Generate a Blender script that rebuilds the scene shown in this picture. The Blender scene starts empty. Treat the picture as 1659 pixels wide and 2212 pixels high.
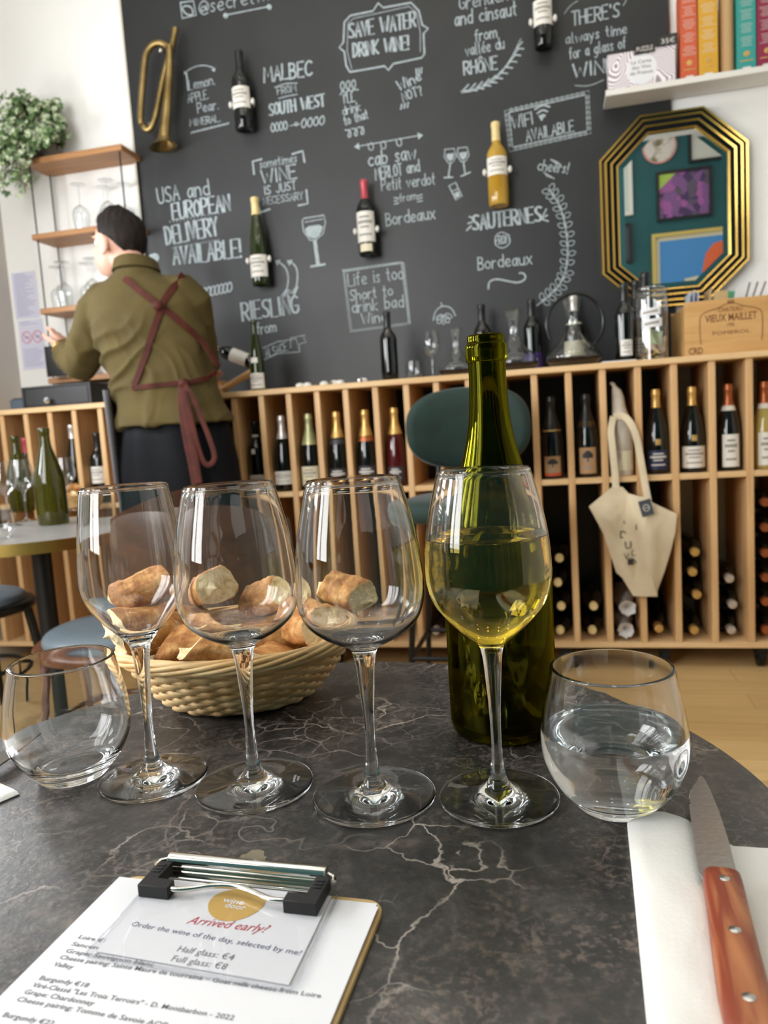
import bpy, bmesh, math, random
from math import sin, cos, pi, radians, sqrt
from mathutils import Vector, Matrix, noise as mn
random.seed(7)
scene = bpy.context.scene
COL = scene.collection

# ------------------------------------------------------------------ camera
F, PITCH, ROLL, YAW = 1626.0, 0.1123, -0.0645, 0.2274     # focal length in px of the 1659 x 2212 frame; YAW = turn of the back wall
TZ = 0.74                                                  # table height
CAM = Vector((0, 0, TZ + 0.255))
fw = Vector((0, cos(PITCH), -sin(PITCH))); r0 = Vector((1, 0, 0)); u0 = r0.cross(fw)
RT = r0 * cos(ROLL) + u0 * sin(ROLL); UP = -r0 * sin(ROLL) + u0 * cos(ROLL)
cd = bpy.data.cameras.new('camera'); cam = bpy.data.objects.new('camera', cd); COL.objects.link(cam)
m = Matrix((RT, UP, -fw)).transposed().to_4x4(); m.translation = CAM; cam.matrix_world = m
cd.sensor_fit = 'HORIZONTAL'; cd.sensor_width = 36.0; cd.lens = F / 1659 * 36.0
cd.clip_start = 0.02; cd.clip_end = 60
cd.dof.use_dof = True; cd.dof.focus_distance = 0.56; cd.dof.aperture_fstop = cd.lens / 2.6
scene.camera = cam

# room frame: s runs along the back wall, n comes out of it, z is up; n = 0 is the face of the wine rack
RO = Vector((0, 3.05, 0))
DS = Vector((cos(YAW), -sin(YAW), 0)); DN = Vector((-sin(YAW), -cos(YAW), 0))
def W(s, n, z): return RO + DS * s + DN * n + Vector((0, 0, z))
def ray(px, py): return fw + RT * ((px - 829.5) / F) - UP * ((py - 1106) / F)
def wall_at(px, py, n):
    d = ray(px, py); t = ((RO + DN * n - CAM).dot(DN)) / d.dot(DN); P = CAM + d * t
    return (P - RO).dot(DS), P.z
def flat_at(px, py, z):
    d = ray(px, py); return CAM + d * ((z - CAM.z) / d.z)
def deep_at(px, py, y):
    d = ray(px, py); return CAM + d * ((y - CAM.y) / d.y)

# ------------------------------------------------------------------ view and light
vs = scene.view_settings
scene.display_settings.display_device = 'sRGB'
vs.view_transform = 'Standard'; vs.look = 'None'; vs.gamma = 1; vs.exposure = 0.32; vs.use_curve_mapping = False
cy = scene.cycles
cy.max_bounces = 24; cy.transmission_bounces = 24; cy.transparent_max_bounces = 24; cy.glossy_bounces = 8; cy.diffuse_bounces = 4
cy.caustics_reflective = False; cy.caustics_refractive = True; cy.blur_glossy = 0.6
cy.sample_clamp_indirect = 6.0
cy.use_denoising = True
wd = bpy.data.worlds.new('daylight'); scene.world = wd; wd.use_nodes = True
wd.node_tree.nodes['Background'].inputs[0].default_value = (0.75, 0.86, 1.0, 1)
wd.node_tree.nodes['Background'].inputs[1].default_value = 1.0
def area_light(name, loc, direction, sx, sy, power, col):
    l = bpy.data.lights.new(name, 'AREA'); l.shape = 'RECTANGLE'; l.size = sx; l.size_y = sy; l.energy = power; l.color = col
    o = bpy.data.objects.new(name, l); COL.objects.link(o); o.location = loc
    o.rotation_euler = direction.to_track_quat('-Z', 'Y').to_euler()
    return o
SL = -1.93                                                  # left wall
WINS = [(0.50, 1.05), (1.70, 2.25), (2.75, 3.25)]           # window openings along the left wall (n range)
WZ0, WZ1 = 0.80, 2.75
for a, b in WINS:
    area_light('window_daylight', W(SL - 0.10, (a + b) / 2, (WZ0 + WZ1) / 2), DS, WZ1 - WZ0, b - a, 160 * (b - a), (0.97, 0.985, 1.0))
area_light('rear_fill_light', W(-1.05, 3.6, 1.9), -DN, 1.4, 2.0, 78, (1.0, 0.985, 0.96))  # added fill from behind the camera, set in an invented window

# ------------------------------------------------------------------ materials
def lin(c):
    return tuple(((x / 255) / 12.92 if x / 255 <= 0.04045 else ((x / 255 + 0.055) / 1.055) ** 2.4) for x in c) + (1,)
def newmat(name):
    m = bpy.data.materials.new(name); m.use_nodes = True; nt = m.node_tree
    return m, nt, nt.nodes['Principled BSDF']
def N(nt, kind, **kw):
    n = nt.nodes.new(kind)
    for k, v in kw.items(): n.inputs[k].default_value = v
    return n
def coords(nt, scale=(1, 1, 1), loc=(0, 0, 0)):
    t = nt.nodes.new('ShaderNodeTexCoord'); mp = nt.nodes.new('ShaderNodeMapping')
    mp.inputs['Scale'].default_value = scale; mp.inputs['Location'].default_value = loc
    nt.links.new(t.outputs['Object'], mp.inputs['Vector']); return mp.outputs['Vector']
def ramp(nt, fac, stops, interp='LINEAR'):
    r = nt.nodes.new('ShaderNodeValToRGB'); r.color_ramp.interpolation = interp
    els = r.color_ramp.elements
    els[0].position, els[0].color = stops[0]; els[1].position, els[1].color = stops[-1]
    for p, c in stops[1:-1]:
        e = els.new(p); e.color = c
    nt.links.new(fac, r.inputs['Fac']); return r.outputs['Color']
def mat(name, c1, rough=0.5, metal=0.0, c2=None, ns=20.0, stretch=(1, 1, 1), detail=4.0, lo=0.35, hi=0.65, bump=0.0, bs=60.0, spec=None, coat=0.0, sheen=0.0, dist=0.0):
    """plain or two-tone noise material with optional bump"""
    m, nt, b = newmat(name)
    b.inputs['Base Color'].default_value = lin(c1); b.inputs['Roughness'].default_value = rough; b.inputs['Metallic'].default_value = metal
    if spec is not None: b.inputs['Specular IOR Level'].default_value = spec
    if coat: b.inputs['Coat Weight'].default_value = coat; b.inputs['Coat Roughness'].default_value = 0.08
    if sheen: b.inputs['Sheen Weight'].default_value = sheen; b.inputs['Sheen Roughness'].default_value = 0.4
    if c2 is not None:
        v = coords(nt, stretch)
        t = N(nt, 'ShaderNodeTexNoise', Scale=ns, Detail=detail, Distortion=dist); nt.links.new(v, t.inputs['Vector'])
        nt.links.new(ramp(nt, t.outputs['Fac'], [(lo, lin(c1)), (hi, lin(c2))]), b.inputs['Base Color'])
    if bump:
        v = coords(nt, stretch)
        t = N(nt, 'ShaderNodeTexNoise', Scale=bs, Detail=5.0); nt.links.new(v, t.inputs['Vector'])
        bp = N(nt, 'ShaderNodeBump', Strength=bump, Distance=0.002)
        nt.links.new(t.outputs['Fac'], bp.inputs['Height']); nt.links.new(bp.outputs['Normal'], b.inputs['Normal'])
    return m
def glass(name, col, ior=1.5, rough=0.0):
    m, nt, b = newmat(name); g = nt.nodes.new('ShaderNodeBsdfGlass')
    g.inputs['Color'].default_value = (*col, 1); g.inputs['IOR'].default_value = ior; g.inputs['Roughness'].default_value = rough
    nt.links.new(g.outputs[0], nt.nodes['Material Output'].inputs['Surface']); nt.nodes.remove(b); return m
def thin_glass(name, col=(0.95, 0.97, 0.97), refl=1.0):
    m, nt, b = newmat(name)
    tr = nt.nodes.new('ShaderNodeBsdfTransparent'); tr.inputs[0].default_value = (*col, 1)
    gl = nt.nodes.new('ShaderNodeBsdfGlossy'); gl.inputs['Roughness'].default_value = 0.03
    lw = nt.nodes.new('ShaderNodeLayerWeight'); lw.inputs['Blend'].default_value = 0.5
    pw = nt.nodes.new('ShaderNodeMath'); pw.operation = 'POWER'; pw.inputs[1].default_value = 4.0; nt.links.new(lw.outputs['Facing'], pw.inputs[0])
    fr = nt.nodes.new('ShaderNodeMath'); fr.operation = 'MULTIPLY_ADD'; fr.inputs[1].default_value = 0.9; fr.inputs[2].default_value = 0.045; nt.links.new(pw.outputs[0], fr.inputs[0])
    mx = nt.nodes.new('ShaderNodeMixShader')
    mu = nt.nodes.new('ShaderNodeMath'); mu.operation = 'MULTIPLY'; mu.inputs[1].default_value = refl; mu.use_clamp = True
    nt.links.new(fr.outputs[0], mu.inputs[0]); nt.links.new(mu.outputs[0], mx.inputs[0])
    nt.links.new(tr.outputs[0], mx.inputs[1]); nt.links.new(gl.outputs[0], mx.inputs[2])
    nt.links.new(mx.outputs[0], nt.nodes['Material Output'].inputs['Surface']); nt.nodes.remove(b); return m

# ------------------------------------------------------------------ mesh building
class MB:
    """collects shapes and links them as ONE mesh object"""
    def __init__(s): s.v = []; s.f = []; s.mi = []; s.T = Matrix()
    def add(s, vs, fs, mi=0):
        b = len(s.v); s.v += [s.T @ Vector(v) for v in vs]; s.f += [tuple(b + i for i in f) for f in fs]; s.mi += [mi] * len(fs); return s
    def box(s, lo, hi, mi=0, M=None):
        x0, y0, z0 = lo; x1, y1, z1 = hi
        vs = [Vector(p) for p in ((x0, y0, z0), (x1, y0, z0), (x1, y1, z0), (x0, y1, z0), (x0, y0, z1), (x1, y0, z1), (x1, y1, z1), (x0, y1, z1))]
        if M: vs = [M @ v for v in vs]
        return s.add(vs, [(3, 2, 1, 0), (4, 5, 6, 7), (0, 1, 5, 4), (1, 2, 6, 5), (2, 3, 7, 6), (3, 0, 4, 7)], mi)
    def loft(s, rings, mi=0, caps=True, closed=False):
        n = len(rings[0]); vs = [p for r in rings for p in r]; fs = []
        k = len(rings)
        for i in range(k if closed else k - 1):
            a, b = i * n, ((i + 1) % k) * n
            for j in range(n): fs.append((a + j, a + (j + 1) % n, b + (j + 1) % n, b + j))
        if caps and not closed: fs.append(tuple(range(n - 1, -1, -1))); fs.append(tuple((k - 1) * n + j for j in range(n)))
        return s.add(vs, fs, mi)
    def tube(s, pts, r, seg=8, mi=0, closed=False, flat=1.0, caps=True, up=None):
        pts = [Vector(p) for p in pts]; n = len(pts); rings = []; pu = None
        for i, p in enumerate(pts):
            a = pts[(i - 1) % n] if (i or closed) else p; b = pts[(i + 1) % n] if (i < n - 1 or closed) else p
            t = (b - a).normalized()
            if up is not None: q = Vector(up)
            else: q = pu if pu is not None else (Vector((0, 0, 1)) if abs(t.z) < 0.9 else Vector((0, 1, 0)))
            q = (q - t * q.dot(t)); q = q.normalized() if q.length > 1e-6 else t.orthogonal().normalized()
            pu = q; w = t.cross(q); rr = r[i] if isinstance(r, (list, tuple)) else r
            rings.append([p + q * (rr * flat * cos(2 * pi * j / seg)) + w * (rr * sin(2 * pi * j / seg)) for j in range(seg)])
        return s.loft(rings, mi, caps, closed)
    def cyl(s, p0, p1, r0, r1=None, seg=16, mi=0): return s.tube([p0, p1], [r0, r0 if r1 is None else r1], seg, mi)
    def lathe(s, prof, seg=48, mi=0, c=(0, 0, 0), closed_top=False, sx=1.0, sy=1.0):
        vs = []; idx = []
        for r, z in prof:
            if r < 1e-6: idx.append([len(vs)] * seg); vs.append((c[0], c[1], c[2] + z))
            else:
                idx.append(list(range(len(vs), len(vs) + seg)))
                vs += [(c[0] + r * sx * cos(2 * pi * j / seg), c[1] + r * sy * sin(2 * pi * j / seg), c[2] + z) for j in range(seg)]
        fs = []
        for a, b in zip(idx, idx[1:]):
            for j in range(seg):
                q = [a[j], a[(j + 1) % seg], b[(j + 1) % seg], b[j]]
                u = list(dict.fromkeys(q))
                if len(u) > 2: fs.append(tuple(u))
        return s.add(vs, fs, mi)
    def ball(s, c, r, seg=16, mi=0, M=None):
        rx, ry, rz = (r, r, r) if not isinstance(r, (list, tuple)) else r
        k = seg // 2; prof = [(sin(pi * i / k), -cos(pi * i / k)) for i in range(k + 1)]
        prof[0] = (0, -1); prof[-1] = (0, 1)
        T0 = s.T; s.T = T0 @ Matrix.Translation(c) @ (M.to_4x4() if M else Matrix()) @ Matrix.Diagonal((rx, ry, rz, 1)); s.lathe(prof, seg, mi); s.T = T0; return s
    def grid(s, fn, nu, nv, mi=0, wrap=False):
        vs = [fn(i / nu, j / nv) for j in range(nv + 1) for i in range(nu + 1)]; w = nu + 1
        return s.add(vs, [(j * w + i, j * w + i + 1, (j + 1) * w + i + 1, (j + 1) * w + i) for j in range(nv) for i in range(nu)], mi)
    def prism(s, poly, z0, z1, mi=0, f=None):
        """closed polygon (x, y) raised from z0 to z1; f maps (x, y, z) to a point"""
        f = f or (lambda x, y, z: (x, y, z)); n = len(poly)
        vs = [f(x, y, z0) for x, y in poly] + [f(x, y, z1) for x, y in poly]
        return s.add(vs, [tuple(range(n - 1, -1, -1)), tuple(range(n, 2 * n))] + [(i, (i + 1) % n, n + (i + 1) % n, n + i) for i in range(n)], mi)
    def build(s, name, mats, parent=None, smooth=40, loc=None, rz=None, bevel=0.0, recalc=True):
        me = bpy.data.meshes.new(name); me.from_pydata(s.v, [], s.f)
        for mm in (mats if isinstance(mats, (list, tuple)) else [mats]): me.materials.append(mm)
        me.polygons.foreach_set('material_index', s.mi)
        if recalc:
            bm = bmesh.new(); bm.from_mesh(me); bmesh.ops.recalc_face_normals(bm, faces=bm.faces[:]); bm.to_mesh(me); bm.free()
        me.update()
        if smooth: me.shade_smooth(); me.set_sharp_from_angle(angle=radians(smooth))
        return link(name, me, parent, loc, rz, bevel)
def link(name, me, parent=None, loc=None, rz=None, bevel=0.0):
    o = bpy.data.objects.new(name, me); COL.objects.link(o)
    if parent is not None: o.parent = parent
    if loc is not None: o.location = loc
    if rz is not None: o.rotation_euler = (0, 0, rz)
    if bevel:
        b = o.modifiers.new('bevel', 'BEVEL'); b.width = bevel; b.segments = 2; b.limit_method = 'ANGLE'; b.angle_limit = radians(50)
    return o
def tag(o, label=None, cat=None, group=None, kind=None):
    if label: o['label'] = label
    if cat: o['category'] = cat
    if group: o['group'] = group
    if kind: o['kind'] = kind
    return o
def thing(name, label, cat, loc=(0, 0, 0), rz=0.0, group=None):
    o = bpy.data.objects.new(name, None); COL.objects.link(o); o.empty_display_size = 0.02
    o.location = loc; o.rotation_euler = (0, 0, rz); return tag(o, label, cat, group)
def rthing(name, label, cat, s, n, z, group=None, rz=0.0):
    """a thing standing in the room frame: its local x runs along the back wall, local -y faces the room"""
    return thing(name, label, cat, W(s, n, z), -YAW + rz, group)
def smoothpts(pts, it=2, closed=False):
    pts = [Vector(p) for p in pts]
    for _ in range(it):
        q = []; n = len(pts)
        if not closed: q.append(pts[0])
        for i in range(n if closed else n - 1):
            a, b = pts[i], pts[(i + 1) % n]; q += [a * 0.75 + b * 0.25, a * 0.25 + b * 0.75]
        if not closed: q.append(pts[-1])
        pts = q
    return pts
def catmull(pts, k=5):
    P = [Vector(p) for p in pts]; out = []
    for i in range(len(P) - 1):
        a, b, c, d = P[max(i - 1, 0)], P[i], P[i + 1], P[min(i + 2, len(P) - 1)]
        for j in range(k):
            t = j / k
            out.append(0.5 * (2 * b + (c - a) * t + (2 * a - 5 * b + 4 * c - d) * t * t + (3 * b - a - 3 * c + d) * t ** 3))
    out.append(P[-1]); return out
def prof(pts, k=5): return [(max(p.x, 0.0), p.y) for p in catmull([(x, z, 0) for x, z in pts], k)]
def text_geo(txt, shear=0.0, extrude=0.0, bold=0.0):
    """outline of a line of print as (verts, faces), left edge at x = 0, baseline y = 0, height of capitals about 0.7"""
    c = bpy.data.curves.new('t', 'FONT'); c.body = txt; c.shear = shear; c.resolution_u = 2; c.offset = bold
    o = bpy.data.objects.new('t', c); COL.objects.link(o)
    dg = bpy.context.evaluated_depsgraph_get(); ev = o.evaluated_get(dg); me = ev.to_mesh()
    vs = [v.co.copy() for v in me.vertices]; fs = [tuple(p.vertices) for p in me.polygons]
    ev.to_mesh_clear(); bpy.data.objects.remove(o); bpy.data.curves.remove(c)
    x0 = min(v.x for v in vs); w = max(v.x for v in vs) - x0
    return [(v.x - x0, v.y) for v in vs], fs, w
def text_on(mb, txt, f, x0, x1, y, h=None, shear=0.0, mi=0, bold=0.0):
    """lay a line of print between x0 and x1 with its baseline at y; f(x, y) gives the point"""
    vs, fs, w = text_geo(txt, shear, bold=bold); k = (x1 - x0) / w; ky = k if h is None else h / 0.7
    mb.add([f(x0 + x * k, y + yy * ky) for x, yy in vs], fs, mi)

# ------------------------------------------------------------------ shared materials
def wood(name, a, b, along='z', rough=0.5, scale=1.0):
    st = {'x': (2.2, 30, 30), 'y': (30, 2.2, 30), 'z': (30, 30, 2.2)}[along]
    return mat(name, a, rough, c2=b, ns=scale, stretch=st, detail=6, lo=0.3, hi=0.72, dist=0.6, bump=0.05, bs=2.0)
M = {}
M['pine_v'] = wood('pine_upright', (194, 150, 101), (220, 182, 132), 'z')
M['pine_x'] = wood('pine_lengthwise', (206, 166, 114), (230, 197, 150), 'x')
M['oak'] = wood('oak_shelf', (148, 102, 60), (174, 126, 80), 'x')
M['walnut'] = wood('bentwood', (74, 43, 25), (104, 64, 38), 'x', 0.35)
M['white'] = mat('white_paint', (238, 238, 235), 0.7, c2=(242, 242, 239), ns=3, bump=0.03, bs=80)
M['ledge'] = mat('white_lacquer', (222, 220, 214), 0.4)
M['black_metal'] = mat('black_metal', (18, 18, 20), 0.4, 0.3)
M['steel'] = mat('steel', (190, 190, 188), 0.22, 1.0)
M['chrome'] = mat('chrome', (225, 222, 214), 0.08, 1.0)
M['brass'] = mat('aged_brass', (172, 148, 98), 0.36, 1.0, c2=(130, 110, 70), ns=12, detail=6)
M['brass_edge'] = mat('brass_edge', (196, 164, 92), 0.3, 1.0)
M['gold'] = mat('polished_gold', (214, 176, 92), 0.26, 1.0)
M['black_gloss'] = mat('black_lacquer', (10, 10, 11), 0.2)
M['rubber'] = mat('black_rubber', (16, 16, 17), 0.6)
M['chalk'] = mat('chalk_marker', (146, 158, 162), 0.8, c2=(178, 189, 193), ns=90)
M['paper'] = mat('white_paper', (224, 224, 227), 0.6)
M['dark_bottle'] = mat('dark_bottle_glass', (9, 12, 10), 0.07, spec=0.6)
M['green_bottle'] = mat('green_bottle_glass', (34, 44, 12), 0.06, spec=0.6)
M['black_foil'] = mat('black_foil', (20, 20, 21), 0.35)
M['gold_foil'] = mat('gold_foil', (206, 164, 92), 0.38, 0.65, c2=(228, 190, 120), ns=90)
M['silver_foil'] = mat('silver_foil', (190, 182, 178), 0.36, 0.65, c2=(222, 216, 212), ns=90)
M['green_foil'] = mat('pale_green_foil', (150, 156, 118), 0.4, 0.5, c2=(196, 194, 140), ns=40)
M['copper_foil'] = mat('copper_foil', (160, 88, 52), 0.35, 0.65, c2=(186, 110, 70), ns=90)
M['red_foil'] = mat('red_foil', (176, 74, 84), 0.4, 0.3)
M['cream_foil'] = mat('cream_wax', (214, 190, 130), 0.45, c2=(228, 206, 150), ns=40)
M['label'] = mat('label_paper', (222, 218, 210), 0.6)
M['label_cream'] = mat('cream_label', (216, 208, 180), 0.6)
M['label_tan'] = mat('tan_label', (176, 140, 100), 0.6)
M['label_blue'] = mat('navy_label', (34, 42, 78), 0.5)
M['label_grey'] = mat('dark_label', (52, 50, 56), 0.5)
M['orange'] = mat('orange_stripe', (196, 84, 46), 0.5)
M['ink'] = mat('print_ink', (150, 146, 140), 0.6)
M['dark_ink'] = mat('dark_ink', (46, 44, 44), 0.6)
M['white_ink'] = mat('white_ink', (214, 210, 204), 0.6)
M['thin'] = thin_glass('clear_glassware', refl=2.4)

# ------------------------------------------------------------------ the room
def struct(name, mb, m, rot=True, **k):
    o = mb.build(name, m, smooth=30, **k)
    if rot: o.location = RO; o.rotation_euler = (0, 0, -YAW)
    return tag(o, kind='structure')
H = 3.6; SR = 3.2; NR = 3.5
mb = MB(); mb.box((SL - 0.3, -NR - 0.2, -0.1), (SR + 0.3, 0.7, 0.0))
fm, nt, b = newmat('oak_floor_planks')
v = coords(nt); br = N(nt, 'ShaderNodeTexBrick', Scale=1.0)
br.inputs['Brick Width'].default_value = 1.3; br.inputs['Row Height'].default_value = 0.13; br.inputs['Mortar Size'].default_value = 0.0012
br.inputs['Color1'].default_value = lin((206, 174, 122)); br.inputs['Color2'].default_value = lin((190, 156, 104)); br.inputs['Mortar'].default_value = lin((150, 118, 76))
nt.links.new(v, br.inputs['Vector'])
v2 = coords(nt, (2.0, 26, 1)); no = N(nt, 'ShaderNodeTexNoise', Scale=1.6, Detail=6.0, Distortion=0.5); nt.links.new(v2, no.inputs['Vector'])
mx = nt.nodes.new('ShaderNodeMix'); mx.data_type = 'RGBA'; mx.blend_type = 'MULTIPLY'; mx.inputs[0].default_value = 0.5
nt.links.new(br.outputs['Color'], mx.inputs[6]); nt.links.new(ramp(nt, no.outputs['Fac'], [(0.3, (0.72, 0.66, 0.58, 1)), (0.7, (1, 1, 1, 1))]), mx.inputs[7])
nt.links.new(mx.outputs[2], b.inputs['Base Color']); b.inputs['Roughness'].default_value = 0.42
struct('floor', mb, fm)
struct('ceiling', MB().box((SL - 0.3, -NR - 0.2, H), (SR + 0.3, 0.7, H + 0.1)), M['white'])
struct('wall_back', MB().box((SL - 0.3, 0.395, 0), (SR + 0.3, 0.6, H)), M['white'])
struct('wall_right', MB().box((SR, -NR - 0.2, 0), (SR + 0.2, 0.6, H)), M['white'])
M['teal'] = mat('teal_paint', (20, 82, 88), 0.6, c2=(24, 88, 94), ns=3)
M['reveal'] = mat('beige_reveal', (196, 190, 182), 0.6)
RW = (-1.75, -0.35)                                          # unseen window opening added behind the camera for front fill
mb = MB(); mb.box((SL - 0.3, -NR - 0.2, 0), (RW[0], -NR, H)).box((RW[1], -NR - 0.2, 0), (SR, -NR, H)).box((RW[0], -NR - 0.2, 0), (RW[1], -NR, 0.9)).box((RW[0], -NR - 0.2, 2.9), (RW[1], -NR, H))
struct('wall_rear', mb, M['teal'])
mb = MB(); ends = [-0.6] + [q for w in WINS for q in w] + [NR + 0.2]
for i in range(0, len(ends), 2): mb.box((SL - 0.2, -ends[i + 1], 0), (SL, -ends[i], H))
for a, c in WINS: mb.box((SL - 0.2, -c, 0), (SL, -a, WZ0)).box((SL - 0.2, -c, WZ1), (SL, -a, H))
struct('wall_left', mb, M['reveal'])
for i, (a, c) in enumerate(WINS):
    mb = MB(); x0, x1 = SL - 0.07, SL - 0.02
    mb.box((x0, -c, WZ0), (x1, -c + 0.05, WZ1)).box((x0, -a - 0.05, WZ0), (x1, -a, WZ1)).box((x0, -c, WZ1 - 0.05), (x1, -a, WZ1)).box((x0, -c, WZ0), (x1, -a, WZ0 + 0.05)).box((x0, -c, 2.2), (x1, -a, 2.25))
    if c - a > 0.8: mb.box((x0, -(a + c) / 2 - 0.025, WZ0), (x1, -(a + c) / 2 + 0.025, WZ1))
    struct('window_%d' % (i + 1), mb, M['black_metal'])
mb = MB(); y0, y1 = -NR - 0.08, -NR - 0.02
mb.box((RW[0], y0, 0.9), (RW[0] + 0.05, y1, 2.9)).box((RW[1] - 0.05, y0, 0.9), (RW[1], y1, 2.9)).box((RW[0], y0, 0.9), (RW[1], y1, 0.95)).box((RW[0], y0, 2.85), (RW[1], y1, 2.9)).box((-1.07, y0, 0.9), (-1.03, y1, 2.9))
struct('window_4', mb, M['black_metal'])  # frame of the added window around the rear fill

# ceiling spots (mirrored in the bowls of the glasses)
lm, nt, b = newmat('spot_lens'); b.inputs['Emission Color'].default_value = (1, 0.93, 0.82, 1); b.inputs['Emission Strength'].default_value = 70.0
for i in range(12):
    s_, n_ = (-0.55, 0.15, 0.85, 1.55)[i % 4], (0.75, 1.75, 2.75)[i // 4]
    t = rthing('ceiling_spotlight', 'round white ceiling spotlight above the room, row %d of three, %s' % (i // 4 + 1, ('first', 'second', 'third', 'fourth')[i % 4]), 'spotlight', s_, n_, H - 0.06, 'round spotlights on the ceiling')
    MB().lathe([(0.048, 0.0), (0.06, 0.0), (0.062, 0.004), (0.062, 0.0595), (0, 0.0595)], 24).build('housing', M['ledge'], t); MB().lathe([(0, 0.006), (0.05, 0.006), (0.05, 0.009), (0, 0.009)], 24).build('lens', lm, t)

# ------------------------------------------------------------------ chalkboard with its lettering
M['board'] = mat('blackboard_paint', (27, 29, 31), 0.46, c2=(33, 35, 36), ns=5, detail=6)
M['board_edge'] = mat('lit_board_edge', (206, 200, 186), 0.7)  # light on the board's left edge, put into a pale colour
BN = -0.38
board = thing('chalkboard', 'tall black chalkboard wall panel covered in hand lettering', 'chalkboard', RO, -YAW)
MB().box((-1.165, -BN, 0.06), (1.19, -BN + 0.014, 3.3)).build('panel', M['board'], board)
MB().box((-1.175, -BN - 0.001, 0.06), (-1.165, -BN + 0.014, 3.3)).build('edge_strip', M['board_edge'], board)

GL = {'A': '0,0 .5,1 1,0|.2,.38 .8,.38', 'B': '0,0 0,1|~0,1 .8,.95 .8,.6 0,.53|~0,.53 .95,.48 .95,.05 0,0', 'C': '~1,.85 .6,1 .1,.8 0,.5 .1,.15 .6,0 1,.15',
 'D': '0,0 0,1|~0,1 .6,.95 1,.5 .6,.05 0,0', 'E': '1,1 0,1 0,0 1,0|0,.52 .8,.52', 'F': '1,1 0,1 0,0|0,.52 .8,.52', 'G': '~1,.85 .6,1 .1,.8 0,.5 .1,.15 .6,0 1,.2|1,.2 1,.45 .6,.45',
 'H': '0,0 0,1|1,0 1,1|0,.5 1,.5', 'I': '.5,0 .5,1', 'K': '0,0 0,1|1,1 0,.45 1,0', 'L': '0,1 0,0 1,0', 'M': '0,0 .1,1 .5,.35 .9,1 1,0', 'N': '0,0 0,1 1,0 1,1',
 'O': '~.5,1 .08,.8 0,.5 .08,.2 .5,0 .92,.2 1,.5 .92,.8 .5,1', 'P': '0,0 0,1|~0,1 .95,.97 .95,.5 0,.45', 'R': '0,0 0,1|~0,1 .95,.97 .95,.5 0,.45|.4,.46 1,0',
 'S': '~1,.88 .6,1 .1,.85 .2,.58 .8,.42 .95,.15 .5,0 0,.12', 'T': '0,1 1,1|.5,1 .5,0', 'U': '~0,1 0,.3 .2,.03 .5,0 .8,.03 1,.3 1,1', 'V': '0,1 .5,0 1,1', 'W': '0,1 .25,0 .5,.7 .75,0 1,1',
 'J': '~.9,1 .9,.2 .6,0 .2,.05 0,.2', 'Y': '0,1 .5,.5 1,1|.5,.5 .5,0', 'Ô': '~.5,.9 .08,.7 0,.45 .08,.15 .5,0 .92,.15 1,.45 .92,.7 .5,.9|.2,1.05 .5,1.25 .8,1.05',
 'a': '~.9,.55 .4,.62 0,.3 .3,0 .7,.1 .9,.5|.9,.6 .9,.1 1,0', 'b': '0,1 0,0|~0,.5 .6,.62 1,.3 .6,0 0,.1', 'c': '~.95,.5 .5,.62 0,.3 .5,0 .95,.1', 'd': '1,1 1,0|~1,.5 .4,.62 0,.3 .4,0 1,.1',
 'e': '~.05,.3 .95,.33 .85,.58 .4,.62 0,.3 .4,0 .95,.1', 'é': '~.05,.3 .95,.33 .85,.58 .4,.62 0,.3 .4,0 .95,.1|.4,.75 .75,.95', 'f': '~.9,.95 .5,1 .35,.7 .35,0|0,.6 .8,.6',
 'g': '~.9,.5 .4,.62 0,.3 .4,0 .9,.15|~.9,.6 .9,-.15 .5,-.35 .05,-.25', 'h': '0,1 0,0|~0,.4 .5,.62 .9,.45 .9,0', 'i': '.5,.6 .5,0|.5,.8 .5,.86', 'k': '0,1 0,0|.8,.6 0,.25 .9,0', 'l': '.3,1 .3,.08 .7,0',
 'm': '0,.6 0,0|~0,.4 .25,.62 .5,.45 .5,0|~.5,.4 .75,.62 1,.45 1,0', 'n': '0,.6 0,0|~0,.4 .5,.62 .9,.45 .9,0', 'o': '~.5,.6 .05,.45 .05,.15 .5,0 .95,.15 .95,.45 .5,.6', 'p': '0,.6 0,-.35|~0,.5 .6,.62 1,.3 .6,0 0,.1',
 'r': '0,.6 0,0|~0,.35 .4,.6 .9,.55', 's': '~.9,.52 .5,.62 .1,.48 .5,.32 .9,.15 .5,0 .05,.1', 't': '.4,.95 .4,.1 .8,0|0,.62 .8,.62', 'u': '~0,.6 .05,.1 .5,0 .9,.2|.9,.6 .9,0', 'v': '0,.6 .45,0 .9,.6',
 'w': '0,.6 .25,0 .5,.5 .75,0 1,.6', 'x': '0,.6 .9,0|.9,.6 0,0', 'y': '0,.6 .45,.05|.9,.6 .2,-.35', '!': '.5,1 .5,.3|.5,.08 .5,.0', '?': '~0,.85 .4,1 .85,.8 .5,.5 .45,.3|.45,.08 .45,.0', "'": '.5,1 .4,.8', '.': '.3,.08 .3,.0',
 '@': '~.75,.35 .5,.6 .25,.4 .4,.2 .7,.3 .8,.6|~.8,.6 .75,.2 1,.3 1,.7 .5,1 0,.5 .4,-.05 .9,.05'}
GW = {'I': 0.15, 'i': 0.15, 'l': 0.3, "'": 0.15, '.': 0.2, '!': 0.2, ' ': 0.45, 'm': 0.8, 'W': 0.85, 'M': 0.75, 'w': 0.75, 't': 0.4, 'r': 0.4, 'f': 0.4, '@': 0.9, 's': 0.42, 'E': 0.5, 'L': 0.5, 'F': 0.5}
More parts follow.
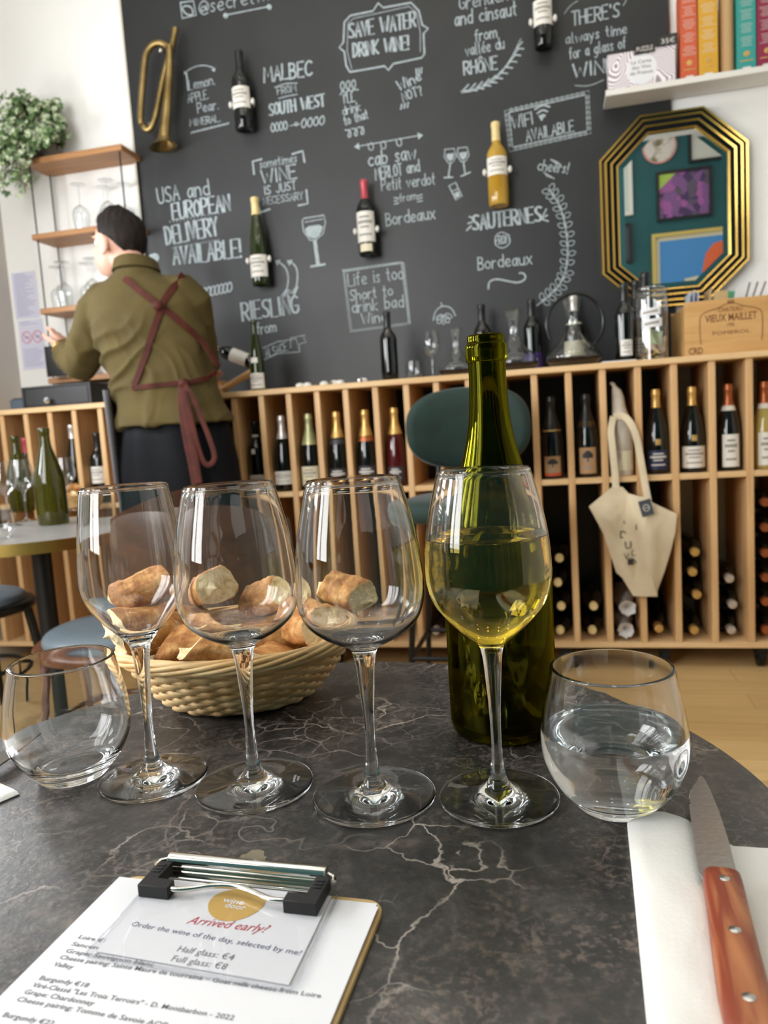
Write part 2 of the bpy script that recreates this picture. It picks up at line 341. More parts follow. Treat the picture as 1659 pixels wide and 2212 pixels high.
class Chalk:
    """strokes on the chalkboard, as flat ribbons of chalk a hair proud of the paint; x along the board, z up"""
    def __init__(s): s.mb = MB(); s.k = 0
    def stroke(s, pts, w=0.005, closed=False):
        P = [Vector((p[0], p[1], 0)) for p in pts]
        if closed: P.append(P[0])
        if len(P) < 2: return
        s.k = (s.k + 1) % 40; y = -BN - 0.0012 - 0.00001 * s.k; L = []; R = []
        for i, p in enumerate(P):
            t = (P[min(i + 1, len(P) - 1)] - P[max(i - 1, 0)])
            if t.length < 1e-9: t = Vector((1, 0, 0))
            t.normalize(); nn = Vector((-t.y, t.x, 0)) * w / 2
            e = t * (w * 0.4) * (-1 if i == 0 else 1 if i == len(P) - 1 else 0)
            L.append(p + nn + e); R.append(p - nn + e)
        n = len(P); s.mb.add([(q.x, y, q.y) for q in L + R], [(i, i + 1, n + i + 1, n + i) for i in range(n - 1)])
    def px(s, pts, w=0.005, closed=False, smooth=0):
        q = [Vector((*wall_at(a, b, BN), 0)) for a, b in pts]
        if smooth: q = smoothpts(q, smooth, closed)
        s.stroke([(p.x, p.y) for p in q], w, closed)
    def fill(s, pts, smooth=0):
        q = [Vector((*wall_at(a, b, BN), 0)) for a, b in pts]
        if smooth: q = smoothpts(q, smooth, True)
        s.k = (s.k + 1) % 40; y = -BN - 0.0011 - 0.00001 * s.k
        s.mb.add([(p.x, y, p.y) for p in q], [tuple(range(len(q)))])
    def text(s, txt, a, b, hpx, w=0.0052, double=0.0):
        A = Vector(wall_at(*a, BN)); B = Vector(wall_at(*b, BN)); U = B - A; L = U.length; U = U / L; V = Vector((-U.y, U.x))
        h = (Vector(wall_at(a[0], a[1] - hpx, BN)) - A).length * V.y
        h *= 0.93; w *= 0.84
        tot = sum(GW.get(c, 0.55) + 0.16 for c in txt) - 0.16; k = L / tot; x = 0
        rnd = random.Random(len(txt) * 31 + int(a[0]))
        for c in txt:
            gw = GW.get(c, 0.55)
            if c in GL:
                jy = rnd.uniform(-0.03, 0.03); js = rnd.uniform(-0.04, 0.06)
                for st in GL[c].split('|'):
                    sm = st[0] == '~'; pts = [tuple(map(float, q.split(','))) for q in st.lstrip('~').split()]
                    if c in 'Iil': pts = [(0.5 + (q[0] - 0.5) * 1, q[1]) for q in pts]
                    Q = [Vector((q[0], q[1], 0)) for q in pts]
                    if sm: Q = smoothpts(Q, 2)
                    for off in ((-double, double) if double else (0,)):
                        s.stroke([tuple(A + U * (x + (q.x * gw + js * q.y * 0.5) * k + off) + V * ((q.y + jy) * h)) for q in Q], w)
            x += (gw + 0.16) * k
    def done(s, name, label): return tag(s.mb.build(name, M['chalk'], board, smooth=0, recalc=False), label)
def T(name, label, lines, deco=None, w=0.0052):
    c = Chalk()
    for l in lines: c.text(l[0], l[1], l[2], l[3], *(l[4:] or (w,)))
    if deco: deco(c)
    return c.done(name, label)
def arrowhead(c, x, y, dx, dy, s=8):
    l = math.hypot(dx, dy); dx, dy = dx / l * s, dy / l * s
    c.fill([(x + dx, y + dy), (x - dy * 0.7, y + dx * 0.7), (x + dy * 0.7, y - dx * 0.7)])
def leaf(c, x, y, dx, dy, wd, w=0.003):
    """a leaf loop from (x, y) to (x + dx, y + dy)"""
    c.px([(x, y), (x + dx * 0.4 - dy * wd, y + dy * 0.4 + dx * wd), (x + dx, y + dy), (x + dx * 0.4 + dy * wd, y + dy * 0.4 - dx * wd)], w, True, 2)
def d(c):
    c.px([(390, 6), (418, 2), (424, 33), (394, 40)], 0.006, True); leaf(c, 400, 31, 14, -18, 0.75, 0.006)
    c.px([(487, 33), (583, 14)], 0.005); leaf(c, 484, 36, 8, -4, 0.6, 0.008); leaf(c, 578, 17, 8, -4, 0.6, 0.008)
T('chalk_lettering', 'chalk social media handle with camera icon and arrow', [('@secretwi', (429, 33), (582, 0), 34)], d)
def d(c):
    c.px([(399, 158), (415, 146), (440, 140), (462, 147)], 0.004, smooth=2); arrowhead(c, 461, 149, 2, 5, 7); arrowhead(c, 402, 156, -3, 4, 7)
    c.px([(403, 160), (407, 195)], 0.007)
    for i in range(16): c.px([(413 + i * 5.2, 288 - i * 1.3), (416 + i * 5.2, 285 - i * 1.3)], 0.005)
T('chalk_lettering', 'chalk words Lemon, Apple, Pear, Mineral under a curved arrow', [('Lemon.', (410, 195), (466, 182), 24), ('APPLE.', (407, 223), (452, 213), 21), ('Pear.', (428, 245), (474, 236), 24), ('MINERAL.', (411, 273), (478, 262), 16)], d, 0.0042)
def d(c):
    c.px([(594, 189), (617, 180), (642, 180)], 0.004, smooth=2); c.px([(602, 213), (620, 208), (642, 204)], 0.004, smooth=2)
    for i in range(4): leaf(c, 590 + i * 9, 287 - i * 1.5, -1, -24, 0.22, 0.005); leaf(c, 655 + i * 13, 278 - i * 2, 4, -25, 0.26, 0.005)
    c.px([(626, 272), (648, 268)], 0.003); leaf(c, 638, 272, 4, -8, 0.5, 0.004)
T('chalk_lettering', 'chalk words Malbec from South West above leaf marks', [('MALBEC', (571, 178), (674, 163), 35, 0.0095), ('FROM', (600, 205), (640, 197), 17, 0.004), ('SOUTH WEST', (583, 251), (702, 229), 28, 0.006, 0.002)], d)
def d(c):
    c.px([(756, 156), (748, 142), (744, 112), (733, 103), (742, 92), (744, 48), (757, 34), (806, 24), (817, 7), (828, 17), (888, 6), (905, 24), (912, 54), (925, 62), (915, 73), (917, 117), (911, 125), (850, 138), (839, 152), (831, 143)], 0.007, True)
    c.px([(760, 150), (750, 110), (752, 50), (764, 40), (812, 30), (884, 14), (900, 28), (908, 70), (908, 112)], 0.003)
T('chalk_lettering', 'chalk words Save water drink wine! in a bracketed frame', [('SAVE WATER', (755, 84), (898, 58), 35, 0.006, 0.0022), ('DRINK WINE!', (764, 124), (884, 106), 32, 0.0062, 0.002)], d)
def d(c):
    for k, o in enumerate(((0, 0), (2.5, 3))):
        c.px([(995 + o[0], 198 + o[1]), (1030, 192 + o[1]), (1068 + o[0], 172 + o[1]), (1100, 135), (1125, 84)], 0.003, smooth=2)
    P = [(1000, 196), (1015, 194), (1030, 190), (1045, 184), (1058, 177), (1070, 168), (1081, 157), (1092, 145), (1101, 132), (1109, 118), (1116, 104)]
    for x, y in P: c.px([(x, y), (x + 12, y - 13)], 0.006); c.px([(x, y), (x + 15, y + 2)], 0.006)
T('chalk_lettering', 'chalk words Grenache and cinsaut from vallée du Rhône with wheat ear', [('Grenache', (993, 22), (1114, -2), 33), ('and cinsaut', (983, 57), (1116, 33), 33, 0.0065), ('from', (1027, 90), (1073, 80), 27, 0.006), ('vallée du', (1007, 122), (1090, 104), 27), ('RHÔNE', (1003, 162), (1074, 150), 30, 0.008)], d)
def d(c):
    c.px([(1242, 185), (1272, 187), (1304, 173)], 0.003, smooth=2); c.px([(1219, 30), (1232, 12), (1248, 2)], 0.003, smooth=2); c.px([(1346, 12), (1352, 4), (1353, -6)], 0.003, smooth=2)
T('chalk_lettering', "chalk words There's always time for a glass of wine beside shelf", [("THERE'S", (1236, 55), (1338, 36), 32, 0.007), ('always time', (1222, 96), (1354, 72), 24), ('for a glass of', (1231, 128), (1352, 103), 26), ('WINE', (1239, 168), (1328, 154), 31, 0.009)], d)
def d(c):
    for i in range(3): c.px([(735 + i * 12, 205 - i * 2), (745 + i * 12, 190 - i * 2), (742 + i * 12, 174 - i * 2), (734 + i * 12, 184 - i * 2), (740 + i * 12, 198 - i * 2), (750 + i * 12, 200 - i * 3)], 0.005, smooth=2)
    for i in range(3): c.px([(746 + i * 14, 281 - i * 3), (758 + i * 14, 282 - i * 3), (758 + i * 14, 297 - i * 3), (751 + i * 14, 296 - i * 3), (756 + i * 14, 280 - i * 3)], 0.005, smooth=2)
T('chalk_lettering', "chalk words I'll drink to that between curly scrolls", [("I'LL", (743, 224), (767, 219), 21, 0.006), ('drink', (741, 249), (780, 238), 20), ('to that', (745, 271), (796, 256), 22)], d)
def d(c):
    for i in range(3): c.px([(900 + i * 5, 160 - i), (899 + i * 6, 149 - i)], 0.006); c.px([(866 + i * 7, 236 - i * 2), (868 + i * 7, 226 - i * 2)], 0.006)
T('chalk_lettering', 'slanting chalk words Wine not? with tick marks', [('Wine', (864, 198), (911, 172), 27, 0.007), ('NOT?', (872, 221), (915, 203), 23, 0.006)], d)
def d(c):
    c.px([(775, 316), (905, 293)], 0.004)
    for x, y in ((801, 311), (828, 308), (862, 302)): c.px([(x - 6, y), (x - 4, y + 13), (x + 5, y + 14), (x + 6, y + 2), (x, y - 3)], 0.004, False, 2)
    arrowhead(c, 776, 316, -9, 1.5, 11); arrowhead(c, 903, 294, 9, -1.5, 11)
    for i in range(3): c.px([(852, 427 + i * 7), (861 - i % 2 * 2, 429 + i * 5)], 0.005); c.px([(902, 424 + i * 6), (912, 420 + i * 7)], 0.005)
T('chalk_lettering', 'chalk words Cab sauv Merlot and Petit verdot from Bordeaux under double arrow', [('cab saw', (796, 361), (899, 343), 34, 0.007), ('MERLOT and', (812, 389), (907, 370), 27, 0.006), ('Petit verdot', (825, 413), (940, 398), 27), ('from', (864, 437), (900, 430), 19, 0.004), ('Bordeaux', (835, 488), (941, 472), 29, 0.006)], d)
def d(c):
    for (x, y, sg) in ((972, 335, -1), (1000, 332, 1)):
        c.px([(x - 11, y - 12), (x - 12, y + 5), (x - 3, y + 18), (x + 6, y + 16), (x + 13, y + 3), (x + 9, y - 14)], 0.004, True)
        c.fill([(x - 8, y - 2), (x - 7, y + 6), (x, y + 14), (x + 7, y + 8), (x + 9, y - 4)])
        c.px([(x + 1, y + 17), (x + 5 * (1 if sg > 0 else -0.6), y + 46)], 0.006); c.px([(x - 8 + 4 * sg, y + 49), (x + 11 + 5 * sg, y + 44 - 4 * sg)], 0.006)
    c.px([(970, 402), (984, 394), (998, 424), (985, 432)], 0.005, True); c.px([(976, 414), (989, 408)], 0.004); c.fill([(980, 418), (990, 413), (994, 424), (985, 428)])
T('chalk_drawing', 'chalk drawing of two clinking glasses and a cork', [], d)
def d(c):
    c.px([(549, 376), (546, 349), (565, 344)], 0.008); c.px([(632, 333), (654, 326), (658, 350)], 0.008); c.px([(662, 411), (665, 440), (645, 444)], 0.008); c.px([(557, 440), (562, 459), (583, 452)], 0.008)
T('chalk_lettering', 'chalk words Sometimes wine is just necessary between corner brackets', [('sometimes', (562, 364), (642, 350), 20, 0.004), ('WINE', (567, 398), (641, 385), 32, 0.0075), ('IS JUST', (572, 421), (640, 409), 20), ('NECESSARY', (570, 443), (655, 430), 17, 0.0042)], d)
def d(c):
    for i in range(16): c.px([(368 + i * 7.5, 482 - i * 1.4), (367 + i * 7.5, 477 - i * 1.4)], 0.0025); c.px([(375 + i * 6.5, 534 - i * 1.2), (374 + i * 6.5, 538 - i * 1.2)], 0.0025)
T('chalk_lettering', 'large chalk words USA and European delivery available!', [('USA and', (343, 441), (453, 420), 36, 0.007), ('EUROPEAN', (374, 475), (498, 455), 38, 0.007, 0.0025), ('DELIVERY', (361, 529), (472, 507), 42, 0.007, 0.003), ('AVAILABLE!', (376, 573), (523, 556), 42, 0.0075, 0.0028)], d)
def d(c):
    Q = [(1100, 243), (1265, 205), (1268, 283), (1108, 318)]
    c.px(Q, 0.004, True); c.px([(1090, 240), (1272, 196), (1277, 288), (1100, 328)], 0.002, True)
    for (a, b, k) in ((Q[0], Q[1], 15), (Q[1], Q[2], 7), (Q[2], Q[3], 15), (Q[3], Q[0], 7)):
        for i in range(k):
            x, y = a[0] + (b[0] - a[0]) * (i + 0.5) / k, a[1] + (b[1] - a[1]) * (i + 0.5) / k
            nx, ny = (b[1] - a[1]), -(b[0] - a[0]); l = math.hypot(nx, ny); leaf(c, x, y, nx / l * 9, ny / l * 9, 0.45, 0.003)
    for k in range(1, 4): c.px([(1172 - k * 5.5, 262 - k * 8.5), (1172, 258 - k * 10.5), (1172 + k * 5, 261 - k * 10)], 0.007, smooth=1)
    c.fill([(1170, 262), (1163, 250), (1179, 247)])
T('chalk_lettering', 'chalk words Wifi available with wifi fan in looped frame', [('WIFI', (1108, 279), (1152, 268), 29, 0.006), ('AVAILABLE', (1138, 306), (1240, 284), 26, 0.006)], d)
def d(c):
    for i in range(3): c.px([(1190 + i * 5, 345 + i * 4), (1203 + i * 4, 350 + i * 3)], 0.005); c.px([(1175 + i * 6, 372 + i * 4), (1183 + i * 7, 382 + i * 2)], 0.004)
T('chalk_lettering', 'small chalk word cheers! with tick marks', [('cheers!', (1160, 367), (1226, 376), 26, 0.005)], d)
def d(c):
    for i in range(3): c.px([(1008 + i * 3, 498 - i * 15), (1018 + i * 2, 488 - i * 8)], 0.006); c.px([(1172, 468 + i * 3), (1180 + i * 2, 452 + i * 13)], 0.006)
    c.px([(1070, 508), (1084, 500), (1100, 508), (1103, 526), (1086, 538), (1069, 530)], 0.004, True, 2); 
    c.px([(1055, 624), (1056, 608), (1072, 602), (1095, 607), (1120, 612), (1137, 602), (1132, 590), (1122, 590)], 0.007, smooth=2)
T('chalk_lettering', 'chalk words Sauternes from Bordeaux with swash below', [('SAUTERNES', (1022, 498), (1170, 478), 35, 0.007, 0.0025), ('FROM', (1071, 529), (1101, 525), 20, 0.005), ('Bordeaux', (1033, 583), (1150, 570), 29, 0.006)], d)
def d(c):
    P = [(1188, 412), (1205, 435), (1218, 470), (1225, 510), (1227, 550), (1222, 590), (1208, 618), (1185, 640), (1160, 660)]
    c.px(P, 0.005, smooth=2)
    for i in range(16):
        t = i / 2; k = min(int(t), 7); f = t - k; x = P[k][0] + (P[k + 1][0] - P[k][0]) * f; y = P[k][1] + (P[k + 1][1] - P[k][1]) * f
        dx, dy = P[k + 1][0] - P[k][0], P[k + 1][1] - P[k][1]; l = math.hypot(dx, dy); dx, dy = dx / l, dy / l
        for sg in (-1, 1): leaf(c, x, y, (dx * -0.5 + sg * -dy) * 18, (dy * -0.5 + sg * dx) * 18, 0.35, 0.003)
T('chalk_drawing', 'chalk drawing of a long leafy vine beside Sauternes', [], d)
def d(c):
    for o in (0, 3): c.px([(741 + o, 584 + o), (869 - o, 566 + o), (886 - o, 700 - o), (757 + o, 717 - o)], 0.003, True)
    for (a, b, k) in (((742, 585), (870, 567), 30), ((871, 568), (885, 700), 30)):
        for i in range(k): x, y = a[0] + (b[0] - a[0]) * i / k, a[1] + (b[1] - a[1]) * i / k; c.px([(x - 3, y - 2), (x + 3, y + 2)], 0.003)
T('chalk_lettering', 'chalk words Life is too short to drink bad wine in square frame', [('Life is too', (753, 619), (872, 602), 30, 0.006), ('Short to', (757, 650), (849, 638), 25, 0.006), ('drink bad', (761, 676), (872, 663), 28, 0.006), ('Wine', (783, 701), (836, 693), 25, 0.006)], d)
def d(c):
    c.px([(571, 777), (600, 764), (648, 760), (647, 743), (662, 739), (656, 730), (659, 724), (628, 730), (628, 752)], 0.003); c.px([(568, 752), (600, 738), (640, 732), (648, 760)], 0.003)
    for i in range(6): c.px([(602 + i * 6, 575 + i * 9), (600 + i * 5, 566)], 0.0001)
    for o in (0, 26): c.px([(603 + o, 566), (618 + o * 0.9, 578), (624 + o * 0.75, 600), (620 + o * 0.75, 626), (614 + o * 0.8, 640)], 0.007, smooth=2); arrowhead(c, 603 + o, 568, -9, -5, 11)
    for i in range(3): c.px([(608 + i * 6, 640), (618 + i * 4, 626)], 0.004); c.px([(628 + i * 5, 634), (640 + i * 2, 620)], 0.004)
T('chalk_lettering', 'chalk word Riesling from Alsace in a ribbon banner with arrows', [('RIESLING', (525, 693), (646, 676), 42, 0.006, 0.003), ('from', (556, 722), (597, 717), 26, 0.006), ('ALSACE', (576, 772), (622, 757), 20, 0.004)], d)
def d(c):
    c.px([(653, 478), (656, 500), (670, 519), (681, 519), (698, 505), (703, 480), (700, 465), (656, 472)], 0.005, True)
    c.fill([(658, 490), (662, 508), (678, 518), (693, 506), (699, 484)], 1); c.fill([(676, 518), (684, 517), (691, 572), (683, 573)]); c.px([(672, 576), (702, 571)], 0.009); c.px([(659, 480), (698, 473)], 0.004)
T('chalk_drawing', 'chalk drawing of a filled wine glass below Sometimes wine', [], d)
def d(c):
    for i in range(7): leaf(c, 440 + i * 9, 645 - i * 2, 4, -27, 0.25, 0.007)
    c.fill([(318, 552), (340, 545), (346, 560), (330, 574)], 1)
T('chalk_drawing', 'chalk row of leaf loops beside the olive shirt', [], d)
def d(c):
    for dx, dy in ((-18, 12), (-14, 22), (0, 24), (14, 20), (22, 6)): leaf(c, 958, 680, dx, dy, 0.3, 0.004)
    c.px([(936, 692), (940, 672), (955, 660), (975, 664), (984, 682)], 0.005, smooth=2); c.px([(955, 662), (953, 654)], 0.004)
T('chalk_drawing', 'chalk drawing of a vine leaf above the decanters', [], d)

# ------------------------------------------------------------------ wine rack
rack = thing('wine_rack', 'long pine wine rack with upright cells along the chalkboard', 'wine rack', RO, -YAW)
RB, RM, RT_, RD = 0.083, 0.729, 1.18, 0.37                    # bottom, middle shelf, top, depth
MB().box((SL + 0.005, -0.008, 1.157), (1.76, RD, RT_)).build('top_board', M['pine_x'], rack, bevel=0.003)
MB().box((SL + 0.005, 0, RB), (1.76, RD, 0.105)).build('bottom_board', M['pine_x'], rack, bevel=0.002)
CELL = [-1.884, -1.758, -1.633, -1.509, -1.387, -1.258, -1.130, -1.005, -0.879, -0.753, -0.627, -0.505, -0.385, -0.263, -0.141, -0.0175, 0.109, 0.230, 0.356, 0.482, 0.608, 0.7356, 0.860, 0.986, 1.1126, 1.2428, 1.3688, 1.494, 1.62, 1.735]
DT = 0.024
for x in CELL: MB().box((x, 0.001, 0.105), (x + DT, RD, 1.157)).build('divider', M['pine_v'], rack, bevel=0.002)
for a, b in zip(CELL, CELL[1:]): MB().box((a + DT, 0.004, RM), (b, RD, RM + 0.022)).build('cell_shelf', M['pine_x'], rack, bevel=0.002)
for s in (-1.7, -0.9, -0.25, 0.33, 0.70, 1.075, 1.42):
    mb = MB(); mb.cyl((s - 0.012, 0.05, 0.034), (s + 0.012, 0.05, 0.034), 0.033, seg=20).box((s - 0.02, 0.02, 0.055), (s + 0.02, 0.09, 0.083)).box((s - 0.019, 0.035, 0.03), (s - 0.014, 0.06, 0.07)).box((s + 0.014, 0.035, 0.03), (s + 0.019, 0.06, 0.07))
    mb.build('caster', M['black_metal'], rack)

# ------------------------------------------------------------------ wine bottles
KIND = {'champagne': [(0, 0.012), (0.030, 0.004), (0.040, 0.0), (0.0438, 0.006), (0.0440, 0.12), (0.0425, 0.150), (0.034, 0.195), (0.022, 0.235), (0.0155, 0.26), (0.0145, 0.29), (0.0165, 0.297), (0.0165, 0.306), (0.0145, 0.312), (0.0145, 0.318), (0, 0.319)],
 'bordeaux': [(0, 0.012), (0.028, 0.003), (0.034, 0.0), (0.0375, 0.005), (0.0378, 0.175), (0.0365, 0.190), (0.028, 0.207), (0.0175, 0.222), (0.0148, 0.235), (0.0142, 0.28), (0.0158, 0.284), (0.0158, 0.297), (0.0142, 0.300), (0, 0.300)],
 'burgundy': [(0, 0.012), (0.032, 0.003), (0.038, 0.0), (0.0415, 0.005), (0.0418, 0.13), (0.0405, 0.15), (0.030, 0.19), (0.020, 0.225), (0.0152, 0.245), (0.0142, 0.28), (0.0158, 0.284), (0.0158, 0.297), (0.0142, 0.300), (0, 0.300)],
 'flute': [(0, 0.010), (0.030, 0.002), (0.034, 0.0), (0.0368, 0.005), (0.0370, 0.13), (0.034, 0.165), (0.026, 0.22), (0.0185, 0.265), (0.0150, 0.29), (0.0142, 0.325), (0.0158, 0.328), (0.0158, 0.340), (0.0142, 0.343), (0, 0.343)]}
FOIL0 = {'champagne': 0.205, 'bordeaux': 0.232, 'burgundy': 0.238, 'flute': 0.282}
MESH = {}
def rad_at(P, z):
    for (r0_, z0), (r1, z1) in zip(P[3:], P[4:]):
        if z0 <= z <= z1: return r0_ + (r1 - r0_) * (z - z0) / max(z1 - z0, 1e-9)
    return P[3][0]
def body_mesh(kind):
    if kind not in MESH:
        P = KIND[kind]; q = [(max(p.x, 0), p.y) for p in smoothpts([(r, z, 0) for r, z in P], 1)]
        mb = MB(); mb.lathe(q, 28); o = mb.build('bottle_glass', M['dark_bottle']); MESH[kind] = o.data; bpy.data.objects.remove(o)
    return MESH[kind]
def patch(mb, P, z0, z1, half, mi=0, e=0.0007, a0=-pi / 2, seg=14, k=2):
    """a label wrapped round the bottle"""
    def fn(u, v):
        a = a0 + (u * 2 - 1) * half; z = z0 + (z1 - z0) * v; r = rad_at(P, z) + e
        return (r * cos(a), r * sin(a), z)
    mb.grid(fn, seg, k, mi); return mb
def wine_bottle(label, s, n, z, kind='bordeaux', body='dark_bottle', foil=None, f0=None, lab=None, neck=None, badge=None, group=None, rz=0.0, lie=False, name='wine_bottle', tilt=None, print_=True, k=1.0):
    root = rthing(name, label, 'wine bottle', s, n, z, group, rz)
    if lie: root.rotation_euler = (pi / 2, 0, -YAW)
    if tilt: root.rotation_euler = tilt
    root.scale = (k, k, k)
    P = KIND[kind]
    me = body_mesh(kind)
    if body != 'dark_bottle':
        key = kind + body
        if key not in MESH: m2 = me.copy(); m2.materials.clear(); m2.materials.append(M[body]); MESH[key] = m2
        me = MESH[key]
    link('bottle_glass', me, root)
    if foil:
        f = f0 or FOIL0[kind]; key = ('foil', kind, foil, f)
        if key not in MESH:
            q = [(rad_at(P, f) + 0.0008, f)] + [(r + 0.0010, zz) for r, zz in P[3:-1] if zz > f + 0.004] + [(0, P[-1][1] + 0.0012)]
            o = MB().lathe(q, 24).build('foil', M[foil]); MESH[key] = o.data; bpy.data.objects.remove(o)
        link('foil', MESH[key], root)
    if lab:
        z0, z1, half, mt = lab[:4]; mb = patch(MB(), P, z0, z1, half)
        if print_:
            h = z1 - z0; ink = {'label_blue': 'white_ink', 'label_grey': 'white_ink'}.get(mt, 'ink')
            for i, (t, wd_) in enumerate(((0.78, 0.45), (0.6, 0.7), (0.45, 0.4), (0.2, 0.6))): patch(mb, P, z0 + h * t, z0 + h * (t + (0.07 if i != 1 else 0.1)), half * wd_, 1, 0.0011, k=1)
        else: ink = 'ink'
        lo_ = mb.build('label', [M[mt], M[ink]], root)
        if len(lab) > 4:                                     # tree mark and bottom stripe of the tan labels
            mb = MB(); h = z1 - z0
            for i in range(5): patch(mb, P, z0 + h * (0.6 + i * 0.055), z0 + h * (0.66 + i * 0.055), half * (0.55, 0.62, 0.55, 0.42, 0.25)[i], 0, 0.0012, k=1)
            patch(mb, P, z0 + h * 0.46, z0 + h * 0.6, half * 0.07, 0, 0.0012, k=1)
            mb.build('tree_mark', M['dark_ink'], lo_)
            if lab[4] == 'stripe': patch(MB(), P, z0, z0 + h * 0.16, half, 0, 0.0013).build('stripe', M['orange'], lo_)
    if neck:
        z0, z1, mt = neck; MB().lathe([(rad_at(P, z0) + 0.001, z0), (rad_at(P, z1) + 0.001, z1)], 24).build('neck_band', M[mt], root)
    if badge:
        z0, z1, half, mt = badge; patch(MB(), P, z0, z1, half, 0, 0.001).build('badge', M[mt], root)
    return root
M['amber'] = mat('golden_wine_glass', (196, 148, 40), 0.06, c2=(216, 176, 70), ns=12, spec=0.6); M['amber'].node_tree.nodes['Principled BSDF'].inputs['Transmission Weight'].default_value = 0.35
M['rose'] = mat('red_bottle', (70, 14, 14), 0.08, spec=0.6)
M['pale_wine'] = mat('pale_wine_glass', (170, 150, 84), 0.06, spec=0.6)
ST, SN = RM + 0.0226, -0.065
G1 = 'bottles standing in the upper cells of the rack'
def in_cell(s, r):
    for a, b in zip(CELL, CELL[1:]):
        if a + DT / 2 <= s < b + DT / 2: return min(max(s, a + DT + r + 0.0015), b - r - 0.0015)
    return s
def up(px, label, **k):
    s = in_cell(wall_at(px, 960, SN)[0], 0.0445); return wine_bottle(label, s, SN, ST, group=G1, **k)
up(552, 'dark bottle with white neck band, first cell right of the man', kind='bordeaux', neck=(0.236, 0.246, 'label'), lab=(0.03, 0.075, 1.1, 'label'), badge=(0.165, 0.185, 0.2, 'label'))
up(604, 'dark champagne bottle with silver foil and wide white label', kind='champagne', foil='silver_foil', f0=0.222, lab=(0.03, 0.085, 1.2, 'label'))
up(661, 'champagne bottle with pale green and gold foil and cream label', kind='champagne', foil='green_foil', f0=0.19, lab=(0.02, 0.10, 0.95, 'label_cream'))
up(727, 'gold-foiled champagne bottle with black label, left of the reddish-labelled one', kind='champagne', foil='gold_foil', f0=0.212, lab=(0.02, 0.085, 1.1, 'label_grey'), neck=(0.185, 0.205, 'label_grey'))
up(788, 'gold-foiled champagne bottle with dark reddish label beside the red bottle', kind='champagne', foil='gold_foil', f0=0.212, lab=(0.02, 0.09, 1.1, 'label_grey'), neck=(0.19, 0.21, 'copper_foil'))
up(853, 'red champagne bottle with gold foil beside the green stool', kind='champagne', body='rose', foil='gold_foil', f0=0.212, lab=(0.02, 0.08, 0.8, 'label_grey'))
up(1192, 'black-foiled sparkling bottle with tan tree label and orange stripe', kind='champagne', foil='black_foil', f0=0.19, lab=(0.012, 0.088, 0.75, 'label_tan', 'stripe'), neck=(0.185, 0.2, 'gold_foil'))
up(1268, 'black-foiled sparkling bottle with taller plain tan tree label', kind='champagne', foil='black_foil', f0=0.19, lab=(0.015, 0.115, 0.75, 'label_tan', 'plain'), neck=(0.195, 0.215, 'gold_foil'))
up(1424, 'gold-topped champagne bottle with navy blue label', kind='champagne', foil='gold_foil', f0=0.25, lab=(0.018, 0.09, 1.0, 'label_blue'), badge=(0.11, 0.132, 0.2, 'gold_foil'))
up(1496, 'gold-topped champagne bottle with broad white label', kind='champagne', foil='gold_foil', f0=0.25, lab=(0.018, 0.098, 1.15, 'label'), badge=(0.118, 0.14, 0.2, 'gold_foil'))
up(1574, 'dark sparkling bottle with copper foil and tall white label', kind='champagne', foil='copper_foil', f0=0.235, lab=(0.015, 0.135, 0.7, 'label'), neck=(0.222, 0.24, 'label'))
up(1652, 'pale golden sparkling bottle with copper foil at the frame edge', kind='champagne', body='pale_wine', foil='copper_foil', f0=0.235, lab=(0.015, 0.135, 0.75, 'label'), neck=(0.222, 0.24, 'label'))
up(204, 'dark bordeaux bottle with white label behind the left table', kind='bordeaux', foil='black_foil', lab=(0.075, 0.15, 1.2, 'label'))
up(152, 'slim dark bottle with grey-violet foil behind the left table', kind='flute', foil='silver_foil')
up(40, 'dark bottle with red capsule in shade at the left edge', kind='bordeaux', foil='red_foil')

# lying bottles of the lower cells, necks towards the room
G2 = 'bottles lying in the lower cells of the rack'
def lying(px, pys, foil, where, kind='bordeaux'):
    ordn = ['lowest', 'second from bottom', 'third from bottom', 'fourth from bottom', 'fifth from bottom', 'sixth from bottom']
    for i, (x, y) in enumerate(pys):
        s, z = wall_at(x, y, -0.035); s = in_cell(min(max(s, px[0] + 0.045), px[1] - 0.045), 0.0445)
        z = max(z, 0.105 + (0.0445 if kind == 'champagne' else 0.0382)) if i == 0 else max(z, pz + 2 * (0.0445 if kind == 'champagne' else 0.0382))
        if i == 0: z = 0.105 + (0.0445 if kind == 'champagne' else 0.0382)
        pz = z; L = 'dark lying bottle with %s, %s in %s' % ({'gold_foil': 'gold cap', 'silver_foil': 'silver cap', 'copper_foil': 'copper cap', 'black_foil': 'black cap', 'cream_foil': 'pale cap'}[foil], ordn[i], where)
        wine_bottle(L, s, -0.035 - KIND[kind][-1][1], z, kind, foil=foil, f0=0.272 if foil == 'cream_foil' else 0.262, group=G2, lie=True)
def cellx(i): return (CELL[i] + DT - 0.003, CELL[i + 1] + 0.003)
lying(cellx(20), [(1210, 1358), (1213, 1310), (1205, 1259), (1211, 1206)], 'cream_foil', 'cell under the orange-striped bottle')
lying(cellx(21), [(1280, 1362), (1288, 1310)], 'cream_foil', 'cell under the plain tan label')
lying(cellx(23), [(1417, 1361)], 'gold_foil', 'cell right of the tote bag', 'champagne')
lying(cellx(24), [(1500, 1360), (1508, 1285), (1486, 1236), (1502, 1195)], 'gold_foil', 'cell under the broad white label')
lying(cellx(25), [(1580, 1358), (1590, 1306), (1575, 1250)], 'silver_foil', 'cell under the tall white label')
lying(cellx(26), [(1656, 1358), (1652, 1300), (1655, 1248), (1652, 1195), (1650, 1140), (1650, 1085)], 'copper_foil', 'cell at the right frame edge')
lying(cellx(16), [(880, 1355)], 'silver_foil', 'cell behind the stool legs')
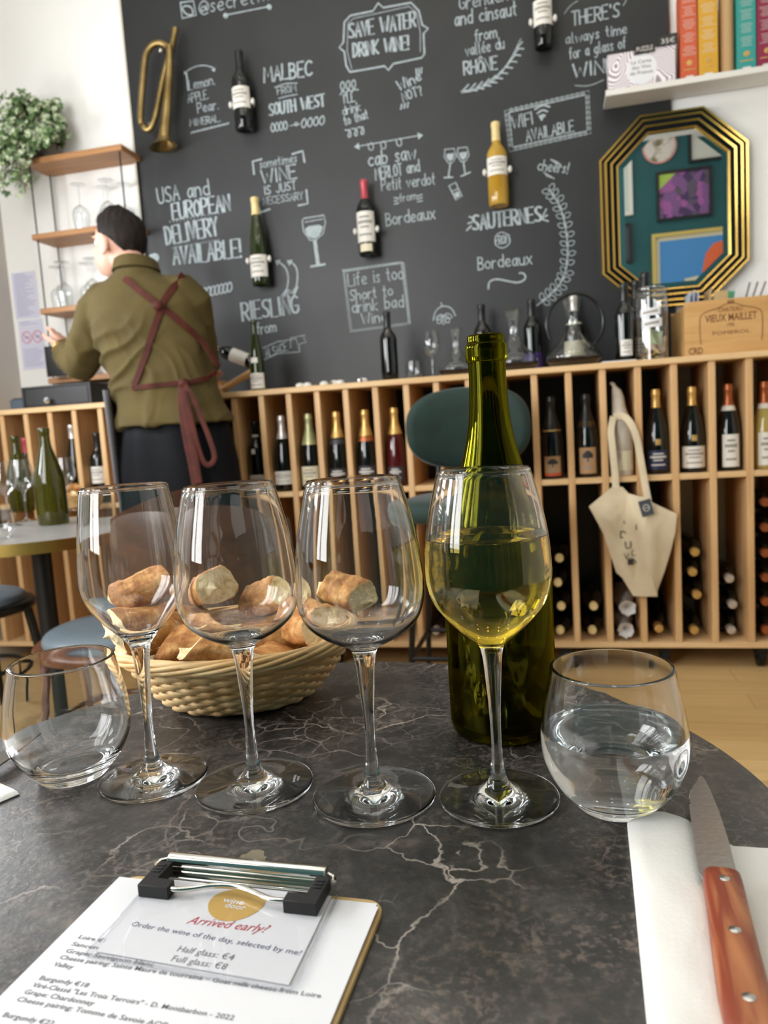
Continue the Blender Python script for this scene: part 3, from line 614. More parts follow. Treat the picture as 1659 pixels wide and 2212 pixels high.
lying(cellx(17), [(946, 1354)], 'silver_foil', 'cell left of the large green bottle')
# two bottles in white tissue
M['tissue'] = mat('white_tissue', (214, 210, 208), 0.8, c2=(190, 184, 180), ns=30, bump=0.6, bs=40)
for i, (x, y, tx) in enumerate(((1352, 1368, 'lower bottle wrapped in white tissue under the tote bag'), (1358, 1310, 'upper bottle wrapped in white tissue under the tote bag'))):
    s, z = wall_at(x, y, -0.03); s = in_cell(s, 0.0445); z = 0.105 + 0.0445 + i * 0.087
    root = rthing('wrapped_bottle', tx, 'wrapped bottle', s, -0.34, z, 'bottles in white tissue paper'); root.rotation_euler = (pi / 2, 0, -YAW)
    mb = MB(); rr = []
    rnd = random.Random(5 + i)
    for (r, zz) in ((0.004, 0), (0.040, 0.002), (0.0425, 0.02), (0.0425, 0.14), (0.034, 0.19), (0.022, 0.235), (0.020, 0.27), (0.026, 0.30), (0.030, 0.325), (0.016, 0.315), (0.004, 0.29)):
        rr.append([((r * (1 + 0.14 * rnd.uniform(-1, 1) * (zz > 0.15))) * cos(2 * pi * j / 20), (r * (1 + 0.14 * rnd.uniform(-1, 1) * (zz > 0.15))) * sin(2 * pi * j / 20), zz) for j in range(20)])
    mb.loft(rr).build('tissue_wrap', M['tissue'], root, smooth=60)

# ------------------------------------------------------------------ bottles and bugle hung on the chalkboard
G3 = 'wine bottles mounted on the chalkboard'
def wallbottle(label, top, bot, hlabel, kind, **k):
    n = BN + 0.055
    s0, z0 = wall_at(*bot, n); s1, z1 = wall_at(*top, n)
    ang = math.atan2(s1 - s0, z1 - z0); kk = (z1 - z0) / KIND[kind][-1][1]
    b = wine_bottle(label, s0, n, z0, kind, group=G3, k=kk, **k)
    b.rotation_euler = (0, ang * 0.0, -YAW)
    P = KIND[kind]; zc = hlabel * kk; r = 0.0435 * kk
    h = rthing('bottle_holder', 'white clip holder gripping the ' + label.split(' hung')[0], 'bottle holder', s0, n, z0 + zc, 'white clip holders on the chalkboard')
    mb = MB(); pts = [(r * sin(a), -r * cos(a), 0) for a in [radians(q) for q in range(75, 286, 15)]]
    mb.tube(pts, 0.0045, 8, flat=2.0, up=(0, 0, 1)).build('clip_band', M['ledge'], h)
    MB().box((-0.012, r - 0.002, -0.018), (0.012, 0.0545, 0.018)).build('back_plate', M['ledge'], h)
    for sg in (-1, 1): MB().ball((sg * (r + 0.004), -0.012, 0), (0.008, 0.010, 0.014), 12).build('clip_end', M['ledge'], h)
wallbottle('dark bordeaux bottle with white label hung right of the bugle', (510, 111), (529, 282), 0.10, 'bordeaux', foil='black_foil', lab=(0.075, 0.155, 1.25, 'label'))
wallbottle('tall slim brown bottle with cream capsule hung above Riesling lettering', (543, 428), (565, 617), 0.10, 'flute', body='green_bottle', foil='cream_foil', f0=0.275, lab=(0.03, 0.115, 1.25, 'label'))
wallbottle('dark bottle with red wax capsule hung beside Bordeaux lettering', (780, 390), (796, 553), 0.10, 'bordeaux', foil='red_foil', f0=0.225, lab=(0.05, 0.17, 1.25, 'label'), badge=(0.012, 0.042, 0.7, 'label_cream'))
wallbottle('golden sweet wine bottle with cream capsule hung above Sauternes lettering', (1061, 266), (1078, 446), 0.125, 'bordeaux', body='amber', foil='cream_foil', f0=0.232, lab=(0.105, 0.17, 1.25, 'label'))
wallbottle('dark bottle with white label hung at the top beside Rhône lettering', (1164, -68), (1175, 104), 0.10, 'bordeaux', lab=(0.075, 0.17, 1.25, 'label'))

bs, bz = wall_at(368, 205, BN + 0.05)
bugle = rthing('bugle', 'tarnished brass bugle hanging bell down on the chalkboard', 'bugle', bs, BN + 0.06, bz)
def bp(px, py): a = wall_at(px, py, BN + 0.06); return (a[0] - bs, 0, a[1] - bz)
path = [bp(379, 62), bp(375, 90), bp(368, 120), bp(356, 170), bp(345, 230), bp(338, 262), bp(328, 282), bp(317, 280), bp(312, 265), bp(313, 225), bp(319, 150), bp(324, 120), bp(337, 103), bp(352, 98), bp(364, 103), bp(370, 115)]
q = catmull(path, 5); n_ = len(q)
MB().tube([(p.x, p.y - 0.02 * sin(pi * i / n_) - (0.012 if i > n_ * 0.5 else 0), p.z) for i, p in enumerate(q)], 0.0138, 12, up=(0, 1, 0)).build('tubing', M['brass'], bugle)
q = catmull([bp(372, 105), bp(373, 130), bp(372, 170), bp(369, 215), bp(366, 255), bp(363, 282), bp(362, 298), bp(361, 308), bp(359, 322)], 5); rr = [0.0125 + 0.0 * i for i in range(len(q))]
for i in range(len(q)):
    t = i / (len(q) - 1); rr[i] = 0.0135 + 0.016 * t + 0.004 * t ** 3 + 0.030 * max(0, (t - 0.78) / 0.22) ** 2.0
outer = [(p, r) for p, r in zip(q, rr)]
mb = MB(); ring = []
for p, r in outer + [(a, b - 0.002) for a, b in reversed(outer[8:])]:
    ring.append([(p[0] + r * cos(2 * pi * j / 28), p[1] - 0.028 + r * sin(2 * pi * j / 28), p[2] + 0.12 * r * cos(2 * pi * j / 28)) for j in range(28)])
mb.loft(ring).build('bell', M['brass'], bugle, smooth=70)
p = Vector(bp(379, 62)); a = Vector(bp(375, 90)); t = (p - a).normalized()
MB().tube([p - t * 0.045, p - t * 0.02, p - t * 0.004, p + t * 0.004], [0.007, 0.008, 0.012, 0.0125], 14).build('mouthpiece', M['brass'], bugle)
for pp in (bp(352, 113), bp(329, 272)): MB().ball((pp[0], -0.015, pp[2]), (0.012, 0.014, 0.012), 10).build('stay_ring', M['steel'], bugle)
MB().box((bp(352, 104)[0] - 0.005, -0.02, bp(352, 104)[2] - 0.02), (bp(352, 104)[0] + 0.005, 0.059, bp(352, 104)[2] - 0.008)).build('wall_hook', M['steel'], bugle)

# ------------------------------------------------------------------ things standing on the rack
TOP = RT_ + 0.0005
def on_top(px, py, n=-0.12): return wall_at(px, py, n)[0]
b = wine_bottle('green bottle with white labels standing beside the wooden cradle', on_top(556, 800, -0.06), -0.06, TOP, 'flute', body='green_bottle', lab=(0.01, 0.085, 1.3, 'label'), badge=(0.135, 0.16, 0.5, 'label'), k=0.85)
cs = on_top(513, 810, -0.2)
cradle = rthing('bottle_cradle', 'wooden bottle cradle tray beside the man on the rack', 'bottle cradle', cs, -0.2, TOP)
mb = MB(); mb.T = Matrix.Rotation(-0.42, 4, 'Y'); mb.box((-0.11, -0.035, 0.050), (0.11, 0.035, 0.064)); mb.build('board', M['pine_x'], cradle, bevel=0.003)
MB().box((-0.085, -0.03, 0), (-0.065, 0.03, 0.065)).build('leg', M['pine_v'], cradle); MB().box((0.06, -0.03, 0), (0.08, 0.03, 0.012)).build('leg', M['pine_v'], cradle)
# the bottle resting on it, neck up to the left
lb = wine_bottle('dark bottle with white label resting slanted on the wooden cradle', cs - 0.0, -0.14, TOP + 0.1, 'bordeaux', foil='silver_foil', lab=(0.05, 0.15, 1.5, 'label'), print_=False, k=0.8)
lb.matrix_world = Matrix.Translation(W(cs, -0.2, TOP + 0.168)) @ Matrix.Rotation(-YAW, 4, 'Z') @ Matrix.Rotation(-(pi / 2 - 0.42), 4, 'Y') @ Matrix.Translation((0, 0, -0.10)) @ Matrix.Scale(0.8, 4)
G4 = 'white metal stoppers scattered on the rack top'
for i, (px, py) in enumerate(((648, 832), (664, 830), (700, 824), (722, 823), (735, 826), (785, 822))):
    s = on_top(px, py, -0.04)
    t = rthing('bottle_stopper', ('white bottle stopper, %s of the scattered row beside the green bottle' % ('leftmost', 'second', 'third', 'fourth', 'fifth', 'rightmost')[i]), 'stopper', s, -0.04, TOP, G4, rz=i * 0.9)
    MB().lathe([(0, 0), (0.016, 0.0), (0.019, 0.004), (0.017, 0.012), (0.009, 0.017), (0, 0.018)], 16).build('cap', M['ledge'], t)
    MB().cyl((0.014, 0, 0.007), (0.042, 0, 0.007), 0.0065, 0.005, 12).build('plug', M['steel'], t)
wine_bottle('matt black bottle standing alone in front of the Life is too short frame', on_top(840, 760, -0.1), -0.1, TOP, 'bordeaux', foil='black_foil', k=0.93)
def thinware(name, label, cat, px, py, n, profile, seg=32, group=None, z=TOP, flip=False, part='glass_body', k=1.0):
    s = on_top(px, py, n); t = rthing(name, label, cat, s, n, z, group); t.scale = (k, k, k)
    q = prof(profile, 4)
    if flip: zt = max(p[1] for p in q); q = [(r, zt - zz) for r, zz in q]
    MB().lathe(q, seg).build(part, M['thin'], t, smooth=60); return t
TUMB = [(0, 0.006), (0.02, 0.006), (0.026, 0.004), (0.031, 0.012), (0.034, 0.035), (0.031, 0.07)]
thinware('tumbler', 'small empty glass tumbler on the rack beside the stemmed glass', 'tumbler', 894, 795, -0.08, TUMB)
SMALL = [(0, 0.001), (0.034, 0.001), (0.033, 0.003), (0.010, 0.007), (0.0045, 0.015), (0.0035, 0.05), (0.005, 0.085), (0.012, 0.093), (0.030, 0.112), (0.038, 0.135), (0.036, 0.165), (0.029, 0.20)]
thinware('wine_glass', 'clear stemmed wine glass on the rack left of the decanters', 'wine glass', 933, 770, -0.1, SMALL, k=0.93)
M['dregs'] = mat('dark_wine', (26, 12, 14), 0.1)
DEC = [(0, 0.012), (0.05, 0.006), (0.085, 0.012), (0.098, 0.035), (0.085, 0.06), (0.05, 0.095), (0.026, 0.13), (0.020, 0.16), (0.024, 0.20), (0.036, 0.245)]
def decanter(label, px, py, n, k, rx=1.0):
    t = thinware('decanter', label, 'decanter', px, py, n, DEC, 40, k=k)
    MB().lathe(prof([(0, 0.013), (0.05, 0.008), (0.083, 0.013), (0.095, 0.033), (0, 0.034)], 3), 40).build('wine', M['dregs'], t, smooth=60); return t
decanter('flared glass decanter just left of the large foreground bottle', 985, 760, -0.13, 0.78)
decanter('flared glass decanter in front of the purple-based bottle', 1110, 740, -0.12, 0.98)
wine_bottle('black-capsuled bottle standing behind the left decanter', on_top(1042, 720, -0.26), -0.26, TOP, 'bordeaux', foil='black_foil', k=0.98)
M['violet'] = mat('violet_sleeve', (70, 44, 128), 0.5)
b = wine_bottle('dark bottle with violet sleeve behind the middle decanter', on_top(1150, 720, -0.30), -0.30, TOP, 'bordeaux', foil='black_foil', lab=(0.01, 0.08, 3.1, 'label'), print_=False, k=1.0)
for c in b.children:
    if c.name.startswith('label'): c.data.materials[0] = M['violet']
wine_bottle('cream-labelled bottle with pale capsule behind the hooped decanter', on_top(1240, 700, -0.31), -0.31, TOP, 'burgundy', foil='silver_foil', lab=(0.03, 0.19, 1.5, 'label_cream'), print_=False)
hd = decanter('wide glass decanter with tall black hoop handle', 1238, 740, -0.13, 1.08)
mb = MB(); mb.tube([(0.10 * cos(a) + 0.008, 0.0, 0.155 + 0.105 * sin(a)) for a in [radians(q) for q in range(-72, 215, 10)]], 0.0055, 10, up=(0, 1, 0)); mb.build('hoop_handle', M['black_gloss'], hd)
wine_bottle('dark bottle with cream label standing left of the tip jar', on_top(1350, 700, -0.12), -0.12, TOP, 'bordeaux', foil='black_foil', lab=(0.025, 0.085, 0.6, 'label'), k=1.0)
wine_bottle('black-topped bottle mostly hidden behind the left of the jar', on_top(1374, 640, -0.2), -0.2, TOP, 'bordeaux', foil='black_foil', lab=(0.02, 0.09, 1.0, 'label'), k=1.06)
for c in wine_bottle('tallest black-topped bottle rising above the glass jar lid', on_top(1394, 620, -0.288), -0.288, TOP, 'bordeaux', foil='black_foil', k=1.2).children: pass
# tip jar
js = on_top(1408, 700, -0.09)
jar = rthing('tip_jar', 'tall clear glass jar with two paper stickers beside the wooden crate', 'jar', js, -0.09, TOP)
MB().lathe(prof([(0, 0.004), (0.05, 0.003), (0.056, 0.008), (0.057, 0.02), (0.057, 0.22), (0.054, 0.235), (0.049, 0.242), (0.051, 0.255)], 4), 40).build('glass_body', M['thin'], jar, smooth=60)
MB().lathe([(0.053, 0.246), (0.055, 0.250), (0.055, 0.262), (0.048, 0.268), (0, 0.270)], 40).build('lid', M['thin'], jar)
for z0, z1, a0 in ((0.158, 0.185, -0.2), (0.115, 0.145, -0.12)):
    mb = MB()
    def fn(u, v, a0=a0, z0=z0, z1=z1): a = -pi / 2 + a0 + (u - 0.5) * 1.3; return (0.0585 * cos(a), 0.0585 * sin(a), z0 + (z1 - z0) * v + 0.006 * u)
    mb.grid(fn, 10, 1)
    def fi(u, v, a0=a0, z0=z0, z1=z1): a = -pi / 2 + a0 + (u - 0.5) * 0.9; return (0.0589 * cos(a), 0.0589 * sin(a), z0 + (z1 - z0) * (0.35 + 0.3 * v) + 0.006 * u)
    mb.grid(fi, 10, 1, 1); mb.build('sticker', [M['paper'], M['ink']], jar)
M['coin'] = mat('coins', (176, 138, 72), 0.3, 0.9, c2=(206, 178, 120), ns=30)
rnd = random.Random(3); mb = MB()
for i in range(46):
    a, r = rnd.uniform(0, 2 * pi), 0.040 * sqrt(rnd.random()); z = 0.010 + (i // 9) * 0.0055; mb.T = Matrix.Translation((r * cos(a), r * sin(a), z)) @ Matrix.Rotation(rnd.uniform(-0.25, 0.25), 4, 'X'); mb.cyl((0, 0, 0), (0, 0, 0.002), 0.0115, seg=14)
o = mb.build('coins', M['coin'], loc=W(js, -0.09, TOP), rz=-YAW); tag(o, 'heap of coins in the bottom of the glass jar', 'coins', kind='stuff')
for i, (cx, cz, col, tx) in enumerate(((0.0, 0.085, (176, 186, 150), 'pale green banknote crumpled in the glass jar'), (0.014, 0.062, (206, 176, 150), 'pinkish banknote curled under the green one in the jar'))):
    mt = mat('banknote', col, 0.7); mb = MB()
    def fn(u, v, cx=cx, cz=cz, i=i): x = (u - 0.5) * 0.07; z = (v - 0.5) * 0.055; return (cx + x, 0.012 * sin(7 * u + 3 * v + i) - 0.012 + 0.02 * i, cz + z + 0.008 * sin(5 * u + i))
    mb.grid(fn, 12, 8); o = mb.build('banknote', mt, loc=W(js, -0.09, TOP), rz=-YAW); tag(o, tx, 'banknote', 'banknotes in the jar')
o = MB().box((-0.06, -0.03, 0), (0.06, 0.03, 0.004)).build('menu_card', M['paper'], loc=W(on_top(1335, 770, -0.035), -0.035, TOP), rz=-YAW + 0.1); tag(o, 'white card lying flat on the rack left of the jar', 'card')
# wooden wine crate
M['crate'] = wood('crate_pine', (190, 144, 86), (212, 170, 112), 'x', 0.55)
M['brand'] = mat('burnt_lettering', (118, 74, 40), 0.7)
c0, _ = wall_at(1479, 700, -0.035)
crate = rthing('wine_crate', 'pine wine crate branded with château lettering on the right', 'crate', c0, -0.035, TOP)
CL, CH, CD = 0.50, 0.196, 0.33
MB().box((0, 0, 0.0), (CL, 0.014, CH)).build('front_panel', M['crate'], crate, bevel=0.0015)
MB().box((0, CD - 0.014, 0), (CL, CD, CH)).build('back_panel', M['crate'], crate); MB().box((0.0, 0.0142, 0), (0.016, CD - 0.0142, CH - 0.012)).build('side_panel', M['crate'], crate); MB().box((CL - 0.016, 0.0142, 0), (CL, CD - 0.0142, CH)).build('side_panel', M['crate'], crate)
MB().box((0.0162, 0.0142, 0.0), (CL - 0.0162, CD - 0.0142, 0.012)).build('bottom_panel', M['crate'], crate)
MB().box((0.002, -0.004, 0.0), (CL, -0.0002, 0.034)).build('batten', M['crate'], crate, bevel=0.001)
mb = MB(); f = lambda x, y: (x, -0.0008, y)
text_on(mb, 'CHATEAU', f, 0.115, 0.195, 0.150, 0.017); text_on(mb, 'VIEUX MAILLET', f, 0.070, 0.245, 0.117, 0.026, bold=0.012); text_on(mb, '1998', f, 0.145, 0.168, 0.097, 0.012); text_on(mb, 'POMEROL', f, 0.095, 0.222, 0.070, 0.012)
text_on(mb, 'CRD', lambda x, y: (x, -0.0050, y), 0.012, 0.060, 0.006, 0.024, bold=0.015)
mb.T = Matrix.Identity(4)
arch = [(0.055, 0.04), (0.052, 0.07), (0.052, 0.12), (0.058, 0.145), (0.085, 0.158), (0.115, 0.166), (0.14, 0.176), (0.158, 0.180), (0.176, 0.176), (0.20, 0.166), (0.23, 0.158), (0.257, 0.145), (0.263, 0.12), (0.263, 0.07), (0.26, 0.04)]
mb.tube([(x, -0.0006, z) for x, z in [(p.x, p.y) for p in catmull([(a, c, 0) for a, c in arch], 4)]], 0.0016, 6, flat=0.3, up=(0, 1, 0))
for x in (0.15, 0.158, 0.166): mb.tube([(x, -0.0006, 0.176), (x, -0.0006, 0.190)], 0.003, 6, flat=0.2, up=(0, 1, 0))
mb.build('branding', M['brand'], crate, smooth=0)
G5 = 'odds and ends standing in the wooden crate'
def incrate(name, label, cat, x, y, h, w, dp, mt, lean=0.0, yaw=0.0):
    o = MB().box((-w / 2, -dp / 2, 0), (w / 2, dp / 2, h)).build(name, mt, bevel=0.0008); o.matrix_world = Matrix.Translation(W(c0, -0.035, TOP)) @ Matrix.Rotation(-YAW, 4, 'Z') @ Matrix.Translation((x, y, 0.0165)) @ Matrix.Rotation(yaw, 4, 'Z') @ Matrix.Rotation(lean, 4, 'Y')
    return tag(o, label, cat, G5)
M['card_blue'] = mat('pale_blue_card', (200, 206, 222), 0.6); M['kraft'] = mat('kraft_card', (190, 160, 112), 0.7); M['mint'] = mat('mint_green_card', (92, 168, 132), 0.6)
for i, (x, h, tx) in enumerate(((0.025, 0.225, 'leftmost'), (0.034, 0.232, 'middle'), (0.043, 0.226, 'right-hand'))):
    incrate('postcard', 'pale blue-white postcard, %s of three at the crate end' % tx, 'postcard', x, 0.12, h, 0.0015, 0.10, M['card_blue'], 0.03 + 0.03 * i)
incrate('cardboard_divider', 'kraft cardboard piece leaning under the mirror in the crate', 'cardboard', 0.085, 0.14, 0.235, 0.004, 0.12, M['kraft'], 0.10)
incrate('cardboard_flap', 'flat kraft cardboard flap in the middle of the crate', 'cardboard', 0.135, 0.05, 0.215, 0.045, 0.02, M['kraft'], 0.0)
incrate('booklet', 'mint green booklet slanting out of the crate', 'booklet', 0.150, 0.18, 0.235, 0.05, 0.004, M['mint'], 0.16)
for i in range(3):
    p = MB().cyl((0, 0, 0), (0.0, 0, 0.27), 0.0035, seg=8).build('pencil', mat('pencil_grey', (112 + 10 * i, 108, 118), 0.5)); p.matrix_world = Matrix.Translation(W(c0, -0.035, TOP)) @ Matrix.Rotation(-YAW, 4, 'Z') @ Matrix.Translation((0.205 + 0.010 * i, 0.22 - 0.02 * i, 0.016)) @ Matrix.Rotation(0.26 + 0.05 * i, 4, 'Y')
    tag(p, 'grey pencil, %s of three fanned out of the crate' % ('left', 'middle', 'right')[i], 'pencil', 'pencils fanned out of the crate')

# ------------------------------------------------------------------ octagonal mirror
MZ, MS = 1.785, 1.187
mirror = rthing('mirror', 'octagonal mirror with stepped gold and black frame', 'mirror', MS, -0.3795, MZ)
hw, hh, cx_, cz_ = 0.279, 0.376, 0.160, 0.152
def octo(k, y):
    a, c = hw - k, hh - k; ex, ez = cx_ - k * 0.586, cz_ - k * 0.586
    return [(-a + ex, y, c), (a - ex, y, c), (a, y, c - ez), (a, y, -c + ez), (a - ex, y, -c), (-a + ex, y, -c), (-a, y, -c + ez), (-a, y, c - ez)]
def frame_ring(name, k0, k1, y0, y1, mt):
    MB().loft([octo(k0, 0.0), octo(k0, y0), octo(k1, y1), octo(k1, 0.0)], 0, False, True).build(name, mt, mirror, smooth=20)
steps = [(0.000, 0.007, 0.030, 'gold'), (0.007, 0.020, 0.026, 'black_gloss'), (0.020, 0.027, 0.036, 'gold'), (0.027, 0.043, 0.030, 'black_gloss'), (0.043, 0.050, 0.034, 'gold'), (0.050, 0.066, 0.024, 'black_gloss'), (0.066, 0.072, 0.026, 'gold')]
for k0, k1, dy, mt in steps: frame_ring('gold_moulding' if mt == 'gold' else 'black_moulding', k0, k1, -dy, -dy + 0.003, M[mt])
M['mirror'] = mat('mirror_glass', (235, 240, 240), 0.0, 1.0)
mb = MB(); mb.add(octo(0.069, -0.0140) + octo(0.094, -0.0152), [(i, (i + 1) % 8, 8 + (i + 1) % 8, 8 + i) for i in range(8)] + [tuple(range(8, 16))]); mb.add(octo(0.070, -0.002), [tuple(range(8))]); mb.build('mirror_glass', M['mirror'], mirror, smooth=0)

# ------------------------------------------------------------------ picture ledge with boxes
ledge = rthing('picture_ledge', 'white picture ledge above the mirror', 'shelf', 0, 0, 0)
LN = -0.255
MB().box((0.932, -LN, 2.214), (1.80, 0.3795, 2.226)).build('shelf_board', M['ledge'], ledge, bevel=0.001)
MB().box((0.932, -LN - 0.008, 2.214), (1.80, -LN - 0.0002, 2.236)).build('front_lip', M['ledge'], ledge, bevel=0.001)
LZ = 2.2262
bx0 = wall_at(1313, 150, LN - 0.03)[0]; bx1 = wall_at(1459, 150, LN - 0.03)[0]
pz = rthing('puzzle_box', 'white puzzle box with wavy line pattern on the ledge', 'box', bx0, LN - 0.03, LZ)
wm, nt, b = newmat('wavy_line_print'); v = coords(nt, (1, 1, 1)); w_ = N(nt, 'ShaderNodeTexNoise', Scale=9.0, Detail=0.0, Distortion=0.4); nt.links.new(v, w_.inputs['Vector'])
ml = nt.nodes.new('ShaderNodeMath'); ml.operation = 'MULTIPLY'; ml.inputs[1].default_value = 26.0; fr = nt.nodes.new('ShaderNodeMath'); fr.operation = 'FRACT'
nt.links.new(w_.outputs['Fac'], ml.inputs[0]); nt.links.new(ml.outputs[0], fr.inputs[0]); nt.links.new(ramp(nt, fr.outputs[0], [(0.55, lin((240, 234, 236))), (0.64, lin((150, 132, 142)))]), b.inputs['Base Color'])
BW, BH = bx1 - bx0, 0.152
MB().box((0, 0, 0), (BW, 0.05, BH)).build('carton', wm, pz)
mb = MB(); mb.prism([(BW / 2 + 0.058 * cos(2 * pi * i / 40), 0.083 + 0.056 * sin(2 * pi * i / 40)) for i in range(40)], 0.0002, 0.001, 0, lambda x, y, z: (x, -z, y)); mb.build('round_label', M['paper'], pz, smooth=0); rl_ = [c for c in pz.children if c.name.startswith('round_label')][0]
mb = MB(); f = lambda x, y: (x, -0.0014, y)
for t, y, w_ in (('La Carte', 0.103, 0.074), ('des Vins', 0.083, 0.070), ('de France', 0.063, 0.084)): text_on(mb, t, f, BW / 2 - w_ / 2, BW / 2 + w_ / 2, y, 0.013)
mb.build('print', M['dark_ink'], rl_, smooth=0)
pt = rthing('price_tag', 'black price tag strip with white numerals on the puzzle box', 'price tag', bx0 + 0.100, LN - 0.029, LZ + BH)
mb = MB(); mb.T = Matrix.Rotation(-0.03, 4, 'Y'); mb.box((0, -0.0045, -0.018), (0.075, -0.003, 0.018)); mb.box((0.085, -0.0045, -0.006), (0.158, -0.003, 0.034)); tg_ = mb.build('tag', M['black_gloss'], pt)
mb = MB(); f = lambda x, y: (x, -0.0050, y)
text_on(mb, 'PUZZLE', f, 0.008, 0.068, -0.008, 0.017); text_on(mb, '35€', f, 0.098, 0.148, 0.006, 0.018); mb.build('print', M['white_ink'], tg_, smooth=0)
def tallbox(label, px0, px1, col, n=LN - 0.02):
    a, c = wall_at(px0, 120, n)[0], wall_at(px1, 120, n)[0]; t = rthing('presentation_box', label, 'box', a + 0.001, n, LZ, 'tall coloured boxes on the ledge'); w = c - a - 0.002
    ct_ = MB().box((0, 0, 0), (w, 0.09, 0.34)).build('carton', mat('printed_card', col, 0.45), t, bevel=0.001)
    mb = MB(); rnd = random.Random(int(px0))
    for i in range(30):
        z = 0.10 + i * 0.0062 + (i // 6) * 0.010
        if z < 0.33: q = rnd.uniform(0.2, 0.4) * w; mb.box((w / 2 - q, -0.0006, z), (w / 2 + q, -0.0001, z + 0.0012))
    mb.box((w * 0.28, -0.0008, 0.012), (w * 0.72, -0.0001, 0.026)); mb.build('small_print', M['white_ink'], ct_)
    mb = MB(); mb.prism([(w / 2 + 0.011 * cos(2 * pi * i / 16), 0.072 + 0.010 * sin(2 * pi * i / 16)) for i in range(16)], 0.0002, 0.001, 0, lambda x, y, z: (x, -z, y)); mb.box((w * 0.15, -0.0008, 0.046), (w * 0.85, -0.0001, 0.05)); mb.build('emblem', M['gold_foil'], ct_)
tallbox('tall orange-red printed box, leftmost on the ledge', 1470, 1508, (196, 88, 52)); tallbox('tall mustard yellow printed box on the ledge', 1509, 1552, (206, 156, 42))
tallbox('tall turquoise printed box on the ledge', 1592, 1634, (50, 148, 140)); tallbox('tall maroon printed box at the top right edge', 1635, 1680, (134, 34, 66))
ts = wall_at(1572, 120, LN - 0.04)[0]; t = rthing('cardboard_tube', 'plain tan cardboard tube between the mustard and turquoise boxes', 'tube', ts, LN - 0.055, LZ); MB().lathe([(0, 0), (0.026, 0), (0.026, 0.34), (0.023, 0.34), (0.023, 0.01), (0, 0.01)], 28).build('tube', mat('kraft_tube', (188, 152, 106), 0.7), t)

# ------------------------------------------------------------------ hanging shelf unit with glasses, ivy
unit = rthing('hanging_shelf', 'oak wall shelf unit hung on thin dark steel rods', 'shelf unit', 0, 0, 0)
SX0, SX1, SNF = -1.640, -1.137, -0.212
SZ = [2.318, 1.985, 1.648, 1.325]
for i, z in enumerate(SZ): MB().box((SX0, -SNF, z - 0.026), (SX1, 0.3775, z)).build('shelf_board', M['oak'], unit, bevel=0.003); MB().box((SX0 + 0.02, 0.3776, z - 0.024), (-1.182, 0.3946, z - 0.004)).build('wall_cleat', M['oak'], unit)
for x in (SX0 + 0.02, SX1 - 0.02):
    for y in (-SNF + 0.015, 0.372): MB().cyl((x, y, 1.29), (x, y, 2.292 if x < -1.3 else 2.31), 0.0035, seg=8).build('rod', M['black_metal'], unit)
UP_G = [(0, 0.0), (0.032, 0.0), (0.032, 0.003), (0.008, 0.006), (0.0035, 0.015), (0.0035, 0.08), (0.008, 0.092), (0.028, 0.108), (0.038, 0.13), (0.036, 0.165), (0.030, 0.205)]
G6 = 'upturned wine glasses on the wall shelves'
def upglass(s, n, z, label):
    t = rthing('wine_glass', label, 'wine glass', s, n, z, G6); q = [(r, 0.205 - zz) for r, zz in prof(UP_G, 3)]; MB().lathe(q, 28).build('glass_body', M['thin'], t, smooth=60)
for i, px in enumerate((184, 216, 244, 262)): upglass(wall_at(px, 440, -0.30)[0], -0.258 - 0.080 * (i % 2), SZ[1] + 0.0005, 'upturned wine glass, %s on the shelf behind the man\'s head' % ('first from left', 'second from left', 'third from left', 'last on right')[i])
for i, px in enumerate((117, 150, 182, 212)): upglass(wall_at(px, 610, -0.29)[0], -0.318 + 0.072 * (i % 2), SZ[2] + 0.0005, 'upturned wine glass, %s on the shelf below the man\'s ear' % ('first from left', 'second from left', 'third from left', 'fourth from left')[i])
M['ceramic'] = mat('white_ceramic', (232, 232, 234), 0.25)
for i, (px, lb) in enumerate(((130, 'white cup on the lowest wall shelf by the forearm'), (184, 'white bowl-shaped cup on the lowest wall shelf by the elbow'), (236, 'white cup half hidden behind the olive shirt'))):
    t = rthing('cup', lb, 'cup', wall_at(px, 800, -0.28)[0], -0.28, SZ[3] + 0.0005, 'white cups on the lowest shelf')
    MB().lathe(prof([(0, 0.003), (0.018, 0.0), (0.024, 0.003), (0.036, 0.03), (0.041, 0.065), (0.038, 0.064), (0.032, 0.03), (0.015, 0.008), (0, 0.008)], 3), 24).build('cup_body', M['ceramic'], t)
    MB().tube(catmull([(0.036, 0, 0.055), (0.056, 0, 0.05), (0.056, 0, 0.026), (0.034, 0, 0.02)], 4), 0.004, 8).build('handle', M['ceramic'], t)
# trailing ivy
ps = -1.592
ivy = rthing('potted_ivy', 'variegated ivy trailing from a grey pot on the top shelf', 'potted plant', ps, -0.30, SZ[0] + 0.0005)
M['pot'] = mat('grey_pot', (122, 114, 104), 0.8, c2=(92, 86, 80), ns=25, bump=0.3, bs=40)
MB().lathe([(0, 0.004), (0.045, 0), (0.052, 0.004), (0.066, 0.12), (0.070, 0.125), (0.068, 0.13), (0.058, 0.126), (0.056, 0.11), (0, 0.105)], 28).build('pot', M['pot'], ivy)
def leafmat(name, a, c, e): return mat(name, a, 0.45, c2=c, ns=55, detail=2, lo=0.42, hi=0.6)
LM = [leafmat('ivy_variegated', (92, 120, 74), (206, 214, 184), 0), leafmat('ivy_green', (58, 92, 50), (120, 146, 92), 0), leafmat('ivy_pale', (150, 172, 120), (222, 226, 204), 0)]
IV = [(0, -0.1), (0.28, -0.28), (0.62, -0.12), (0.5, 0.12), (0.85, 0.38), (0.42, 0.42), (0.3, 0.62), (0, 1.0)]
IV = IV + [(-x, y) for x, y in IV[-2:0:-1]]
rnd = random.Random(11); vines = []; mbv = MB(); mbl = MB()
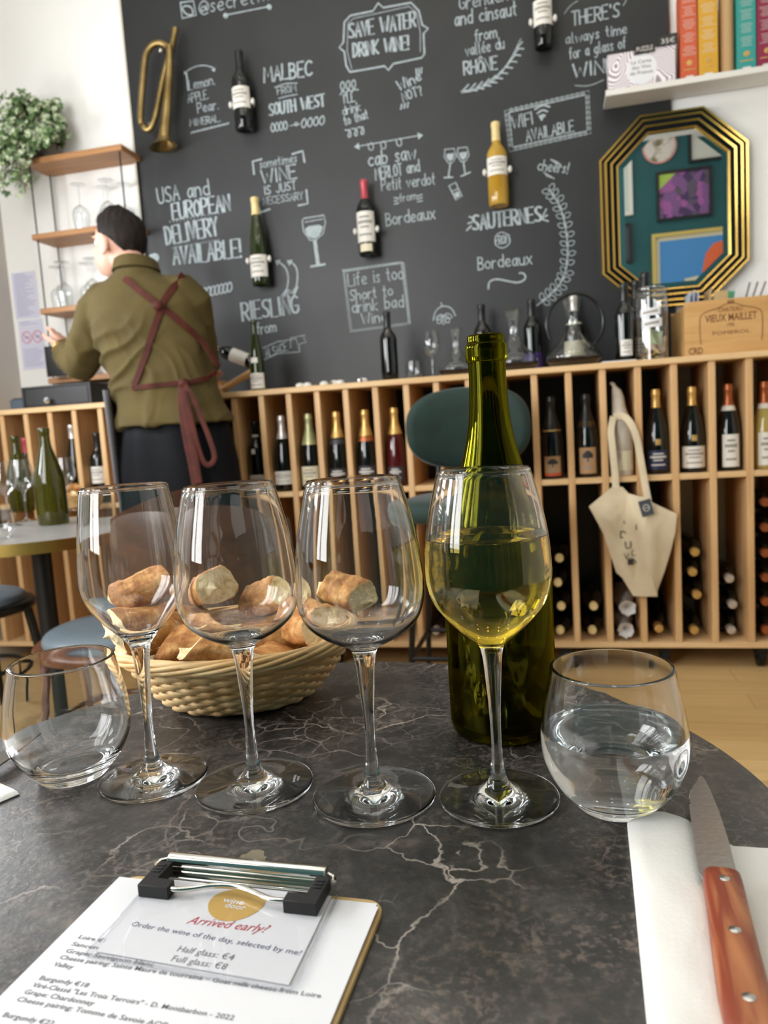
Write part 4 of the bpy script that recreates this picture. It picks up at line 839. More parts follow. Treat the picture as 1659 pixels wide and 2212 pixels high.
def addleaf(mb, p, nrm, down, sc, mi):
    nz = nrm.normalized(); y = (down - nz * down.dot(nz)); y = y.normalized() if y.length > 1e-4 else nz.orthogonal(); x = y.cross(nz)
    vs = [p + x * (a * sc) + y * (b * sc) + nz * (0.12 * sc * (abs(a) - b * b * 0.6)) for a, b in IV]
    mb.add([p + y * (0.25 * sc) + nz * 0.001] + vs, [(0, 1 + i, 1 + (i + 1) % len(vs)) for i in range(len(vs))], mi)
for k in range(60):
    a = rnd.uniform(0, 2 * pi); out = rnd.uniform(0.05, 0.16); L = rnd.choice([0.02, 0.04, 0.07, 0.11, 0.15]) * (1.35 if (-2.9 < (a - 2 * pi if a > pi else a) < -0.9) else 0.7)
    if cos(a) > 0.3: L *= 0.35; out *= 0.8
    P = [Vector((0.02 * cos(a), 0.02 * sin(a), 0.11)), Vector((0.06 * cos(a), 0.06 * sin(a), 0.18 + rnd.uniform(0, 0.08))), Vector((out * cos(a) - 0.015, out * sin(a) , 0.17 + rnd.uniform(-0.03, 0.09))), Vector(((out + 0.025) * cos(a) - 0.02, (out + 0.02) * sin(a) - 0.03, 0.10 - L * 0.6)), Vector(((out + 0.02) * cos(a) - 0.03, (out + 0.01) * sin(a) - 0.04, 0.08 - L * 1.3))]
    P = [Vector((q.x, max(-0.34, min(q.y, 0.055)), q.z)) for q in P]
    Q = [Vector((q.x, min(q.y, -0.112), q.z)) if q.z < 0.10 and q.x > -0.13 and (q.length > 0.075 or q.z < 0.05) else q for q in catmull(P, 5)]; mbv.tube(Q, 0.0016, 5)
    for i, q in enumerate(Q[3:]):
        for _ in range(2):
            nrm = Vector((rnd.uniform(-0.8, 0.8) + cos(a) * 0.4, rnd.uniform(-1.3, -0.2), rnd.uniform(0.0, 0.9)))
            lp_ = q + Vector((rnd.uniform(-0.022, 0.022), rnd.uniform(-0.03, 0.0), rnd.uniform(-0.02, 0.02)))
            if lp_.z < 0.035 and lp_.y > -0.118 and lp_.x > -0.115 and lp_.length > 0.03: continue
            addleaf(mbl, lp_, nrm, Vector((rnd.uniform(-0.6, 0.6), 0, -1)), rnd.uniform(0.018, 0.030), rnd.choice([0, 0, 1, 1, 2]))
mbv.build('stems', mat('ivy_stem', (86, 80, 50), 0.7), ivy); mbl.build('leaves', LM, ivy, smooth=0, recalc=False)

# notices on the wall
def notice(label, z0, z1, s0, s1, rings):
    t = rthing('notice_sheet', label, 'notice', s0, -0.393, z0, 'printed notices by the corner'); w, h = s1 - s0, z1 - z0
    sh_ = MB().box((0, 0, 0), (w, 0.001, h)).build('sheet', mat('pale_lilac_paper', (214, 214, 232), 0.6), t)
    mb = MB(); rnd = random.Random(int(z0 * 100))
    for i in range(22):
        z = h * (0.95 - i * 0.042)
        if rings and 0.42 < z / h < 0.88: continue
        mb.box((w * 0.1, -0.0006, z), (w * rnd.uniform(0.5, 0.92), -0.0001, z + 0.0025))
    mb.build('print', mat('faded_print', (150, 148, 186), 0.7), sh_)
    if rings:
        for cx in (0.3, 0.74):
            mb = MB(); mb.tube([(w * cx + 0.026 * cos(2 * pi * i / 28), -0.0008, h * 0.65 + 0.028 * sin(2 * pi * i / 28)) for i in range(28)], 0.0028, 6, closed=True, flat=0.2, up=(0, 1, 0)); mb.tube([(w * cx - 0.018, -0.0008, h * 0.65 + 0.02), (w * cx + 0.018, -0.0008, h * 0.65 - 0.02)], 0.0022, 6, flat=0.2, up=(0, 1, 0)); mb.build('prohibition_ring', mat('faded_red', (206, 128, 148), 0.7), sh_)
            MB().box((w * cx - 0.012, -0.0005, h * 0.65 - 0.004), (w * cx + 0.012, -0.0001, h * 0.65 + 0.004)).build('pictogram', mat('faded_violet', (150, 140, 176), 0.7), sh_)
notice('upper pale lilac printed notice sheet by the wall corner', 1.645, 1.87, -1.912, -1.775, False)
notice('lower notice sheet with two red prohibition rings', 1.395, 1.638, -1.905, -1.765, True)

# cash drawer box and the pale tray beside it
ds_ = wall_at(50, 850, -0.09)[0]; de_ = wall_at(196, 850, -0.09)[0]
dbx = rthing('drawer_box', 'black wooden drawer box with glass knob on the rack', 'box', ds_, -0.09, TOP)
M['drawer'] = mat('black_painted_wood', (44, 45, 48), 0.45)
DW = de_ - ds_
MB().box((0, 0, 0), (DW, 0.22, 0.098)).build('case', M['drawer'], dbx, bevel=0.002)
mb = MB(); mb.box((-0.004, -0.006, 0.0), (DW + 0.004, -0.0002, 0.008)).box((-0.004, -0.006, 0.092), (DW + 0.004, -0.0002, 0.100)).box((-0.004, -0.006, 0.008), (0.008, -0.0002, 0.092)).box((DW - 0.008, -0.006, 0.008), (DW + 0.004, -0.0002, 0.092)); mb.build('front_moulding', M['drawer'], dbx, bevel=0.001)
mb_ = MB(); mb_.box((0.012, -0.004, 0.012), (DW - 0.012, -0.0001, 0.088)); dfr = mb_.build('drawer_front', M['drawer'], dbx, bevel=0.001)
kn = MB(); kn.cyl((0.40 * DW, -0.004, 0.032), (0.40 * DW, -0.014, 0.032), 0.006, 0.005).build('knob_stem', M['chrome'], dfr)
MB().ball((0.40 * DW, -0.026, 0.032), 0.0155, 10).build('knob', mat('crystal_knob', (235, 236, 240), 0.05, 0.75), dfr, smooth=0)
t = rthing('card_terminal', 'grey-blue box at the left end of the rack', 'box', wall_at(21, 870, -0.12)[0], -0.12, TOP); MB().box((0, 0, 0), (0.075, 0.14, 0.052)).build('case', mat('slate_plastic', (84, 96, 112), 0.5), t, bevel=0.003)
MB().box((0.008, 0.01, 0.0525), (0.067, 0.12, 0.058)).build('keypad', M['drawer'], t, bevel=0.002)
t = rthing('tablet', 'black tablet screen behind the raised hand', 'tablet', wall_at(122, 775, -0.16)[0], -0.16, 1.3255); MB().box((-0.06, 0, 0), (0.06, 0.008, 0.14)).build('tablet_case', M['black_gloss'], t, bevel=0.002)

# ------------------------------------------------------------------ bottle in a cloth bag and the tote hung from it
M['canvas'] = mat('cotton_canvas', (206, 190, 160), 0.9, c2=(220, 206, 178), ns=8, bump=0.3, bs=500)
M['muslin'] = mat('grey_muslin', (176, 166, 152), 0.9, c2=(204, 196, 182), ns=14, bump=0.4, bs=60)
ws = wall_at(1344, 930, -0.055)[0]
wrap = rthing('bagged_bottle', 'bottle in a grey muslin bag with twisted tip', 'wrapped bottle', ws, -0.055, ST)
rings = []; rnd = random.Random(2)
for z, r, dx in ((0, 0.036, 0), (0.004, 0.0385, 0), (0.08, 0.039, 0), (0.15, 0.0385, 0), (0.19, 0.036, -0.002), (0.23, 0.030, -0.006), (0.26, 0.024, -0.01), (0.30, 0.022, -0.012), (0.325, 0.017, -0.017), (0.34, 0.008, -0.024), (0.352, 0.010, -0.032), (0.358, 0.003, -0.034)):
    rings.append([(dx + r * (1 + 0.05 * sin(5 * a + z * 60)) * cos(a), r * (1 + 0.05 * sin(5 * a + z * 60)) * sin(a), z) for a in [2 * pi * j / 28 for j in range(28)]])
MB().loft(rings).build('muslin_bag', M['muslin'], wrap, smooth=70)
mb = MB(); mb.grid(lambda u, v: (0.0402 * cos(-pi / 2 + 0.25 + (u - 0.5) * 1.5), 0.0402 * sin(-pi / 2 + 0.25 + (u - 0.5) * 1.5), 0.02 + 0.075 * v), 12, 2); mb.build('label', M['label_cream'], wrap)
TN = 0.03
def tp(px, py, n=TN): a = wall_at(px, py, n); return Vector((a[0], -n, a[1]))
tote = rthing('tote_bag', 'cream canvas tote bag with printed letters hung from the rack', 'tote bag', 0, 0, 0)
OUT = [(1272, 1094), (1324, 1050), (1345, 1052), (1358, 1066), (1380, 1072), (1398, 1074), (1410, 1086), (1462, 1110), (1458, 1150), (1448, 1192), (1436, 1232), (1420, 1275), (1420, 1288), (1398, 1288), (1368, 1287), (1344, 1248), (1331, 1236), (1318, 1196), (1302, 1150)]
o2 = [tp(*p) for p in OUT]; cen = sum(o2, Vector()) / len(o2); nO = len(o2)
def depth_at(p):
    u = (p.x - cen.x) / 0.15; v = (p.z - cen.z) / 0.22
    return 0.034 * max(0, 1 - u * u * 0.8 - v * v * 0.6) + 0.030 * sin(u * 7 + v * 1.5) * (1 - 0.4 * v) * max(0, 1 - abs(u) * 0.6) - 0.045 * math.exp(-((u + 0.5 - 0.25 * v) / 0.16) ** 2)
def tote_side(sg):
    vs = []; fs = []; K = 9
    for k in range(K + 1):
        t = k / K
        for p in o2:
            q = cen.lerp(p, t); dd = depth_at(q) * (1 - t ** 3)
            vs.append(Vector((q.x, q.y - sg * (dd if sg > 0 else 0.018 * (1 - t ** 2)) - (0.004 if sg > 0 else 0), q.z)))
    for k in range(K):
        for j in range(nO): fs.append((k * nO + j, k * nO + (j + 1) % nO, (k + 1) * nO + (j + 1) % nO, (k + 1) * nO + j))
    return vs, fs, K
mb = MB(); v1, f1, K = tote_side(1); v2_, f2, _ = tote_side(-1); mb.add(v1, f1); mb.add(v2_, f2); a0 = K * nO; b0 = len(v1) + K * nO
mb.add([v1[a0 + j] for j in range(nO)] + [v2_[a0 + j] for j in range(nO)], [(j, (j + 1) % nO, nO + (j + 1) % nO, nO + j) for j in range(nO)])
o = mb.build('bag_body', M['canvas'], tote, smooth=50)
mb = MB(); st = catmull([tp(1331, 1062), tp(1327, 1010, 0.03), tp(1322, 960, 0.02), tp(1320, 930, 0.005), tp(1325, 900, -0.02)], 6)
mb.tube(st, 0.0125, 8, flat=0.14, up=(0, 1, 0)).build('handle', M['canvas'], tote)
mb = MB(); st = catmull([tp(1400, 1082), tp(1394, 1050, 0.03), tp(1386, 1005, 0.025), tp(1376, 950, 0.018), tp(1364, 918, 0.012), tp(1348, 900, -0.008), tp(1325, 900, -0.02)], 6)
mb.tube(st, 0.0125, 8, flat=0.14, up=(0, 1, 0)).build('handle', M['canvas'], tote)
mb = MB()
for ch, px, py, sz in (('C', 1338, 1100, 12), ('A', 1340, 1122, 12), ('V', 1347, 1142, 12), ('E', 1371, 1142, 9), ('D', 1340, 1163, 12), ('U', 1349, 1184, 12), ('O', 1363, 1200, 10), ('V', 1346, 1206, 10), ('I', 1355, 1218, 10), ('N', 1366, 1218, 10)):
    q = tp(px, py, TN); k = sz * 1.35 / 1626 * 2.9; dd = depth_at(q) * (1 - min(1, ((q - cen).length / 0.26)) ** 3) + 0.008
    text_on(mb, ch, lambda x, y: (q.x + x, q.y - dd - 0.002, q.z + y), 0, k * 0.8, 0, k)
mb.build('print', M['dark_ink'], tote, smooth=0)
q = tp(1396, 1097, TN + 0.045); tg = MB(); tg.T = Matrix.Translation(q) @ Matrix.Rotation(-0.25, 4, 'Y'); tg.box((-0.022, -0.001, -0.03), (0.022, 0.001, 0.03)); tg.build('swing_tag', mat('slate_tag', (62, 68, 76), 0.5), tote)
tg = MB(); tg.T = Matrix.Translation(q) @ Matrix.Rotation(-0.25, 4, 'Y'); tg.tube([(0.011 * cos(a), -0.0014, 0.012 * sin(a)) for a in [2 * pi * i / 20 for i in range(20)]], 0.0012, 5, closed=True, flat=0.3, up=(0, 1, 0)); tg.box((-0.012, -0.002, -0.001), (0.012, -0.001, 0.001)); tg.build('tag_print', M['white_ink'], tote)

# ------------------------------------------------------------------ green velvet stool
M['velvet'] = mat('green_velvet', (13, 34, 29), 0.8, c2=(19, 46, 39), ns=7, detail=3, sheen=0.15)
SNn = 0.30; ss, sz = wall_at(1008, 925, SNn)
stool = rthing('bar_stool', 'dark green velvet bar stool with round back and black legs', 'stool', ss, SNn, 0)
def se(a, rx, rz, p=2.6): c_, s_ = cos(a), sin(a); return rx * abs(c_) ** (2 / p) * (1 if c_ > 0 else -1), rz * abs(s_) ** (2 / p) * (1 if s_ > 0 else -1)
rings = []
BRX, BRZ = 0.222, 0.147
for k, y in ((0.0, -0.032), (0.55, -0.034), (0.85, -0.030), (0.96, -0.018), (1.0, 0.0), (0.96, 0.018), (0.85, 0.026), (0.55, 0.030), (0.0, 0.030)):
    rings.append([(lambda x, z: (x, y + 0.10 - (0.55 * x * x) / 0.22 * 0.6 - 0.10 * (z + 0.1), sz + z))(*se(2 * pi * j / 44, max(BRX * k, 0.002), max(BRZ * k, 0.002))) for j in range(44)])
MB().loft(rings).build('backrest', M['velvet'], stool, smooth=70)
SEZ = 0.685
rings = []
for k, z in ((0.0, -0.034), (0.8, -0.036), (0.95, -0.030), (1.0, -0.012), (1.0, 0.014), (0.95, 0.030), (0.8, 0.040), (0.0, 0.045)):
    rings.append([(lambda x, y: (x, y - 0.10, SEZ + 0.02 + z))(*se(2 * pi * j / 44, max(0.235 * k, 0.002), max(0.22 * k, 0.002), 2.8)) for j in range(44)])
MB().loft(rings).build('seat', M['velvet'], stool, smooth=70)
for sx in (-1, 1):
    for sy in (-1, 1): MB().cyl((sx * 0.165, -0.10 + sy * 0.14, SEZ - 0.014), (sx * 0.205, -0.10 + sy * 0.19, 0.0), 0.011, 0.010, 12).build('leg', M['black_metal'], stool)
zz = 0.22; ax, ay = 0.192, 0.175
for p, q in (((-ax, -ay), (ax, -ay)), ((ax, -ay), (ax, ay)), ((ax, ay), (-ax, ay)), ((-ax, ay), (-ax, -ay))): MB().cyl((p[0], p[1] - 0.10, zz), (q[0], q[1] - 0.10, zz), 0.009, seg=10).build('footrest_bar', M['black_metal'], stool)
for sx in (-1, 1): MB().tube([(sx * 0.12, -0.02, SEZ - 0.01), (sx * 0.13, 0.10, SEZ + 0.02), (sx * 0.12, 0.115, sz - 0.06)], 0.009, 10).build('back_bracket', M['black_metal'], stool)

# ------------------------------------------------------------------ pictures on the teal wall behind the viewer (seen in the mirror)
def teal(name, label, cat): return thing(name, label, cat, W(0, NR, 0), -YAW)
def refl(px, py):
    d = ray(px, py); n0 = -0.3795 + 0.016; t = ((RO + DN * n0 - CAM).dot(DN)) / d.dot(DN); P = CAM + d * t; d2 = d - DN * (2 * d.dot(DN)); t2 = ((RO + DN * NR - P).dot(DN)) / d2.dot(DN); Q = P + d2 * t2
    return (Q - RO).dot(DS), Q.z
M['pic_frame'] = mat('black_frame', (22, 22, 24), 0.4); M['gilt'] = mat('gilt_frame', (214, 190, 110), 0.3, 0.6)
def picture(label, box, art, fr_m, fw_=0.02, mount=None):
    (x0, z1), (x1, z0) = box; t = teal('framed_picture', label, 'picture'); y0 = 0.001
    mb = MB()
    for lo, hi in (((x0, 0, z0), (x1, 0, z0 + fw_)), ((x0, 0, z1 - fw_), (x1, 0, z1)), ((x0, 0, z0 + fw_), (x0 + fw_, 0, z1 - fw_)), ((x1 - fw_, 0, z0 + fw_), (x1, 0, z1 - fw_))): mb.box((lo[0], y0, lo[2]), (hi[0], 0.028, hi[2]))
    mb.build('frame', fr_m, t)
    mw = mount or 0
    if mount: MB().box((x0 + fw_, y0, z0 + fw_), (x1 - fw_, 0.012, z1 - fw_)).build('mount', M['label_cream'], t)
    MB().box((x0 + fw_ + mw, y0, z0 + fw_ + mw), (x1 - fw_ - mw, 0.014, z1 - fw_ - mw)).build('artwork', art, t)
    return t
pm, nt, b = newmat('violet_bottle_print'); v = coords(nt, (1, 1, 1)); vo = N(nt, 'ShaderNodeTexVoronoi', Scale=16.0); nt.links.new(v, vo.inputs['Vector'])
sp = nt.nodes.new('ShaderNodeSeparateColor'); nt.links.new(vo.outputs['Color'], sp.inputs[0]); nt.links.new(ramp(nt, sp.outputs[0], [(0.0, lin((70, 48, 96))), (0.35, lin((126, 84, 140))), (0.6, lin((160, 90, 160))), (0.85, lin((90, 80, 100)))], 'CONSTANT'), b.inputs['Base Color'])
A, B_ = refl(1417, 374), refl(1538, 466)
pc = picture('violet patterned print in black frame on the teal wall', ((A[0], A[1]), (B_[0], B_[1] )), pm, M['pic_frame'], 0.02)
MB().prism([(A[0] + 0.022, A[1] - 0.022), (A[0] + 0.16, A[1] - 0.022), (A[0] + 0.022, A[1] - 0.15)], 0.0145, 0.016, 0, lambda x, y, z: (x, z, y)).build('green_corner', mat('lime_print', (170, 200, 90), 0.6), pc, smooth=0)
A, B_ = refl(1407, 508), (refl(1590, 500)[0], refl(1420, 640)[1])
po = picture('blue poster with orange shape in gilt frame on the teal wall', ((A[0], A[1]), (B_[0] + 0.05, B_[1])), mat('sky_blue_print', (70, 140, 206), 0.5), M['gilt'], 0.03, 0.035)
def pq(px, py): return refl(px, py)
mb = MB(); mb.prism([pq(1516, 588), pq(1524, 548), pq(1541, 526), pq(1560, 520), pq(1570, 560), pq(1545, 590), pq(1528, 597)], 0.0145, 0.016, 0, lambda x, y, z: (x, z, y)); mb.build('orange_shape', mat('orange_print', (226, 104, 60), 0.6), po, smooth=0)
mb = MB(); mb.prism([pq(1478, 603), pq(1508, 596), pq(1509, 606), pq(1480, 613)], 0.0145, 0.016, 0, lambda x, y, z: (x, z, y)); mb.build('cream_patch', M['label_cream'], po, smooth=0)
A, B_ = refl(1487, 288), refl(1575, 342); picture('white print in black frame near the ceiling on the teal wall', ((A[0], A[1] + 0.25), (B_[0], B_[1] - 0.0)), mat('ivory_print', (206, 208, 200), 0.6), M['pic_frame'], 0.02)
A, B_ = refl(1349, 340), refl(1367, 465); picture('narrow pale print in white frame on the teal wall', ((A[0] - 0.2, A[1]), (B_[0], B_[1])), mat('sage_print', (196, 206, 200), 0.6), M['ledge'], 0.03)
A, B_ = refl(1349, 484), refl(1366, 568); picture('dark grey print in black frame on the teal wall', ((A[0] - 0.2, A[1]), (B_[0], B_[1])), mat('charcoal_print', (62, 64, 70), 0.6), M['pic_frame'], 0.02)
A = refl(1424, 318); R_ = (refl(1462, 318)[0] - refl(1388, 318)[0]) / 2
t = teal('round_picture', 'round pink-rimmed floral plate picture on the teal wall', 'picture'); mb = MB(); mb.prism([(A[0] + R_ * cos(2 * pi * i / 40), A[1] + R_ * sin(2 * pi * i / 40)) for i in range(40)], 0.001, 0.02, 0, lambda x, y, z: (x, z, y)); mb.build('rim', mat('pink_rim', (206, 150, 146), 0.5), t)
mb = MB(); mb.prism([(A[0] + R_ * 0.9 * cos(2 * pi * i / 40), A[1] + R_ * 0.9 * sin(2 * pi * i / 40)) for i in range(40)], 0.0201, 0.022, 0, lambda x, y, z: (x, z, y)); mb.build('artwork', mat('floral_print', (120, 110, 78), 0.5, c2=(214, 206, 200), ns=9, lo=0.45, hi=0.55), t)

# ------------------------------------------------------------------ the round marble table
TC, TR = Vector((-0.080, 0.486, 0)), 0.326
tm, nt, b = newmat('dark_marble_laminate'); v = coords(nt)
L = nt.links.new
def noise(scale, detail=6, dist=0.0, vec=None, rough=0.5):
    n_ = N(nt, 'ShaderNodeTexNoise', Scale=scale, Detail=detail, Distortion=dist, Roughness=rough); L(vec or v, n_.inputs['Vector']); return n_.outputs['Fac']
def mth(op, a, c=None, clamp=False):
    n_ = nt.nodes.new('ShaderNodeMath'); n_.operation = op; n_.use_clamp = clamp
    for i, q in enumerate((a, c)):
        if q is None: continue
        if isinstance(q, (int, float)): n_.inputs[i].default_value = q
        else: L(q, n_.inputs[i])
    return n_.outputs[0]
def vein(scale, width, mscale, mlo, dist, detail=3, loc=0.0):
    vv = coords(nt, (1, 1, 1), (loc, loc * 0.7, 0)); f = noise(scale, detail, dist, vv, 0.55)
    r = mth('ABSOLUTE', mth('SUBTRACT', f, 0.5)); r = mth('SUBTRACT', 1.0, mth('DIVIDE', r, width), True)
    k = mth('MULTIPLY', mth('SUBTRACT', noise(mscale, 3, 0.3, vv), mlo), 5.0, True)
    return mth('MULTIPLY', r, k)
base = ramp(nt, mth('ADD', mth('MULTIPLY', noise(30, 14, 0.3, rough=0.78), 0.75), mth('MULTIPLY', noise(6, 4, 0.5), 0.25)), [(0.40, lin((15, 15, 15))), (0.50, lin((37, 36, 35))), (0.58, lin((65, 62, 59))), (0.68, lin((118, 110, 103)))])
def crack(scale, width, mscale, mlo, loc, warp=0.05):
    vv = coords(nt, (1, 1, 1), (loc, loc * 0.7, 0)); wn = N(nt, 'ShaderNodeTexNoise', Scale=18.0, Detail=6.0); L(vv, wn.inputs['Vector'])
    sc = nt.nodes.new('ShaderNodeVectorMath'); sc.operation = 'SCALE'; sc.inputs['Scale'].default_value = warp; L(wn.outputs['Color'], sc.inputs[0])
    ad = nt.nodes.new('ShaderNodeVectorMath'); ad.operation = 'ADD'; L(vv, ad.inputs[0]); L(sc.outputs[0], ad.inputs[1])
    vo = N(nt, 'ShaderNodeTexVoronoi', Scale=scale); vo.feature = 'DISTANCE_TO_EDGE'; L(ad.outputs[0], vo.inputs['Vector'])
    r = mth('SUBTRACT', 1.0, mth('DIVIDE', vo.outputs['Distance'], width), True)
    return mth('MULTIPLY', r, mth('MULTIPLY', mth('SUBTRACT', noise(mscale, 4, 0.4, vv, 0.6), mlo), 6.0, True))
spk = mth('MULTIPLY', mth('MULTIPLY', mth('SUBTRACT', noise(240, 5, 0.2, rough=0.6), 0.50), 7.0, True), mth('MULTIPLY', mth('SUBTRACT', noise(9, 5, 0.6), 0.40), 4.0, True))
patch_ = mth('MULTIPLY', mth('MULTIPLY', mth('SUBTRACT', noise(7.5, 4, 0.8, coords(nt, (1, 1.6, 1), (3, 1, 0))), 0.60), 6.0, True), mth('MULTIPLY', mth('SUBTRACT', noise(70, 6), 0.42), 4.0, True))
allv = mth('MAXIMUM', mth('MAXIMUM', crack(6.0, 0.011, 6.0, 0.48, 0.31, 0.09), crack(15.0, 0.017, 7.0, 0.51, 2.3, 0.07)), mth('MULTIPLY', mth('MAXIMUM', vein(7.0, 0.005, 5.0, 0.50, 0.6, 3), crack(34.0, 0.030, 8.0, 0.53, 5.1, 0.04)), 0.6))
m1 = nt.nodes.new('ShaderNodeMix'); m1.data_type = 'RGBA'; L(mth('MAXIMUM', mth('MULTIPLY', patch_, 0.75), mth('MULTIPLY', spk, 0.42)), m1.inputs[0]); L(base, m1.inputs[6]); m1.inputs[7].default_value = lin((150, 130, 118))
m2 = nt.nodes.new('ShaderNodeMix'); m2.data_type = 'RGBA'; L(mth('MULTIPLY', allv, 0.8), m2.inputs[0]); L(m1.outputs[2], m2.inputs[6]); m2.inputs[7].default_value = lin((196, 184, 172))
L(m2.outputs[2], b.inputs['Base Color']); b.inputs['Roughness'].default_value = 0.42; b.inputs['Specular IOR Level'].default_value = 0.75
bp = N(nt, 'ShaderNodeBump', Strength=0.32, Distance=0.0008); L(noise(210, 4, 0.6), bp.inputs['Height']); L(bp.outputs['Normal'], b.inputs['Normal'])
table = thing('bistro_table', 'round dark marble-effect bistro table in the foreground', 'table', (TC.x, TC.y, 0))
MB().lathe([(0, -0.026), (TR - 0.006, -0.026), (TR - 0.001, -0.022), (TR, -0.004), (TR - 0.0015, -0.0008), (TR - 0.004, 0), (0, 0)], 128, c=(0, 0, TZ)).build('tabletop', tm, table)
MB().cyl((0, 0, 0.03), (0, 0, TZ - 0.027), 0.032, seg=24).build('pedestal', M['black_metal'], table)
MB().lathe([(0, 0), (0.21, 0), (0.215, 0.008), (0.20, 0.018), (0.05, 0.03), (0, 0.03)], 48).build('base', M['black_metal'], table)

# ------------------------------------------------------------------ glassware on it
G_ = glass('clear_crystal', (0.994, 0.997, 0.996), 1.5)
WINE = glass('white_wine', (0.98, 0.89, 0.46), 1.34); WATER = glass('water', (0.99, 0.995, 1.0), 1.33)
FOOT = [(0, 0.0004), (0.036, 0.0004), (0.0395, 0.0008), (0.0400, 0.0016), (0.0393, 0.0026), (0.028, 0.0038), (0.015, 0.0060), (0.0085, 0.0100), (0.0056, 0.0160), (0.0046, 0.022)]
STEM = [(0.0046, 0.022), (0.0037, 0.034), (0.0034, 0.045), (0.0038, 0.060), (0.0046, 0.075), (0.0060, 0.095)]
A_OUT = [(0.0060, 0.095), (0.0072, 0.103), (0.0096, 0.1085), (0.0166, 0.1145), (0.0265, 0.1240), (0.0365, 0.1370), (0.0405, 0.1500), (0.0411, 0.1600), (0.0398, 0.1800), (0.0363, 0.1990), (0.0303, 0.2222)]
A_IN = [(0.03035, 0.2228), (0.0300, 0.2233), (0.0295, 0.2231), (0.0293, 0.2224), (0.0354, 0.1990), (0.0389, 0.1800), (0.0401, 0.1600), (0.0395, 0.1503), (0.0356, 0.1379), (0.0257, 0.1253), (0.0158, 0.1165), (0.0070, 0.1118), (0, 0.1105)]
B_OUT = [(0.0064, 0.095), (0.0085, 0.104), (0.0120, 0.1085), (0.0200, 0.1125), (0.0300, 0.1185), (0.0385, 0.1270), (0.0428, 0.1390), (0.0434, 0.1520), (0.0424, 0.1650), (0.0395, 0.1870), (0.0320, 0.2196)]
B_IN = [(0.03205, 0.2202), (0.0317, 0.2207), (0.0312, 0.2205), (0.0310, 0.2198), (0.0385, 0.1870), (0.0414, 0.1650), (0.0424, 0.1520), (0.0418, 0.1396), (0.0377, 0.1281), (0.0295, 0.1200), (0.0196, 0.1144), (0.0100, 0.1115), (0, 0.1108)]
C_OUT = [(0.0060, 0.095), (0.0074, 0.1035), (0.0096, 0.1080), (0.0150, 0.1145), (0.0212, 0.1212), (0.0282, 0.1296), (0.0338, 0.1380), (0.0371, 0.1465), (0.0381, 0.1560), (0.0374, 0.1740), (0.0344, 0.2010), (0.0312, 0.2225)]
C_IN = [(0.03125, 0.2231), (0.0309, 0.2236), (0.0304, 0.2234), (0.0302, 0.2227), (0.0335, 0.2010), (0.0365, 0.1740), (0.0371, 0.1560), (0.0361, 0.1468), (0.0329, 0.1388), (0.0274, 0.1307), (0.0204, 0.1224), (0.0140, 0.1161), (0.0070, 0.1112), (0, 0.1098)]
GM = {}
def glass_parts(kind):
    if kind not in GM:
        o_, i_ = {'A': (A_OUT, A_IN), 'B': (B_OUT, B_IN), 'C': (C_OUT, C_IN)}[kind]; ft = FOOT if kind != 'B' else [(r * 1.06 if r > 0.01 else r, z) for r, z in FOOT]
        st = STEM if kind != 'B' else [(r * (1 + 0.07 * (z > 0.07)), z) for r, z in STEM[:-1]] + [(0.0064, 0.095)]
        bowl = prof(o_, 5)[:-1] + prof([o_[-1]] + i_, 5)
        GM[kind] = []
        for nm, q in (('bowl', bowl), ('stem', prof(st, 5)), ('foot', prof(ft, 4))):
            o = MB().lathe(q, 72).build(nm, G_, smooth=80, recalc=False); GM[kind].append((nm, o.data)); bpy.data.objects.remove(o)
    return GM[kind]
def stemware(label, kind, x, y):
    t = thing('wine_glass', label, 'wine glass', (x, y, TZ + 0.0002), group='stemmed wine glasses in a row on the marble table')
    for nm, me in glass_parts(kind): link(nm, me, t)
    return t
stemware('empty angular wine glass, leftmost of the row, beside the empty tumbler', 'C', -0.1885, 0.5500)
stemware('empty round-bottomed wine glass directly in front of the bread basket', 'B', -0.1075, 0.5265)
stemware('empty round-bottomed wine glass left of the glass holding white wine', 'B', -0.0195, 0.4990)
wg = stemware('wine glass half full of pale white wine before the green bottle', 'A', 0.0655, 0.4855)
def fill_profile(inner, level, e):
    """the liquid: follows the inner wall, reaching e into it, up to the level"""
    q = [(r + e, z - (e if r < 0.03 else 0)) for r, z in prof(inner, 6)]; q = [p for p in reversed(q) if p[1] < level - 0.0008]; q[0] = (0, q[0][1])
    rl = q[-1][0]; return q + [(rl + 0.0001, level + 0.0002), (rl - 0.0003, level + 0.0012), (rl - 0.0010, level + 0.0004), (rl - 0.0024, level), (0, level - 0.0002)]
tag(MB().lathe(fill_profile(A_IN, 0.180, 0.0003), 72).build('wine', WINE, wg, smooth=60), 'pale yellow white wine')
mb = MB(); g2 = [o for o in bpy.data.objects if o.get('label', '').startswith('empty round-bottomed wine glass directly')][0]
text_on(mb, 'BORMIOLI', lambda x, y: (0.0305 - y, -0.006 + x, 0.0041), 0, 0.011, 0, 0.0018); text_on(mb, 'ROCCO', lambda x, y: (0.0330 - y, -0.004 + x, 0.0039), 0, 0.007, 0, 0.0015); mb.build('etched_mark', M['paper'], g2, smooth=0)
T_OUT = [(0, 0.0006), (0.022, 0.0003), (0.0255, 0.0012), (0.0300, 0.0060), (0.0375, 0.0150), (0.0440, 0.0280), (0.0465, 0.0410), (0.0452, 0.0590), (0.0420, 0.0760), (0.0388, 0.0915)]
T_IN = [(0.0385, 0.0928), (0.0374, 0.0930), (0.0368, 0.0918), (0.0400, 0.0760), (0.0432, 0.0590), (0.0444, 0.0410), (0.0420, 0.0290), (0.0355, 0.0175), (0.0270, 0.0105), (0.015, 0.0082), (0, 0.0078)]
